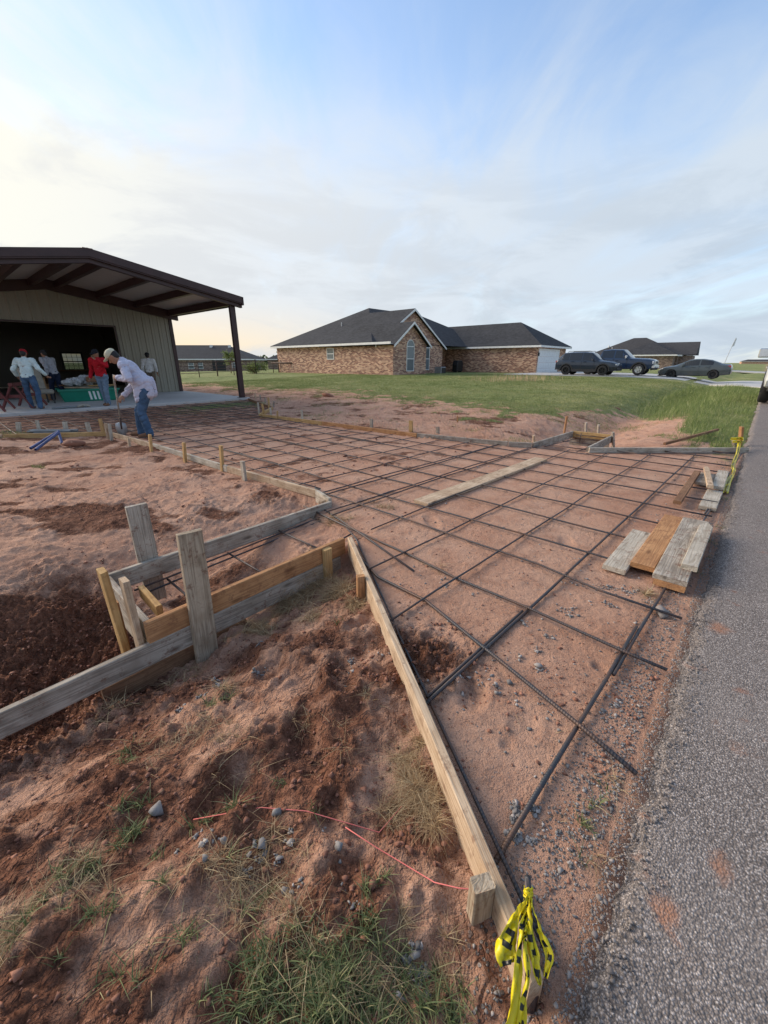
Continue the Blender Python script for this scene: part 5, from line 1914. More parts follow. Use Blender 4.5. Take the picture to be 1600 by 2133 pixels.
# x is the direction of travel, the car is centred on its length
SUV = dict(cat='car', L=4.62, W=1.86, R=0.37, axles=(-1.38, 1.33), paint='paint_navy', rim='alloy_dark', spokes=5, arch='cladding', sill='cladding',
           keys=[(-2.31, 0.55, 0.80, 0.86, 0.80, 0.60), (-2.24, 0.40, 1.05, 1.12, 0.93, 0.66), (-2.08, 0.36, 1.10, 1.34, 0.97, 0.62), (-1.72, 0.32, 1.10, 1.66, 1.0, 0.60), (-1.2, 0.28, 1.08, 1.71, 1.0, 0.60),
                 (-0.2, 0.26, 1.06, 1.72, 1.0, 0.60), (0.35, 0.26, 1.05, 1.66, 1.0, 0.60), (1.0, 0.27, 1.03, 1.16, 1.0, 0.66), (1.2, 0.27, 1.02, 1.08, 1.0, 0.74), (1.9, 0.30, 0.94, 1.00, 0.96, 0.70), (2.22, 0.36, 0.82, 0.88, 0.86, 0.62), (2.31, 0.46, 0.70, 0.74, 0.78, 0.55)],
           side=[(-1.78, -1.28), (-1.20, -0.32), (-0.22, 0.62)], wind=(0.42, 1.02), rear=(-2.06, -1.74), mirror=(0.62, 1.08), handles=[(-0.9, 0.98), (0.0, 0.97)], gaps=[(-0.27, 0.45, 1.04), (0.68, 0.45, 1.02)],
           lamps=[('headlight', 'lamp_clear', 2.02, 2.24, 0.52, 0.80, 0.72, 0.82), ('taillight', 'lamp_red', -2.27, -2.05, 0.56, 0.86, 0.93, 1.08), ('fog_lamp', 'lamp_clear', 2.18, 2.30, 0.56, 0.70, 0.50, 0.58)],
           front=[('grille', 'black', 2.22, 2.30, 0.48, 0.66, 0.76), ('front_bumper', 'cladding', 2.16, 2.33, 0.66, 0.34, 0.52), ('rear_bumper', 'cladding', -2.33, -2.18, 0.70, 0.38, 0.60), ('number_plate', 'lamp_clear', -2.335, -2.328, 0.16, 0.62, 0.75)], rails=(-1.5, 0.3, 1.74))
TRUCK = dict(cat='truck', L=5.85, W=2.0, R=0.42, axles=(-1.75, 1.95), paint='paint_truck', rim='chrome', spokes=6, tw=0.28, bed=(-2.82, -1.12, 0.80), mw=0.26, mh=0.22, mmat='chrome', hmat='paint_truck', arch='cladding',
             keys=[(-2.925, 0.55, 1.20, 1.30, 0.97, 0.90), (-2.86, 0.50, 1.25, 1.33, 1.0, 0.92), (-1.05, 0.48, 1.27, 1.34, 1.0, 0.92), (-1.00, 0.46, 1.27, 1.60, 1.0, 0.80), (-0.85, 0.45, 1.27, 1.90, 1.0, 0.74), (-0.2, 0.44, 1.26, 1.96, 1.0, 0.72), (0.6, 0.44, 1.25, 1.92, 1.0, 0.72), (1.22, 0.44, 1.24, 1.34, 1.0, 0.80), (1.35, 0.44, 1.23, 1.29, 1.0, 0.86), (2.4, 0.46, 1.17, 1.24, 0.99, 0.85), (2.78, 0.48, 1.10, 1.17, 0.95, 0.80), (2.925, 0.52, 0.98, 1.06, 0.90, 0.74)],
             side=[(-0.84, 0.02), (0.12, 0.92)], wind=(0.66, 1.24), rear=(-1.0, -0.86), mirror=(0.98, 1.25), handles=[(-0.62, 1.08), (0.32, 1.08)], gaps=[(0.06, 0.55, 1.25), (1.05, 0.55, 1.23), (-0.98, 0.55, 1.26)],
             lamps=[('headlight', 'lamp_clear', 2.66, 2.90, 0.58, 0.93, 0.84, 1.05), ('taillight', 'lamp_red', -2.93, -2.84, 0.82, 0.97, 0.85, 1.2), ('fog_lamp', 'lamp_clear', 2.88, 2.96, 0.62, 0.78, 0.56, 0.66)],
             front=[('grille', 'chrome', 2.86, 2.96, 0.56, 0.80, 1.08), ('grille_mesh', 'black', 2.95, 2.965, 0.48, 0.84, 1.04), ('front_bumper', 'chrome', 2.80, 3.02, 0.92, 0.54, 0.74), ('air_dam', 'cladding', 2.78, 2.96, 0.85, 0.40, 0.53), ('rear_bumper', 'chrome', -3.02, -2.86, 0.90, 0.52, 0.72)])
SEDAN = dict(cat='car', L=4.63, W=1.78, R=0.325, axles=(-1.32, 1.38), paint='paint_grey', rim='alloy_dark', spokes=9, tw=0.21,
             keys=[(-2.315, 0.48, 0.78, 0.86, 0.82, 0.62), (-2.22, 0.34, 0.98, 1.06, 0.93, 0.66), (-1.86, 0.28, 1.00, 1.10, 0.97, 0.66), (-1.66, 0.26, 1.00, 1.13, 0.98, 0.64), (-1.0, 0.22, 0.98, 1.38, 1.0, 0.56), (-0.5, 0.20, 0.97, 1.45, 1.0, 0.55), (0.0, 0.20, 0.95, 1.45, 1.0, 0.55), (0.35, 0.20, 0.94, 1.38, 1.0, 0.56), (1.12, 0.20, 0.91, 1.02, 1.0, 0.62), (1.3, 0.20, 0.89, 0.96, 1.0, 0.68), (1.95, 0.22, 0.78, 0.83, 0.95, 0.64), (2.2, 0.26, 0.66, 0.71, 0.85, 0.55), (2.315, 0.36, 0.56, 0.60, 0.72, 0.48)],
             side=[(-1.18, -0.40), (-0.32, 0.62)], wind=(0.42, 1.12), rear=(-1.58, -0.98), mirror=(0.66, 0.92), handles=[(-0.85, 0.84), (0.02, 0.83)], gaps=[(-0.36, 0.34, 0.95), (0.72, 0.34, 0.92), (-1.0, 0.62, 0.97)],
             lamps=[('headlight', 'lamp_clear', 1.92, 2.20, 0.46, 0.74, 0.62, 0.72), ('taillight', 'lamp_red', -2.27, -1.95, 0.52, 0.82, 0.84, 0.98)],
             front=[('grille', 'black', 2.20, 2.30, 0.55, 0.34, 0.52), ('front_lip', 'black', 2.05, 2.30, 0.66, 0.18, 0.26), ('rear_bumper', 'paint_grey', -2.33, -2.2, 0.72, 0.34, 0.62), ('number_plate', 'lamp_clear', -2.345, -2.325, 0.16, 0.66, 0.79)])
TA = SITE + math.pi / 2          # heading away from the road along t


def veh_z(s, t):
    return float(base_height(s, t)[0]) + 0.052


vehicle('parked_suv', 'navy SUV with black wheel arches on the drive by the garage', W(36.4, 10.8, veh_z(36.4, 10.8)), TA + math.pi, SUV)
vehicle('pickup_truck', 'dark blue crew cab pickup with chrome grille behind the SUV', W(39.4, 9.6, veh_z(39.4, 9.6)), TA + math.pi, TRUCK)
vehicle('parked_sedan', 'grey-green sedan with black wheels, nose towards the house', W(41.7, 4.4, veh_z(41.7, 4.4)), TA, SEDAN)
WT_ = dict(TRUCK)
WT_['paint'] = 'paint_white'
WT_['hmat'] = 'paint_white'
WT_['mw'] = 0.34
WT_['mh'] = 0.30
WT_['mirror'] = (1.0, 1.42)
WT_['mmat'] = 'chrome'
vehicle('white_truck', 'white pickup cut off by the right edge of the picture', W(23.45, -1.06, 0.045), SITE + math.pi, WT_).scale = (1.12,) * 3
# leaning survey pole with a pennant
pole = empty('antenna_pole', (39.2, 50.0, 0.25))
tag(pole, 'thin leaning pole with a pale pennant right of the sedan', 'pole')
MB().tube([(0, 0, 0), (0.45, 0, 2.6), (0.72, 0, 3.9)], [0.035, 0.03, 0.02], 6).build('shaft', M['grey_metal'], pole)
MB().prism([(0.56, 2.9), (0.76, 3.0), (0.84, 3.75), (0.70, 3.85)], -0.02, 0.02).build('pennant', M['white_trim'], pole)
# ------------------------------------------------------------------ people
M['skin'] = plain('skin', (0.30, 0.155, 0.095), 0.55, 0, 0.1, 20)
M['hair'] = plain('dark_hair', (0.012, 0.010, 0.009), 0.6)
M['shirt_lilac'] = fabric('lilac_shirt', (0.50, 0.50, 0.60), 0.08)
M['shirt_red'] = fabric('red_shirt', (0.42, 0.014, 0.022))
M['shirt_mint'] = fabric('mint_shirt', (0.58, 0.68, 0.66))
M['shirt_white'] = fabric('white_shirt', (0.60, 0.60, 0.60))
M['shirt_grey'] = fabric('grey_shirt', (0.34, 0.35, 0.39))
M['jeans'] = fabric('blue_jeans', (0.060, 0.105, 0.175), 0.35)
M['jeans_pale'] = fabric('pale_jeans', (0.14, 0.19, 0.25), 0.3)
M['trousers_navy'] = fabric('navy_trousers', (0.016, 0.022, 0.045))
M['trousers_tan'] = fabric('brown_trousers', (0.13, 0.10, 0.075))
M['boots'] = fabric('tan_boots', (0.19, 0.10, 0.06))
M['cap_cream'] = fabric('cream_cap', (0.52, 0.49, 0.36))
M['cap_red'] = fabric('red_cap', (0.30, 0.02, 0.025))
M['cap_black'] = fabric('black_cap', (0.018, 0.018, 0.022))
M['cap_grey'] = fabric('dark_cap', (0.03, 0.03, 0.035))


def cap_prims(prims):
    """closed surfaces for a list of shapes, later fused by a voxel remesh"""
    mb_ = MB()
    for p in prims:
        if p[0] == 'c':
            _, a, b, ra, rb = p
            a, b = Vector(a), Vector(b)
            d = (b - a)
            ln = d.length
            d = d.normalized() if ln > 1e-6 else Vector((0, 0, 1))
            pts, rad = [], []
            for k in range(5):
                an = math.pi / 2 * (1 - k / 4)
                pts.append(a - d * ra * math.sin(an))
                rad.append(max(ra * math.cos(an), 0.0008))
            for k in range(5):
                an = math.pi / 2 * k / 4
                pts.append(b + d * rb * math.sin(an))
                rad.append(max(rb * math.cos(an), 0.0008))
            mb_.tube(pts, rad, 12)
        else:
            _, c, r, R_ = p
            bmx = bmesh.new()
            bmesh.ops.create_icosphere(bmx, subdivisions=3, radius=1.0)
            Mx = Matrix.Translation(Vector(c)) @ R_.to_4x4() @ Matrix.Diagonal((*r, 1))
            vs = [Mx @ v_.co for v_ in bmx.verts]
            fs = [tuple(v_.index for v_ in f_.verts) for f_ in bmx.faces]
            bmx.free()
            mb_.add(vs, fs)
    return mb_


def fuse(name, prims, mat, parent, voxel=0.014, smooth=4, fold=0.0, seed=0, extra=None):
    mb_ = cap_prims(prims)
    o = mb_.build(name, mat, None)
    md = o.modifiers.new('r', 'REMESH')
    md.mode = 'VOXEL'
    md.voxel_size = voxel
    ms = o.modifiers.new('s', 'SMOOTH')
    ms.iterations = smooth
    ms.factor = 0.5
    dg = bpy.context.evaluated_depsgraph_get()
    me = bpy.data.meshes.new_from_object(o.evaluated_get(dg))
    o.modifiers.clear()
    o.data = me
    if fold:
        n = len(me.vertices)
        co = np.zeros(n * 3, np.float32)
        no = np.zeros(n * 3, np.float32)
        me.vertices.foreach_get('co', co)
        me.vertices.foreach_get('normal', no)
        co, no = co.reshape(-1, 3), no.reshape(-1, 3)
        f_ = fbm(co[:, 0] * 9 + co[:, 2] * 4 + seed, co[:, 2] * 15 + co[:, 1] * 7, 3, seed + 3)
        r_ = 1 - 2 * np.abs(f_)
        co = co + no * (fold * (0.6 * r_ + 0.5 * f_))[:, None]
        me.vertices.foreach_set('co', co.astype(np.float32).ravel())
        me.update()
    me.shade_smooth()
    if not me.materials:
        me.materials.append(mat)
    o.parent = parent
    return o


I3 = Matrix.Identity(3)


def lerp(a, b, q):
    return tuple(a[i] + (b[i] - a[i]) * q for i in range(3))


def person(label, loc, rz, J, top, legs, cap, cap_mat, scale=1.0, hem=0.0, short_sleeve=False, brim=True, cap_dir=None):
    """J: joints in the person's own frame (x right, y forward, z up)"""
    p = empty('person', loc, rz)
    p.scale = (scale,) * 3
    tag(p, label, 'person', 'workers at the building site')
    sk = []
    hd, nk = Vector(J['head']), Vector(J['neck'])
    hr = J.get('hrot', I3)
    sk.append(('e', hd, (0.077, 0.096, 0.118), hr))
    sk.append(('e', hd + hr @ Vector((0, 0.028, -0.062)), (0.056, 0.068, 0.060), hr))      # jaw
    sk.append(('c', nk, hd + hr @ Vector((0, -0.01, -0.06)), 0.058, 0.053))
    sk.append(('c', hd + hr @ Vector((0, 0.088, 0.012)), hd + hr @ Vector((0, 0.113, -0.030)), 0.010, 0.017))   # nose
    for sg in (-1, 1):
        sk.append(('e', hd + hr @ Vector((sg * 0.078, -0.008, -0.008)), (0.010, 0.022, 0.034), hr))           # ears
        sk.append(('e', hd + hr @ Vector((sg * 0.034, 0.074, 0.030)), (0.020, 0.012, 0.008), hr))             # brow
    sk.append(('e', hd + hr @ Vector((0, 0.086, -0.066)), (0.026, 0.012, 0.008), hr))                         # lips
    ch, pv = Vector(J['chest']), Vector(J['pelvis'])
    tr = J.get('trot', I3)
    sk.append(('e', ch, (0.15, 0.10, 0.17), tr))
    sk.append(('c', ch, pv, 0.11, 0.12))
    shirt = [('e', ch + tr @ Vector((0, 0, 0.03)), (0.175, 0.125, 0.20), tr), ('e', lerp(ch, pv, 0.5), (0.168, 0.128, 0.20), tr), ('e', lerp(ch, pv, 0.92), (0.172, 0.132, 0.12), tr),
             ('c', tuple(nk), tuple(ch + tr @ Vector((0, 0, 0.12))), 0.072, 0.10)]
    if hem:
        for qx in (-0.09, 0.09):
            for qy, dn in ((-0.06, -0.06), (0.03, -0.12), (0.11, -0.16)):
                shirt.append(('c', tuple(pv + Vector((qx, qy, 0.16))), tuple(pv + Vector((qx * 1.1, qy, dn))), 0.085, 0.088))
        shirt.append(('e', tuple(lerp(ch, pv, 0.5)), (0.20, 0.165, 0.24), tr))
    trs = [('e', tuple(pv), (0.158, 0.122, 0.125), tr)]
    shoes = []
    for sd in ('l', 'r'):
        S_, E_, H_ = (Vector(J[k + sd]) for k in ('sh_', 'el_', 'ha_'))
        shirt += [('c', tuple(ch + tr @ Vector((0, 0, 0.11))), tuple(S_), 0.095, 0.082), ('c', tuple(S_), tuple(E_), 0.078, 0.062)]
        sk += [('c', tuple(S_), tuple(E_), 0.052, 0.042), ('c', tuple(E_), tuple(H_), 0.042, 0.030)]
        cuff = E_ + (H_ - E_) * (0.55 if short_sleeve else 0.90)
        shirt.append(('c', tuple(E_), tuple(cuff), 0.062, 0.050))
        # palm, four fingers of different lengths and a thumb from the side of the palm
        d = (H_ - E_).normalized()
        side = Vector(J.get('palm_' + sd, (1, 0, 0)))
        side = (side - d * side.dot(d)).normalized()
        nrm = d.cross(side)
        pm = H_ + d * 0.045
        sk.append(('e', tuple(pm), (0.040, 0.020, 0.050), Matrix((side, nrm, d)).transposed()))
        for q, (off, ln) in enumerate(((-0.030, 0.062), (-0.010, 0.074), (0.010, 0.070), (0.029, 0.055))):
            b0 = pm + side * off + d * 0.038
            b1 = b0 + d * ln * 0.55 + nrm * 0.012
            b2 = b1 + d * ln * 0.25 + nrm * 0.034
            sk += [('c', tuple(b0), tuple(b1), 0.0100, 0.0092), ('c', tuple(b1), tuple(b2), 0.0092, 0.0080)]
        t0 = pm - side * 0.036 - d * 0.012
        t1 = t0 - side * 0.024 + d * 0.030 + nrm * 0.014
        t2 = t1 + d * 0.026 + nrm * 0.016
        sk += [('c', tuple(t0), tuple(t1), 0.0125, 0.0105), ('c', tuple(t1), tuple(t2), 0.0105, 0.009)]
        Hp, Kn, An = (Vector(J[k + sd]) for k in ('hip_', 'kn_', 'an_'))
        sk += [('c', tuple(Hp), tuple(Kn), 0.075, 0.052), ('c', tuple(Kn), tuple(An), 0.052, 0.036)]
        trs += [('c', tuple(pv), tuple(Hp), 0.12, 0.105), ('c', tuple(Hp), tuple(Kn), 0.102, 0.072), ('c', tuple(Kn), tuple(An + Vector((0, -0.01, -0.02))), 0.072, 0.066)]
        td = Vector(J.get('toe_' + sd, (0, 1, 0))).normalized()
        shoes.append((An, td))
    body = fuse('body', sk, M['skin'], p, 0.0095, 2)
    fuse('shirt', shirt, M[top], p, 0.014, 3, 0.018, 5)
    fuse('trousers', trs, M[legs], p, 0.014, 2, 0.016, 9)
    for An, td in shoes:
        base = Vector((An.x, An.y, An.z - 0.045))
        fuse('boot', [('c', tuple(An), tuple(base), 0.052, 0.052), ('c', tuple(base), tuple(base + td * 0.13 + Vector((0, 0, -0.012))), 0.050, 0.044), ('e', tuple(base + td * 0.16 + Vector((0, 0, -0.014))), (0.045, 0.05, 0.036), I3)], M['boots'], p, 0.012, 2)
    # hair and cap
    fuse('hair', [('e', tuple(hd + hr @ Vector((0, -0.018, 0.015))), (0.083, 0.094, 0.108), hr), ('e', tuple(hd + hr @ Vector((0, -0.045, -0.035))), (0.066, 0.058, 0.065), hr)], M['hair'], p, 0.012, 1)
    cr = hr if cap_dir is None else hr @ Matrix.Rotation(cap_dir, 3, 'Z')
    pr = [('e', tuple(hd + cr @ Vector((0, -0.004, 0.062))), (0.092, 0.108, 0.078), cr)]
    if brim:
        for q in (-0.05, 0.0, 0.05):
            pr.append(('c', tuple(hd + cr @ Vector((q, 0.07, 0.052))), tuple(hd + cr @ Vector((q * 0.9, 0.165 - abs(q) * 0.5, 0.036))), 0.011, 0.009))
        pr.append(('e', tuple(hd + cr @ Vector((0, 0.115, 0.046))), (0.078, 0.07, 0.010), cr))
    fuse('cap', pr, M[cap_mat], p, 0.0095, 1)
    return p


def heading(vx, vy):
    """rotation that turns the person's +y to the direction (vx, vy)"""
    return math.atan2(-vx, vy)


rx = lambda a: Matrix.Rotation(math.radians(a), 3, 'X')
ry = lambda a: Matrix.Rotation(math.radians(a), 3, 'Y')
rzm = lambda a: Matrix.Rotation(math.radians(a), 3, 'Z')

# worker bent over the shovel: x right is away from the camera, y forward is to the left
g_ = gpx(302, 910, 0.06)
gz = hz(*g_)
J1 = dict(pelvis=(0.0, -0.19, 0.87), chest=(0.0, -0.02, 1.20), trot=rx(-32), neck=(0.0, 0.12, 1.38), head=(0.0, 0.26, 1.46), hrot=rx(-44),
          sh_l=(-0.20, 0.06, 1.31), el_l=(-0.35, -0.04, 1.08), ha_l=(-0.13, 0.22, 1.10), palm_l=(0, 0, 1),
          sh_r=(0.18, 0.08, 1.29), el_r=(0.22, 0.06, 0.98), ha_r=(0.04, 0.24, 0.77), palm_r=(0, 1, 0),
          hip_l=(-0.10, -0.19, 0.84), kn_l=(-0.12, -0.06, 0.47), an_l=(-0.12, -0.13, 0.09), toe_l=(-0.15, 1, 0),
          hip_r=(0.10, -0.17, 0.84), kn_r=(0.10, 0.05, 0.48), an_r=(0.10, 0.09, 0.09), toe_r=(0.2, 1, 0))
hx, hy = -0.97, -0.22
w1 = person('worker in lilac shirt and cream cap bent over a shovel', W(*g_, gz), heading(hx, hy), J1, 'shirt_lilac', 'jeans', True, 'cap_cream', 1.0, hem=1.0)
w1.scale = (1.02,) * 3


def local_to(pobj, v):
    return Matrix.Translation(pobj.location) @ pobj.rotation_euler.to_matrix().to_4x4() @ Matrix.Diagonal((*pobj.scale, 1)) @ Vector(v)


sh_top = local_to(w1, (-0.02, 0.31, 1.13))
sh_low = local_to(w1, (0.05, 0.40, 0.04))
sv = empty('shovel', sh_low)
tag(sv, 'worn long handled shovel held upright by the lilac shirted worker', 'shovel')
d_ = sh_top - sh_low
MB().tube([d_ * 0.24, d_ * 0.6, d_ * 1.02], [0.017, 0.016, 0.017], 8).build('handle', M['wood_grey'], sv, smooth=True)
MB().tube([d_ * 0.10, d_ * 0.30], [0.014, 0.021], 8).build('socket', M['rust_pipe'], sv, smooth=True)
bl = MB()
vs, fs = [], []
prof = [(0.02, 0.24), (0.085, 0.22), (0.10, 0.12), (0.085, 0.04), (0.01, -0.07)]
for (hw, z) in prof:
    for k in range(7):
        u = (k / 6 - 0.5) * 2
        vs.append((u * hw, 0.035 * u * u, z))
for i_ in range(len(prof) - 1):
    for k in range(6):
        a = i_ * 7 + k
        fs.append((a, a + 1, a + 8, a + 7))
nb = len(vs)
vs += [(x, y + 0.004, z) for x, y, z in vs]
fs += [tuple(nb + j for j in reversed(f_)) for f_ in fs]
bl.add(vs, fs)
b_ = bl.build('blade', M['grey_metal'], sv, smooth=True)
b_.rotation_euler = (0.1, 0, 0.4)


def stand_joints(sp=0.11, stride=0.0, lean=0.0, la=None, ra=None):
    J = dict(pelvis=(0, 0, 0.95), chest=(0, lean * 0.6, 1.28), trot=rx(-lean * 60), neck=(0, lean, 1.47), head=(0, lean * 1.25 + 0.02, 1.62), hrot=I3,
             sh_l=(-0.195, lean * 0.9, 1.42), sh_r=(0.195, lean * 0.9, 1.42),
             el_l=(-0.27, lean - 0.04, 1.12), ha_l=(-0.27, lean + 0.08, 0.88), el_r=(0.27, lean - 0.04, 1.12), ha_r=(0.27, lean + 0.08, 0.88),
             palm_l=(0, 1, 0), palm_r=(0, 1, 0),
             hip_l=(-0.095, 0, 0.92), kn_l=(-sp, stride * 0.55 + 0.03, 0.50), an_l=(-sp, stride, 0.09),
             hip_r=(0.095, 0, 0.92), kn_r=(sp, -stride * 0.35 + 0.03, 0.50), an_r=(sp, -stride, 0.09))
    if la:
        J['el_l'], J['ha_l'] = la
    if ra:
        J['el_r'], J['ha_r'] = ra
    return J


# red cap, mint shirt, seen from behind, leaning to the saw horse on the left
J2 = stand_joints(0.16, 0.12, 0.10, la=((-0.34, 0.06, 1.16), (-0.36, 0.24, 0.98)), ra=((0.33, 0.02, 1.17), (0.42, 0.16, 1.00)))
J2['hrot'] = rx(-18)
person('worker in mint shirt and red cap seen from behind at the sawhorse', W(2.28, 15.55, SLAB_Z), heading(-0.30, 0.95), J2, 'shirt_mint', 'jeans', True, 'cap_red', 0.92)
# red shirt, walking towards camera, hand at his face
J3 = stand_joints(0.08, 0.10, 0.04, la=((-0.33, 0.22, 1.25), (-0.10, 0.32, 1.44)), ra=((0.30, -0.06, 1.13), (0.33, 0.06, 0.88)))
J3['hrot'] = rx(-22) @ rzm(-15)
person('worker in red shirt and black cap walking in front of the green tub', W(3.98, 15.15, SLAB_Z), heading(0.10, -1.0), J3, 'shirt_red', 'jeans_pale', True, 'cap_black', 0.93)
# striding left inside the doorway
J4 = stand_joints(0.06, 0.26, 0.16, la=((-0.26, -0.08, 1.15), (-0.24, 0.02, 0.92)), ra=((0.26, 0.22, 1.20), (0.22, 0.42, 1.06)))
J4['hrot'] = rx(-20)
J4['an_r'] = (0.06, -0.36, 0.20)
person('worker in pale shirt and dark trousers stepping into the dark doorway', W(3.42, 18.4, SLAB_Z), heading(-0.95, 0.25), J4, 'shirt_grey', 'trousers_navy', True, 'cap_grey', 0.95)
# by the wall on the right
J5 = stand_joints(0.10, 0.04, 0.02)
person('worker in white T-shirt and black cap standing by the tan wall', W(6.86, 19.3, SLAB_Z), heading(-0.35, 0.9), J5, 'shirt_white', 'trousers_tan', True, 'cap_black', 0.94, short_sleeve=True, cap_dir=math.pi * 0.9)
# ------------------------------------------------------------------ things on the slab
M['saw_red'] = plain('oxide_red_paint', (0.15, 0.038, 0.034), 0.6)
M['tub_green'] = plain('green_plastic', (0.012, 0.20, 0.13), 0.4)
M['stripe'] = plain('white_stripe', (0.72, 0.74, 0.72), 0.5)
M['canvas'] = fabric('tan_canvas', (0.30, 0.27, 0.22))
M['card'] = plain('cardboard', (0.34, 0.21, 0.11), 0.8)
M['bag'] = plain('plastic_bag', (0.42, 0.43, 0.44), 0.35, 0, 0.3, 14, 0.5)
M['steel_blue'] = plain('blue_steel_pipe', (0.075, 0.095, 0.20), 0.45, 0.3, 0.3)
M['steel_stake'] = plain('grey_steel', (0.20, 0.215, 0.22), 0.5, 0.4, 0.25)
M['tape'] = None


def thing(name, label, cat, s, t, z=SLAB_Z, rz=0.0, group=None):
    o = empty(name, W(s, t, z), SITE + rz)
    return tag(o, label, cat, group)


def sawhorse(label, s, t, rz):
    o = thing('sawhorse', label, 'sawhorse', s, t, rz=rz, group='red sawhorses')
    MB().box(-0.55, 0.55, -0.045, 0.045, 0.62, 0.71).build('beam', M['saw_red'], o, bevel=0.008)
    for sx in (-0.42, 0.42):
        for sy in (-1, 1):
            m_ = MB()
            a, b = Vector((sx, sy * 0.03, 0.66)), Vector((sx + (0.05 if sx > 0 else -0.05), sy * 0.36, 0.02))
            R_ = frame(b - a, (1, 0, 0))
            Mx = Matrix.Translation((a + b) / 2) @ R_.to_4x4()
            ln = (b - a).length
            m_.box(-ln / 2, ln / 2, -0.02, 0.02, -0.05, 0.05, M=Mx)
            m_.build('leg', M['saw_red'], o)
        MB().box(sx - 0.015, sx + 0.015, -0.20, 0.20, 0.30, 0.39).build('brace', M['saw_red'], o)
    return o


sawhorse('red sawhorse at the left edge under the worker\'s hands', 1.35, 15.55, math.radians(70))
sawhorse('red sawhorse behind the mint shirted worker\'s legs', 2.15, 16.25, math.radians(60))
dr = thing('circular_saw', 'dark power saw resting on the left sawhorse', 'saw', 1.45, 15.72, SLAB_Z + 0.71, 0.6)
MB().lathe([(0.0, -0.01), (0.11, -0.01), (0.11, 0.05), (0.0, 0.05)], 18, 'y', M=Matrix.Translation((0, 0, 0.10))).build('blade_guard', M['dark_metal'], dr)
MB().box(-0.14, 0.10, -0.09, 0.10, 0.0, 0.012).build('shoe', M['grey_metal'], dr)
MB().box(-0.10, 0.06, -0.10, -0.012, 0.05, 0.17).build('motor', M['black'], dr, bevel=0.02)
MB().tube([(-0.02, -0.03, 0.20), (-0.12, -0.03, 0.24), (-0.20, -0.03, 0.16), (-0.17, -0.03, 0.06)], 0.018, 8).build('handle', M['black'], dr)

tub = thing('green_tub', 'long green tub with three white stripes loaded with scrap', 'tub', 4.15, 17.75, SLAB_Z, math.radians(-8))
m_ = MB()
o_, i_ = [], []
L_, B_, H_ = 0.86, 0.52, 0.40
out_lo = [(-L_ + .10, -B_ + .08), (L_ - .10, -B_ + .08), (L_ - .10, B_ - .08), (-L_ + .10, B_ - .08)]
out_hi = [(-L_, -B_), (L_, -B_), (L_, B_), (-L_, B_)]
vs = [(x, y, 0.0) for x, y in out_lo] + [(x, y, H_) for x, y in out_hi] + [(x * .96, y * .94, H_) for x, y in out_hi] + [(x * .95, y * .92, 0.03) for x, y in out_lo]
fs = [(3, 2, 1, 0)] + [(k, (k + 1) % 4, 4 + (k + 1) % 4, 4 + k) for k in range(4)] + [(4 + k, 4 + (k + 1) % 4, 8 + (k + 1) % 4, 8 + k) for k in range(4)] + [(8 + k, 8 + (k + 1) % 4, 12 + (k + 1) % 4, 12 + k) for k in range(4)] + [(12, 13, 14, 15)]
m_.add(vs, fs)
m_.build('shell', M['tub_green'], tub, bevel=0.015)
MB().box(-L_ - .03, L_ + .03, -B_ - .03, -B_ + .012, H_ - .05, H_ + .012).box(-L_ - .03, L_ + .03, B_ - .012, B_ + .03, H_ - .05, H_ + .012).build('rim', M['tub_green'], tub)
for k in range(3):
    q = -0.02 + 0.12 * k
    MB().add([(q, -B_ + .062 - .001, .05), (q + .06, -B_ + .062 - .001, .05), (q + .03, -B_ + .012, .33), (q - .03, -B_ + .012, .33), (q, -B_ + .09, .05), (q + .06, -B_ + .09, .05), (q + .03, -B_ + .04, .33), (q - .03, -B_ + .04, .33)],
             [(0, 1, 2, 3), (7, 6, 5, 4), (0, 4, 5, 1), (2, 6, 7, 3), (1, 5, 6, 2), (3, 7, 4, 0)]).build('stripe', M['stripe'], tub)
rs = random.Random(4)
for k, (dx, dy, L2, a, mt, lab) in enumerate([(-.15, -.2, 1.1, .1, 'wood_tan', 'tan scrap board across the green tub\'s front'), (.25, .1, 1.0, -.25, 'wood_pale', 'pale scrap board slanting over the green tub'),
                                         (.45, -.1, .9, .2, 'wood_yellow', 'yellow scrap board at right end of the green tub'), (-.35, .2, .8, -.1, 'wood_brown', 'brown scrap board at left end of the green tub'), (.1, .28, 1.2, .05, 'wood_pale', 'pale scrap board along the back of the green tub')]):
    c_ = W(4.15 + dx, 17.75 + dy, SLAB_Z + H_ + 0.035 + 0.03 * k)
    d2 = Vector((math.cos(SITE + a), math.sin(SITE + a), 0.03 * (k - 2)))
    board('scrap_board', c_ - d2 * L2 / 2, c_ + d2 * L2 / 2, 0.09, 0.025, mt, lab, 'board', up=(0.1, 0.1, 0.3) if False else (-d2.y, d2.x, 0.25), drop=False)
bx_ = thing('wooden_box', 'brown wooden box on scrap in the green tub', 'box', 4.42, 17.6, SLAB_Z + 0.62, 0.3)
MB().box(-.26, .26, -.12, .12, 0, .16).build('shell', M['wood_brown'], bx_, bevel=0.008)
MB().box(-.24, .24, -.10, .10, .161, .175).build('lid', M['wood_orange'], bx_)
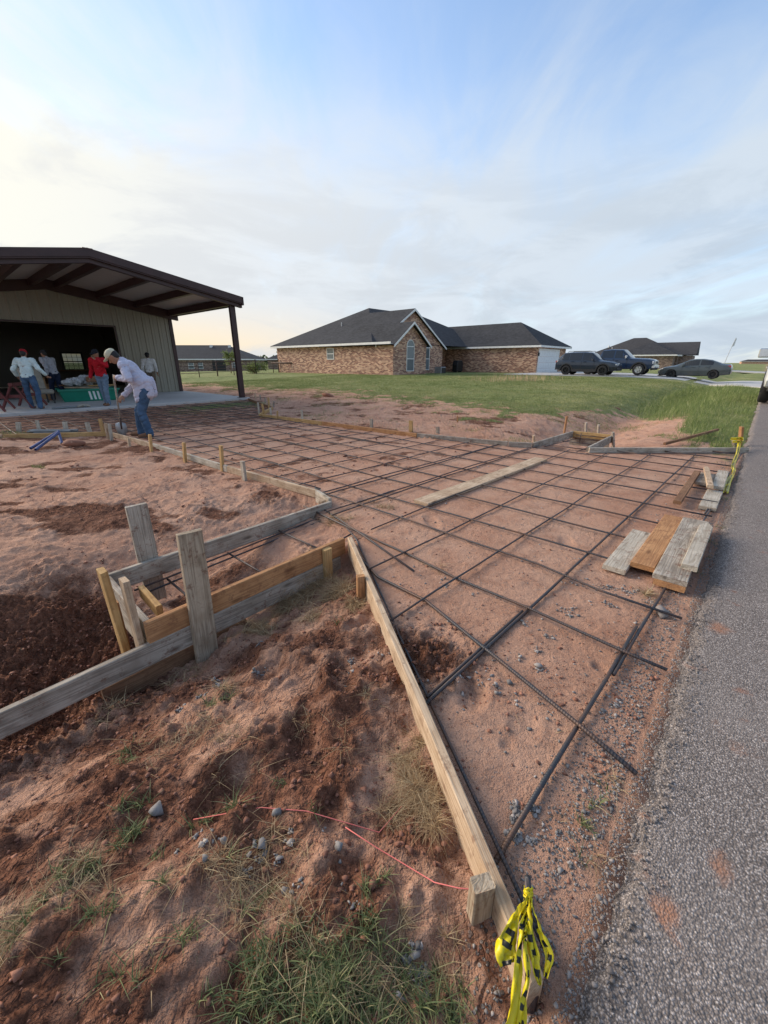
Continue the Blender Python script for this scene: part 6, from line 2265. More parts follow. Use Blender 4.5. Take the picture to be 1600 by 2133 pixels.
for k, (dx, dy, sz, lab) in enumerate([(-.25, .05, .20, 'crumpled grey plastic bag on left of the green tub'), (.05, .15, .24, 'pile of pale plastic wrap above the green tub'), (-.52, -.05, .16, 'small white bag at left end of the green tub')]):
    bm_ = bmesh.new()
    bmesh.ops.create_icosphere(bm_, subdivisions=3, radius=sz)
    for v_ in bm_.verts:
        n_ = float(fbm(np.array([v_.co.x * 9 + k * 7]), np.array([v_.co.y * 9 + v_.co.z * 8]), 3, 4)[0])
        v_.co *= 1 + 0.45 * n_
        v_.co.z *= 0.7
    me = bpy.data.meshes.new('plastic_bag')
    bm_.to_mesh(me)
    bm_.free()
    me.materials.append(M['bag'])
    o = bpy.data.objects.new('plastic_bag', me)
    COL.objects.link(o)
    o.location = W(4.15 + dx, 17.8 + dy, SLAB_Z + 0.52 + sz * 0.6)
    tag(o, lab, 'bag')
chair = thing('tan_seat', 'tan upholstered seat in the doorway behind the mint shirted worker', 'seat', 2.75, 17.4, SLAB_Z, math.radians(10))
MB().box(-.30, .30, -.30, .30, .30, .44).build('cushion', M['canvas'], chair, bevel=0.04)
bk = MB().box(-.30, .30, -.07, .07, 0, .72).build('backrest', M['canvas'], chair, bevel=0.05)
bk.location = (0, .30, .40)
bk.rotation_euler = (-0.22, 0, 0)
for sx in (-.24, .24):
    for sy in (-.24, .24):
        MB().box(sx - .02, sx + .02, sy - .02, sy + .02, 0, .30).build('leg', M['dark_metal'], chair)
for k, (s_, t_, w_, h_, rz_, lab) in enumerate([(3.05, 19.6, .45, .75, .2, 'tall brown cardboard carton behind the tan seat'), (3.4, 20.1, .4, .5, -.3, 'smaller cardboard carton just inside the doorway')]):
    c_ = thing('cardboard_carton', lab, 'box', s_, t_, SLAB_Z, rz_)
    MB().box(-w_ / 2, w_ / 2, -.2, .2, 0, h_).build('carton', M['card'], c_, bevel=0.006)
    MB().box(-w_ / 2, w_ / 2, -.27, -.205, h_ - .02, h_ - .008).build('flap', M['card'], c_)
bnch = thing('work_bench', 'low dark bench standing under the shed\'s back window', 'bench', 6.4, 29.3)
MB().box(-1.4, 1.4, -.35, .35, .80, .86).build('top', M['wood_brown'], bnch)
for sx in (-1.3, 1.3):
    for sy in (-.3, .3):
        MB().box(sx - .04, sx + .04, sy - .04, sy + .04, 0, .80).build('leg', M['wood_brown'], bnch)
hose = thing('grey_hose', 'short grey hose and rag lying near the slab edge', 'hose', 2.95, 14.95)
MB().tube([(-.42, .02, .03), (-.25, -.03, .032), (-.05, .04, .03), (.12, .0, .035), (.3, .05, .04), (.40, -.02, .03)], 0.03, 8).build('tube', M['steel_stake'], hose, smooth=True)
MB().tube([(.18, -.06, .04), (.30, .0, .07), (.44, .03, .05), (.50, -.04, .02)], [0.03, .05, .045, .02], 8).build('rag', M['canvas'], hose, smooth=True)

# ------------------------------------------------------------------ steel stakes on the bare earth
ps, pt_ = gpx(112, 907, 0.06)
pz = hz(ps, pt_)
k = 0
rs = random.Random(9)
for k in range(9):
    a = rs.uniform(-0.09, 0.09) - 0.80
    d2 = Vector((math.cos(SITE + a), math.sin(SITE + a), 0))
    c_ = W(ps + rs.uniform(-.05, .05), pt_ + rs.uniform(-.16, .16), pz + 0.02 + 0.018 * (k // 2))
    L2 = rs.uniform(.75, .95)
    o = MB().tube([c_ - d2 * L2 / 2, c_ + d2 * L2 / 2], 0.016, 8).build('steel_stake', M['steel_stake'], None, smooth=False)
    tag(o, 'grey steel form stake lying in the pile on bare earth', 'steel stake', 'grey steel stakes in one pile')
for (x0, y0, x1, y1, lab) in [(122, 896, 66, 942, 'blue steel pipe reaching furthest left from the grey pile'), (121, 899, 77, 946, 'blue steel pipe beside the leftmost one'), (121, 898, 132, 934, 'blue steel pipe lying towards the camera from the grey pile')]:
    a_, b_ = W(*gpx(x0, y0, pz + .22), pz + .20), W(*gpx(x1, y1, 0.03), 0.0)
    b_.z = hz(*ST(b_.x, b_.y)) + 0.03
    d2 = (b_ - a_).normalized()
    side = d2.cross(Vector((0, 0, 1))).normalized()
    up2 = side.cross(d2)
    ring_o = [(math.cos(q * math.pi / 5) * .024, math.sin(q * math.pi / 5) * .024) for q in range(10)]
    vs = []
    for c_ in (a_, b_):
        for sc_ in (1.0, 0.75):
            vs += [tuple(c_ + side * x * sc_ + up2 * y * sc_) for x, y in ring_o]
    fs = []
    for q in range(10):
        q2 = (q + 1) % 10
        fs += [(q, q2, 20 + q2, 20 + q), (10 + q, 30 + q, 30 + q2, 10 + q2), (q, 10 + q, 10 + q2, q2), (20 + q, 20 + q2, 30 + q2, 30 + q)]
    m_ = MB()
    m_.add(vs, fs)
    tag(m_.build('steel_pipe', M['steel_blue'], None, smooth=False), lab, 'pipe')

# ------------------------------------------------------------------ pipe fence behind the shed
fence = empty('pipe_fence', (-15.1, 35.0, 0.0))
tag(fence, 'rusty pipe rail fence running from shed to brick house', 'fence')
F0 = Vector((-15.1, 35.0, 0.0))
run = [Vector((-19.5, 31.0, 0)), Vector((-15.1, 35.0, 0)), Vector((-13.5, 38.6, 0)), Vector((-12.3, 41.3, 0)), Vector((-11.25, 43.7, 0)), Vector((-10.9, 44.5, 0))]
posts = []
for a_, b_ in zip(run[:-1], run[1:]):
    n = max(1, round((b_ - a_).length / 2.0))
    for q in range(n):
        posts.append(a_ + (b_ - a_) * q / n)
posts.append(run[-1])
for q in posts:
    q.z = float(height(np.array([q.x]), np.array([q.y]), False)[0])
for k, q in enumerate(posts):
    big = k % 2 == 0
    MB().tube([q - F0 - Vector((0, 0, .3)), q - F0 + Vector((0, 0, 1.28 if big else 1.2))], 0.055 if big else 0.035, 8).build('post', M['rust_pipe'], fence, smooth=True)
for hh, r_ in ((1.16, .035), (0.86, .02), (0.60, .02), (0.34, .02)):
    for a_, b_ in zip(posts[:-1], posts[1:]):
        MB().tube([a_ - F0 + Vector((0, 0, hh)), b_ - F0 + Vector((0, 0, hh))], r_, 6).build('rail', M['rust_pipe'], fence, smooth=True)
rail = MB().tube([Vector((-11.4, 43.9, 1.42)), Vector((-8.2, 44.0, 1.42)) + Vector((0, -1.2, 0))], 0.07, 8).build('loose_rail', M['rust_pipe'], None, smooth=True)
tag(rail, 'grey horizontal pole jutting in front of the brick wall\'s left end', 'pole')

# ------------------------------------------------------------------ string line
M['string'] = plain('pink_string', (0.66, 0.17, 0.15), 0.7)
pts = []
for px, py, z in [(405, 1716, 0), (545, 1697, 0), (640, 1718, 0), (790, 1742, 0.0), (838, 1690, 0.0)]:
    s_, t_ = gpx(px, py, -0.08)
    pts.append(W(s_, t_, hz(s_, t_) + 0.012))
o = MB().tube(pts, 0.0016, 5).build('string_line', M['string'], None, smooth=True)
tag(o, 'pink string loose on the bank ending in the straw clump', 'string')
pts = []
for px, py, z in [(720, 1735, None), (778, 1770, None), (850, 1815, None), (905, 1838, 0.02), (955, 1850, 0.045), (992, 1853, 0.06)]:
    s_, t_ = gpx(px, py, -0.06 if z is None else z)
    pts.append(W(s_, t_, (hz(s_, t_) + 0.01) if z is None else z))
o = MB().tube(pts, 0.0018, 5).build('string_line', M['string'], None, smooth=True)
tag(o, 'taut pink string tied to the squat stake by the tape', 'string')


# ------------------------------------------------------------------ caution tape
def tape_material():
    m, t, b = new_mat('caution_tape')
    uv = t.node('ShaderNodeUVMap').outputs[0]
    sep = t.node('ShaderNodeSeparateXYZ')
    t.l.new(uv, sep.inputs[0])
    u, v = sep.outputs[0], sep.outputs[1]
    # bold black letters as upright bars with bites taken out of them
    cell = t.math('FRACT', t.math('MULTIPLY', u, 17.0))
    idx = t.math('FLOOR', t.math('MULTIPLY', u, 17.0))
    wn = t.node('ShaderNodeTexWhiteNoise', noise_dimensions='1D')
    t.l.new(idx, wn.inputs['W'])
    rnd = wn.outputs['Value']
    inl = t.math('MULTIPLY', t.step(cell, 0.14, 0.17), t.step(cell, 0.80, 0.77))
    hole = t.math('MULTIPLY', t.math('MULTIPLY', t.step(cell, 0.36, 0.39), t.step(cell, 0.60, 0.57)), t.math('GREATER_THAN', t.math('ABSOLUTE', t.math('SUBTRACT', v, t.math('ADD', 0.3, t.math('MULTIPLY', rnd, 0.4)))), 0.07))
    inv = t.math('MULTIPLY', t.step(v, 0.20, 0.22), t.step(v, 0.80, 0.78))
    gap = t.math('GREATER_THAN', t.math('FRACT', t.math('MULTIPLY', u, 1.9)), 0.22)
    blk = t.math('MULTIPLY', t.math('MULTIPLY', inl, inv), t.math('MULTIPLY', gap, t.math('SUBTRACT', 1.0, t.math('MULTIPLY', hole, t.math('GREATER_THAN', rnd, 0.25)))))
    col = t.mix(blk, (0.80, 0.66, 0.015), (0.02, 0.02, 0.015))
    t.l.new(col, b.inputs['Base Color'])
    b.inputs['Roughness'].default_value = 0.35
    tr = t.node('ShaderNodeBsdfTranslucent')
    t.l.new(col, tr.inputs[0])
    mx = t.node('ShaderNodeMixShader')
    mx.inputs[0].default_value = 0.22
    t.l.new(b.outputs[0], mx.inputs[1])
    t.l.new(tr.outputs[0], mx.inputs[2])
    t.l.new(mx.outputs[0], t.n['Material Output'].inputs[0])
    return m


M['tape'] = tape_material()


def ribbon(name, path, widths, twist, parent, u0=0.0, seed=0, crumple=0.006, segs=8):
    """strip of tape along world points; twist gives the direction across the strip at each point"""
    path = [Vector(p) for p in path]
    # resample
    P, Wd_, T_ = [], [], []
    for i in range(len(path) - 1):
        for q in range(segs):
            f_ = q / segs
            P.append(path[i].lerp(path[i + 1], f_))
            Wd_.append(widths[i] + (widths[i + 1] - widths[i]) * f_)
            T_.append(Vector(twist[i]).lerp(Vector(twist[i + 1]), f_))
    P.append(path[-1])
    Wd_.append(widths[-1])
    T_.append(Vector(twist[-1]))
    # soften corners
    for _ in range(3):
        P = [P[0]] + [(P[i - 1] + P[i] * 2 + P[i + 1]) / 4 for i in range(1, len(P) - 1)] + [P[-1]]
    vs, fs, uvs = [], [], []
    c = 6
    u = u0
    rs_ = random.Random(seed)
    for i, p in enumerate(P):
        if i:
            u += (P[i] - P[i - 1]).length
        d = (P[min(i + 1, len(P) - 1)] - P[max(i - 1, 0)]).normalized()
        a = T_[i]
        a = (a - d * a.dot(d)).normalized()
        nrm = d.cross(a)
        for k in range(c + 1):
            q = k / c - 0.5
            bend = crumple * (math.sin(q * 9 + i * 0.35 + seed) + 0.6 * math.sin(q * 17 - i * 0.6 + seed * 2))
            vs.append(p + a * (q * Wd_[i]) + nrm * bend)
            uvs.append((u, k / c))
    for i in range(len(P) - 1):
        for k in range(c):
            a0 = i * (c + 1) + k
            fs.append((a0, a0 + 1, a0 + c + 2, a0 + c + 1))
    me = bpy.data.meshes.new(name)
    me.from_pydata([tuple(v_) for v_ in vs], [], fs)
    ul = me.uv_layers.new(name='UVMap')
    for li, lp in enumerate(me.loops):
        ul.data[li].uv = uvs[lp.vertex_index]
    me.materials.append(M['tape'])
    me.shade_smooth()
    o_ = bpy.data.objects.new(name, me)
    COL.objects.link(o_)
    o_.parent = parent
    if parent is not None:
        o_.matrix_parent_inverse = Matrix.Translation(parent.location).inverted()
    sol = o_.modifiers.new('thick', 'SOLIDIFY')
    sol.thickness = 0.0004
    return o_


def pz_(px, py, z):
    return W(*gpx(px, py, z), z)


# short bent bar that carries the tape
p0 = pz_(1108, 2035, -0.02)
p1 = pz_(1099, 1826, 0.155)
bar = MB().tube([p0 - (p1 - p0) * 0.3, p0, p1], 0.0085, 8).build('rebar_pin', M['rebar'], None, smooth=True)
tag(bar, 'short leaning rebar pin carrying the yellow caution tape', 'rebar')
bar2 = MB().tube([pz_(1118, 2040, 0.01), pz_(1100, 2120, -0.03) + Vector((0, 0, -0.12))], 0.013, 8).build('rebar_pin', M['rebar'], None, smooth=True)
tag(bar2, 'thick rebar stub in the ground under the yellow tape', 'rebar')
tape = empty('caution_tape', p1)
tag(tape, 'yellow and black caution tape knotted on a rebar pin by the road', 'tape')
kn = p1 + (p0 - p1) * 0.20
side = Vector((1, 0.1, 0))
M['tape_plain'] = plain('tape_yellow', (0.76, 0.60, 0.012), 0.4)
# the knot: a flat band wound round the pin and a pinched fold
wind = []
ax = (p0 - p1).normalized()
e1 = (Vector((1, 0, 0)) - ax * ax.x).normalized()
e2 = ax.cross(e1)
for q in range(34):
    a = q * 0.52
    r_ = 0.0105 + 0.0030 * math.sin(q * 1.7)
    wind.append(p1 + (p0 - p1) * (0.12 + 0.0036 * q) + e1 * math.cos(a) * r_ + e2 * math.sin(a) * r_)
ribbon('knot', wind, [0.016 + 0.006 * math.sin(q * 2.3) for q in range(34)], [tuple(ax)] * 34, tape, 0.0, 9, 0.0015, segs=2)
fx = Vector((1, 0, 0))
def strand(pts, wd, tw, u0, sd, cr):
    ribbon('tape_strand', [kn + Vector((0.004 * (sd % 3 - 1), -0.004, 0))] + [pz_(*q) for q in pts], [0.012] + wd, [fx] + tw, tape, u0, sd, cr, segs=9)
strand([(1074, 1910, .135), (1060, 1955, .120), (1052, 1990, .105), (1058, 2010, .098)], [.018, .040, .050, .038], [(0.9, 0.3, 0), (0.85, 0.4, 0.2), (0.75, 0.5, 0.3), (0.6, .7, .3)], 0.03, 1, .008)
strand([(1086, 1930, .138), (1080, 2010, .105), (1074, 2080, .070), (1064, 2150, .02)], [.018, .020, .024, .030], [(0.4, 0.9, 0.2), (0.6, 0.7, 0.2), (1, 0.3, 0), (1, 0, 0)], 0.37, 2, .0045)
strand([(1100, 1920, .135), (1110, 1975, .112), (1118, 2020, .09), (1124, 2052, .075)], [.018, .022, .022, .006], [(0.5, 0.8, 0.3), (0.7, 0.6, 0.3), (0.9, 0.4, 0.3), (1, 0, 0)], 0.81, 3, .007)
strand([(1110, 1905, .135), (1128, 1945, .115), (1146, 1990, .10), (1136, 2036, .085)], [.010, .018, .020, .008], [(0.7, -0.4, 0.5), (0.5, -0.6, 0.5), (0.8, -.3, .5), (1, 0, 0)], 1.33, 4, .005)
strand([(1092, 1950, .132), (1100, 2030, .10), (1088, 2100, .06), (1084, 2160, .01)], [.012, .016, .020, .024], [(0.2, 1, 0.2), (0.5, 0.8, 0.2), (1, 0.2, 0), (1, 0, 0)], 1.71, 5, .004)
# tape on the stake at the far road corner
t2 = empty('caution_tape', pz_(1538, 916, 0.18))
tag(t2, 'yellow caution tape trailing from orange stake to far loose lumber', 'tape')
ribbon('tape_strand', [pz_(1522, 914, 0.20), pz_(1548, 913, 0.20), pz_(1548, 920, 0.17), pz_(1526, 920, 0.17)], [.05, .05, .04, .04], [(0, 0, 1)] * 4, t2, 0.0, 6, 0.006)
ribbon('tape_strand', [pz_(1541, 918, 0.17), pz_(1536, 945, 0.08), pz_(1527, 968, 0.05), pz_(1529, 985, 0.03), pz_(1518, 1000, 0.04), pz_(1512, 1026, 0.03)], [.05, .035, .05, .045, .06, .05], [(1, 0, 0.2), (1, 0.4, 0), (0.7, 0.6, 0), (1, 0, 0.3), (1, .2, 0), (1, 0, 0)], t2, 0.2, 7, 0.012)
# ------------------------------------------------------------------ vegetation and loose stones
def blades(name, P, hgt, wid, lean, mat, shade, label, cat='grass', segs=3, curl=1.0, kind='stuff', parent=None):
    """P: (n, 3) roots; one curved tapering blade from each, all in one mesh"""
    n = len(P)
    az = RNG.uniform(0, 2 * np.pi, n)
    fa = RNG.uniform(0, 2 * np.pi, n)
    dirx, diry = np.cos(az), np.sin(az)
    sx, sy = np.cos(fa), np.sin(fa)
    V = np.zeros((n, segs * 2 + 1, 3), np.float32)
    for k in range(segs + 1):
        q = k / segs
        out = lean * hgt * q ** (1 + 0.6 * curl)
        up = hgt * (q - 0.35 * np.minimum(lean, 1.6) * q * q * curl)
        c = np.stack([P[:, 0] + dirx * out, P[:, 1] + diry * out, P[:, 2] + up], 1)
        if k < segs:
            w = wid * (1 - 0.75 * q) * 0.5
            off = np.stack([sx * w, sy * w, np.zeros(n)], 1)
            V[:, 2 * k] = c - off
            V[:, 2 * k + 1] = c + off
        else:
            V[:, 2 * segs] = c
    nv = segs * 2 + 1
    base = (np.arange(n) * nv)[:, None]
    tris = []
    for k in range(segs - 1):
        a = 2 * k
        tris += [(a, a + 1, a + 3), (a, a + 3, a + 2)]
    a = 2 * (segs - 1)
    tris.append((a, a + 1, a + 2))
    F = (base[:, :, None] + np.array(tris)[None, :, :]).reshape(-1, 3)
    o = arr_mesh(name, V.reshape(-1, 3), F, M[mat], smooth=True, fv=3, parent=parent)
    at = o.data.attributes.new('shade', 'FLOAT', 'POINT')
    at.data.foreach_set('value', np.repeat(np.clip(shade, 0, 1), nv).astype(np.float32))
    if parent is None:
        tag(o, label, cat, kind=kind)
    return o


def roots(s, t, dz=-0.004):
    x = ER[0] * s + ED[0] * t
    y = ER[1] * s + ED[1] * t
    return np.stack([x, y, height(x, y) + dz], 1)


def spots(lst, n_scale=1.0):
    """scatter round listed picture places: (px, py, z, radius, count)"""
    S_, T_ = [], []
    for px, py, z, r, n in lst:
        s0, t0 = gpx(px, py, z)
        n = int(n * n_scale)
        a = RNG.uniform(0, 2 * np.pi, n)
        # uneven clumps inside the spot rather than a disc
        k = max(3, n // 22)
        cs, ct = RNG.normal(0, r * 0.55, k), RNG.normal(0, r * 0.55, k)
        w_ = RNG.randint(0, k, n)
        S_.append(s0 + cs[w_] + RNG.normal(0, r * 0.16, n))
        T_.append(t0 + ct[w_] + RNG.normal(0, r * 0.16, n))
    return np.concatenate(S_), np.concatenate(T_)


# green grass at the foot of the picture and in tufts up the bank
near = [(620, 2080, -.08, .10, 1100), (700, 2060, -.08, .09, 1200), (790, 2060, -.08, .09, 1300), (870, 2080, -.08, .08, 900), (560, 2110, -.08, .08, 800), (680, 2130, -.08, .09, 900), (800, 2140, -.08, .09, 1000), (640, 1990, -.08, .06, 350), (760, 1990, -.08, .05, 300), (520, 2050, -.1, .06, 260),
        (480, 2120, -.1, .06, 220), (540, 1985, -.1, .05, 160), (920, 2120, -.06, .05, 350), (560, 2000, -.08, .05, 160), (420, 2000, -.12, .05, 120), (860, 1990, -.06, .03, 110),
        (280, 1770, -.15, .07, 330), (230, 1830, -.15, .07, 300), (190, 1900, -.15, .05, 220), (130, 1960, -.17, .05, 200), (100, 2010, -.17, .05, 160), (300, 1710, -.15, .05, 140), (180, 2000, -.15, .05, 130), (220, 1985, -.15, .05, 150),
        (420, 1740, -.12, .04, 130), (500, 1705, -.1, .035, 130), (360, 1900, -.12, .04, 120), (340, 1810, -.12, .03, 60), (290, 1620, -.2, .05, 150), (270, 1600, -.2, .04, 80), (470, 1490, -.2, .05, 240), (440, 1495, -.2, .03, 100), (710, 1315, -.15, .03, 90), (580, 1650, -.12, .03, 60),
        (770, 1850, -.06, .025, 130), (760, 1870, -.06, .02, 70), (500, 1830, -.1, .025, 80), (560, 1870, -.1, .03, 90), (660, 1720, -.1, .02, 40), (520, 1930, -.1, .03, 80), (350, 2070, -.13, .05, 130), (260, 2090, -.13, .04, 90), (60, 2090, -.17, .05, 120),
        (1220, 1710, .0, .035, 120), (1235, 1680, .0, .02, 60), (1210, 1790, 0, .015, 30), (1250, 1640, 0, .02, 25), (1460, 1195, 0.0, .03, 60), (1480, 1130, 0, .05, 110), (1490, 1100, 0, .05, 90), (1510, 1075, 0, .07, 130), (1525, 1045, 0, .08, 120), (1535, 1000, 0, .1, 130), (1540, 975, 0, .1, 130), (1475, 1165, 0, .03, 60), (1315, 1255, 0, .015, 16)]
s_, t_ = spots(near, 0.36)
keep = (t_ > 0.035) | (s_ > 2.0)
s_, t_ = s_[keep], t_[keep]
n = len(s_)
blades('grass', roots(s_, t_), RNG.uniform(0.018, 0.062, n) * (1 + 0.5 * fbm(s_ * 8, t_ * 8, 2, 3)), RNG.uniform(0.0022, 0.0046, n), RNG.uniform(0.3, 1.6, n), 'blade', RNG.beta(1.4, 1.6, n), 'green grass growing thick at the foot of the bank', segs=4)

# straw: thatch by the box, the clump beside the splayed board, loose strands on the bank
dry = [(640, 1215, -.2, .17, 2400), (700, 1235, -.18, .10, 1100), (590, 1260, -.25, .13, 1300), (530, 1310, -.3, .08, 600), (740, 1280, -.15, .05, 300), (560, 1330, -.3, .06, 240),
       (850, 1640, -.06, .055, 900), (880, 1680, -.06, .05, 900), (840, 1590, -.06, .04, 350), (870, 1560, -.06, .03, 200), (900, 1730, -.06, .03, 300), (820, 1690, -.06, .04, 250),
       (460, 1350, -.4, .06, 160), (250, 1530, -.45, .10, 160), (400, 1420, -.4, .08, 160), (480, 1480, -.25, .05, 140), (430, 1560, -.2, .06, 120), (480, 1570, -.15, .06, 120),
       (330, 1600, -.2, .12, 140), (520, 1850, -.1, .07, 260), (470, 1880, -.1, .07, 220), (530, 1910, -.1, .06, 200), (620, 1900, -.1, .06, 120), (560, 1790, -.1, .05, 90), (640, 1790, -.1, .05, 60), (420, 1850, -.1, .05, 110), (200, 1870, -.15, .08, 260), (90, 1960, -.17, .07, 240), (60, 2040, -.17, .06, 200), (840, 1930, -.06, .03, 120), (920, 2050, -.06, .03, 110), (940, 1990, -.06, .02, 60), (610, 2010, -.08, .10, 240), (760, 2080, -.08, .12, 330), (640, 1540, -.12, .06, 90), (760, 1480, -.1, .06, 80), (700, 1560, -.1, .1, 60), (500, 1640, -.15, .1, 110),
       (1240, 1790, .0, .03, 40), (1290, 1630, 0, .03, 40), (1170, 1700, 0, .03, 10), (700, 1085, 0, .10, 200), (800, 1062, 0, .16, 130), (650, 1300, -.2, .1, 200), (1340, 1235, 0, .05, 90), (1000, 1030, 0, .4, 60), (1480, 960, 0, .2, 60), (920, 1190, 0, .1, 30)]
s_, t_ = spots(dry)
keep = (t_ > 0.03)
s_, t_ = s_[keep], t_[keep]
n = len(s_)
blades('dry_straw', roots(s_, t_), RNG.uniform(0.012, 0.060, n) * np.clip(np.hypot(s_, t_) / 1.6, 1, 1.6), RNG.uniform(0.0012, 0.0028, n) * np.clip(np.hypot(s_, t_) / 1.4, 1, 2.2), RNG.uniform(0.5, 3.0, n), 'straw', RNG.beta(2.2, 1.5, n), 'dry straw and dead roots strewn over the bank', 'straw', segs=4, curl=1.2)
# litter of short straw over all the bare earth
n = 9000
s_ = RNG.uniform(-2.5, 9, n)
t_ = RNG.uniform(0.1, 10, n) ** 1.0
ok = (fbm(s_ * 0.8, t_ * 0.8, 3, 44) + RNG.uniform(-.3, .3, n)) > 0.05
s_, t_ = s_[ok], t_[ok]
n = len(s_)
blades('straw_litter', roots(s_, t_, 0.001), RNG.uniform(0.004, 0.022, n), RNG.uniform(0.0012, 0.003, n), RNG.uniform(2.0, 5.0, n), 'straw', RNG.beta(2, 2, n), 'short bits of straw littering the red earth', 'straw', segs=2)

# lawn towards the house: blades thin out with distance
def lawn_mask(s, t):
    S = np.interp(t, LAWN_T, LAWN_S)
    n_lo = fbm(s * 0.7, t * 0.7, 3, 5)
    n_m = fbm(s * 2.3, t * 2.3, 4, 77)
    e = s - S + 1.6 * n_lo * sst(2, 5, t) + 0.5 * n_m
    soil = np.exp(-((s - 13.2) / 2.2) ** 2 - ((t - 2.5) / 0.75) ** 2)
    return sst(-2.2, 1.8, e + 1.0 * n_m) ** 1.5 * (1 - sst(0.35, 0.7, soil)) * (t > 0.05)


n = 520000
s_ = 9.0 + 34.0 * RNG.uniform(0, 1, n) ** 1.7
t_ = RNG.uniform(0.1, 27, n)
x = ER[0] * s_ + ED[0] * t_
y = ER[1] * s_ + ED[1] * t_
vis = (np.abs(x) < y * 0.98 + 0.5)
pr = lawn_mask(s_, t_) * (0.35 + 0.9 * sst(-0.5, 0.5, fbm(s_ * 1.5, t_ * 1.5, 3, 12)))
inhouse = (s_ > 25.9) & (t_ > 22.2) | (s_ > 40.2) & (t_ > 16.3) | (s_ > 33.4) & (t_ > 7.5) | (s_ > 35.0) & (t_ < 8)
ok = vis & (RNG.uniform(0, 1, n) < pr) & ~inhouse
s_, t_ = s_[ok], t_[ok]
n = len(s_)
print('lawn blades', n)
dd = np.sqrt((s_) ** 2 + t_ ** 2)
P = roots(s_, t_)
wl = np.clip(dd / 12, 1, 2.6)
blades('lawn_grass', P, RNG.uniform(0.03, 0.085, n) * (1 + 0.25 * fbm(s_ * 0.5, t_ * 0.5, 2, 9)), RNG.uniform(0.004, 0.008, n) * wl, RNG.uniform(0.2, 1.2, n), 'lawn_blade', np.clip(RNG.beta(2, 2.4, n) + 0.30 * fbm(s_ * 0.35, t_ * 0.35, 3, 61), 0, 1), 'mown green lawn with yellow patches in front of the brick house', 'lawn', segs=2)
# sparse weeds spreading onto the bare earth and before the slab
n = 60000
s_ = RNG.uniform(6.8, 14, n)
t_ = RNG.uniform(3.0, 20, n)
cl = fbm(s_ * 1.1, t_ * 1.1, 3, 19) + 0.9 * np.exp(-((s_ - 12.5) / 2.0) ** 2) + 0.8 * np.exp(-((s_ - 6.9) / 2.0) ** 2 - ((t_ - 13.3) / 0.9) ** 2)
ok = cl + RNG.uniform(-.35, .35, n) > 0.62
s2, t2_ = spots([(40, 916, 0, .5, 420), (87, 978, 0, .12, 60), (650, 868, .1, .6, 160), (440, 852, .1, .7, 600), (370, 860, .1, .6, 300), (1310, 885, -.2, .7, 900), (1370, 915, -.1, .35, 300), (20, 905, .05, .5, 200), (690, 858, .1, .6, 200)])
s_, t_ = np.concatenate([s_[ok], s2]), np.concatenate([t_[ok], t2_])
ok = ~((t_ > SLAB_T - 0.05) & (s_ < RIDGE_S + HALF + 0.1))
s_, t_ = s_[ok], t_[ok]
n = len(s_)
blades('weeds', roots(s_, t_), RNG.uniform(0.03, 0.09, n), RNG.uniform(0.004, 0.010, n), RNG.uniform(0.4, 1.6, n), 'lawn_blade', RNG.beta(1.8, 2.2, n), 'sparse low weeds creeping over the bare red earth', 'weeds', segs=2)
n = 46000
s_ = RNG.uniform(6.4, 13.5, n)
t_ = RNG.uniform(2.9, 17, n)
ok = (fbm(s_ * 0.9, t_ * 0.9, 4, 119) + RNG.uniform(-.45, .45, n) > 0.05) & (s_ > drive_right(t_) + 0.15) & ~((t_ > SLAB_T - 0.05) & (s_ < RIDGE_S + HALF + 0.1))
s_, t_ = s_[ok], t_[ok]
n = len(s_)
blades('field_thatch', roots(s_, t_), RNG.uniform(0.012, 0.05, n), RNG.uniform(0.004, 0.009, n), RNG.uniform(0.5, 2.6, n), 'straw', RNG.beta(1.6, 1.8, n), 'dead brown thatch over bare earth before the lawn', 'straw', segs=2)
# tall grass in the roadside ditch on the right
n = 42000
s_ = 9.6 + 24 * RNG.uniform(0, 1, n) ** 1.4
t_ = RNG.uniform(0.05, 3.4, n)
pr = sst(0.0, 0.6, lawn_mask(s_, t_)) * (1 - sst(1.2, 3.0, t_ - (s_ - 10) * 0.10)) * (0.3 + 0.7 * sst(-.3, .4, fbm(s_ * 1.2, t_ * 1.2, 3, 31)))
ok = RNG.uniform(0, 1, n) < pr
s_, t_ = s_[ok], t_[ok]
n = len(s_)
h_ = RNG.uniform(0.10, 0.34, n) * (0.55 + 0.6 * sst(0.3, 1.6, t_)) * (1 + 0.4 * fbm(s_ * 0.8, t_ * 0.8, 2, 81))
blades('tall_grass', roots(s_, t_), h_, RNG.uniform(0.005, 0.010, n) * np.clip(s_ / 14, 1, 2), RNG.uniform(0.1, 0.7, n), 'tall_blade', RNG.beta(1.6, 2.0, n), 'tall bright grass and seed heads along the road ditch', 'grass', segs=3)
s2, t2_ = spots([(1060, 795, .35, 2.5, 260), (1090, 798, .35, 2, 120)])
n = len(s2)
blades('seed_grass', roots(s2, t2_), RNG.uniform(0.2, 0.5, n), np.full(n, 0.02), RNG.uniform(0.05, 0.3, n), 'straw', RNG.uniform(0.6, 1, n), 'pale seed stalks standing in the lawn before the garage', 'grass', segs=2)


# ------------------------------------------------------------------ stones
def rock_mat(name, stops):
    m, t, b = new_mat(name)
    at = t.node('ShaderNodeAttribute', attribute_name='shade').outputs['Fac']
    tc = t.node('ShaderNodeTexCoord').outputs['Object']
    n_ = t.noise(tc, 90, 4, 0.6)
    base = t.ramp(at, stops)
    col = t.mix(t.math('MULTIPLY', t.step(n_, 0.45, 0.75), 0.4), base, (0.09, 0.08, 0.075))
    t.l.new(col, b.inputs['Base Color'])
    b.inputs['Roughness'].default_value = 0.85
    t.l.new(t.bump(n_, 0.4, 0.004), b.inputs['Normal'])
    return m


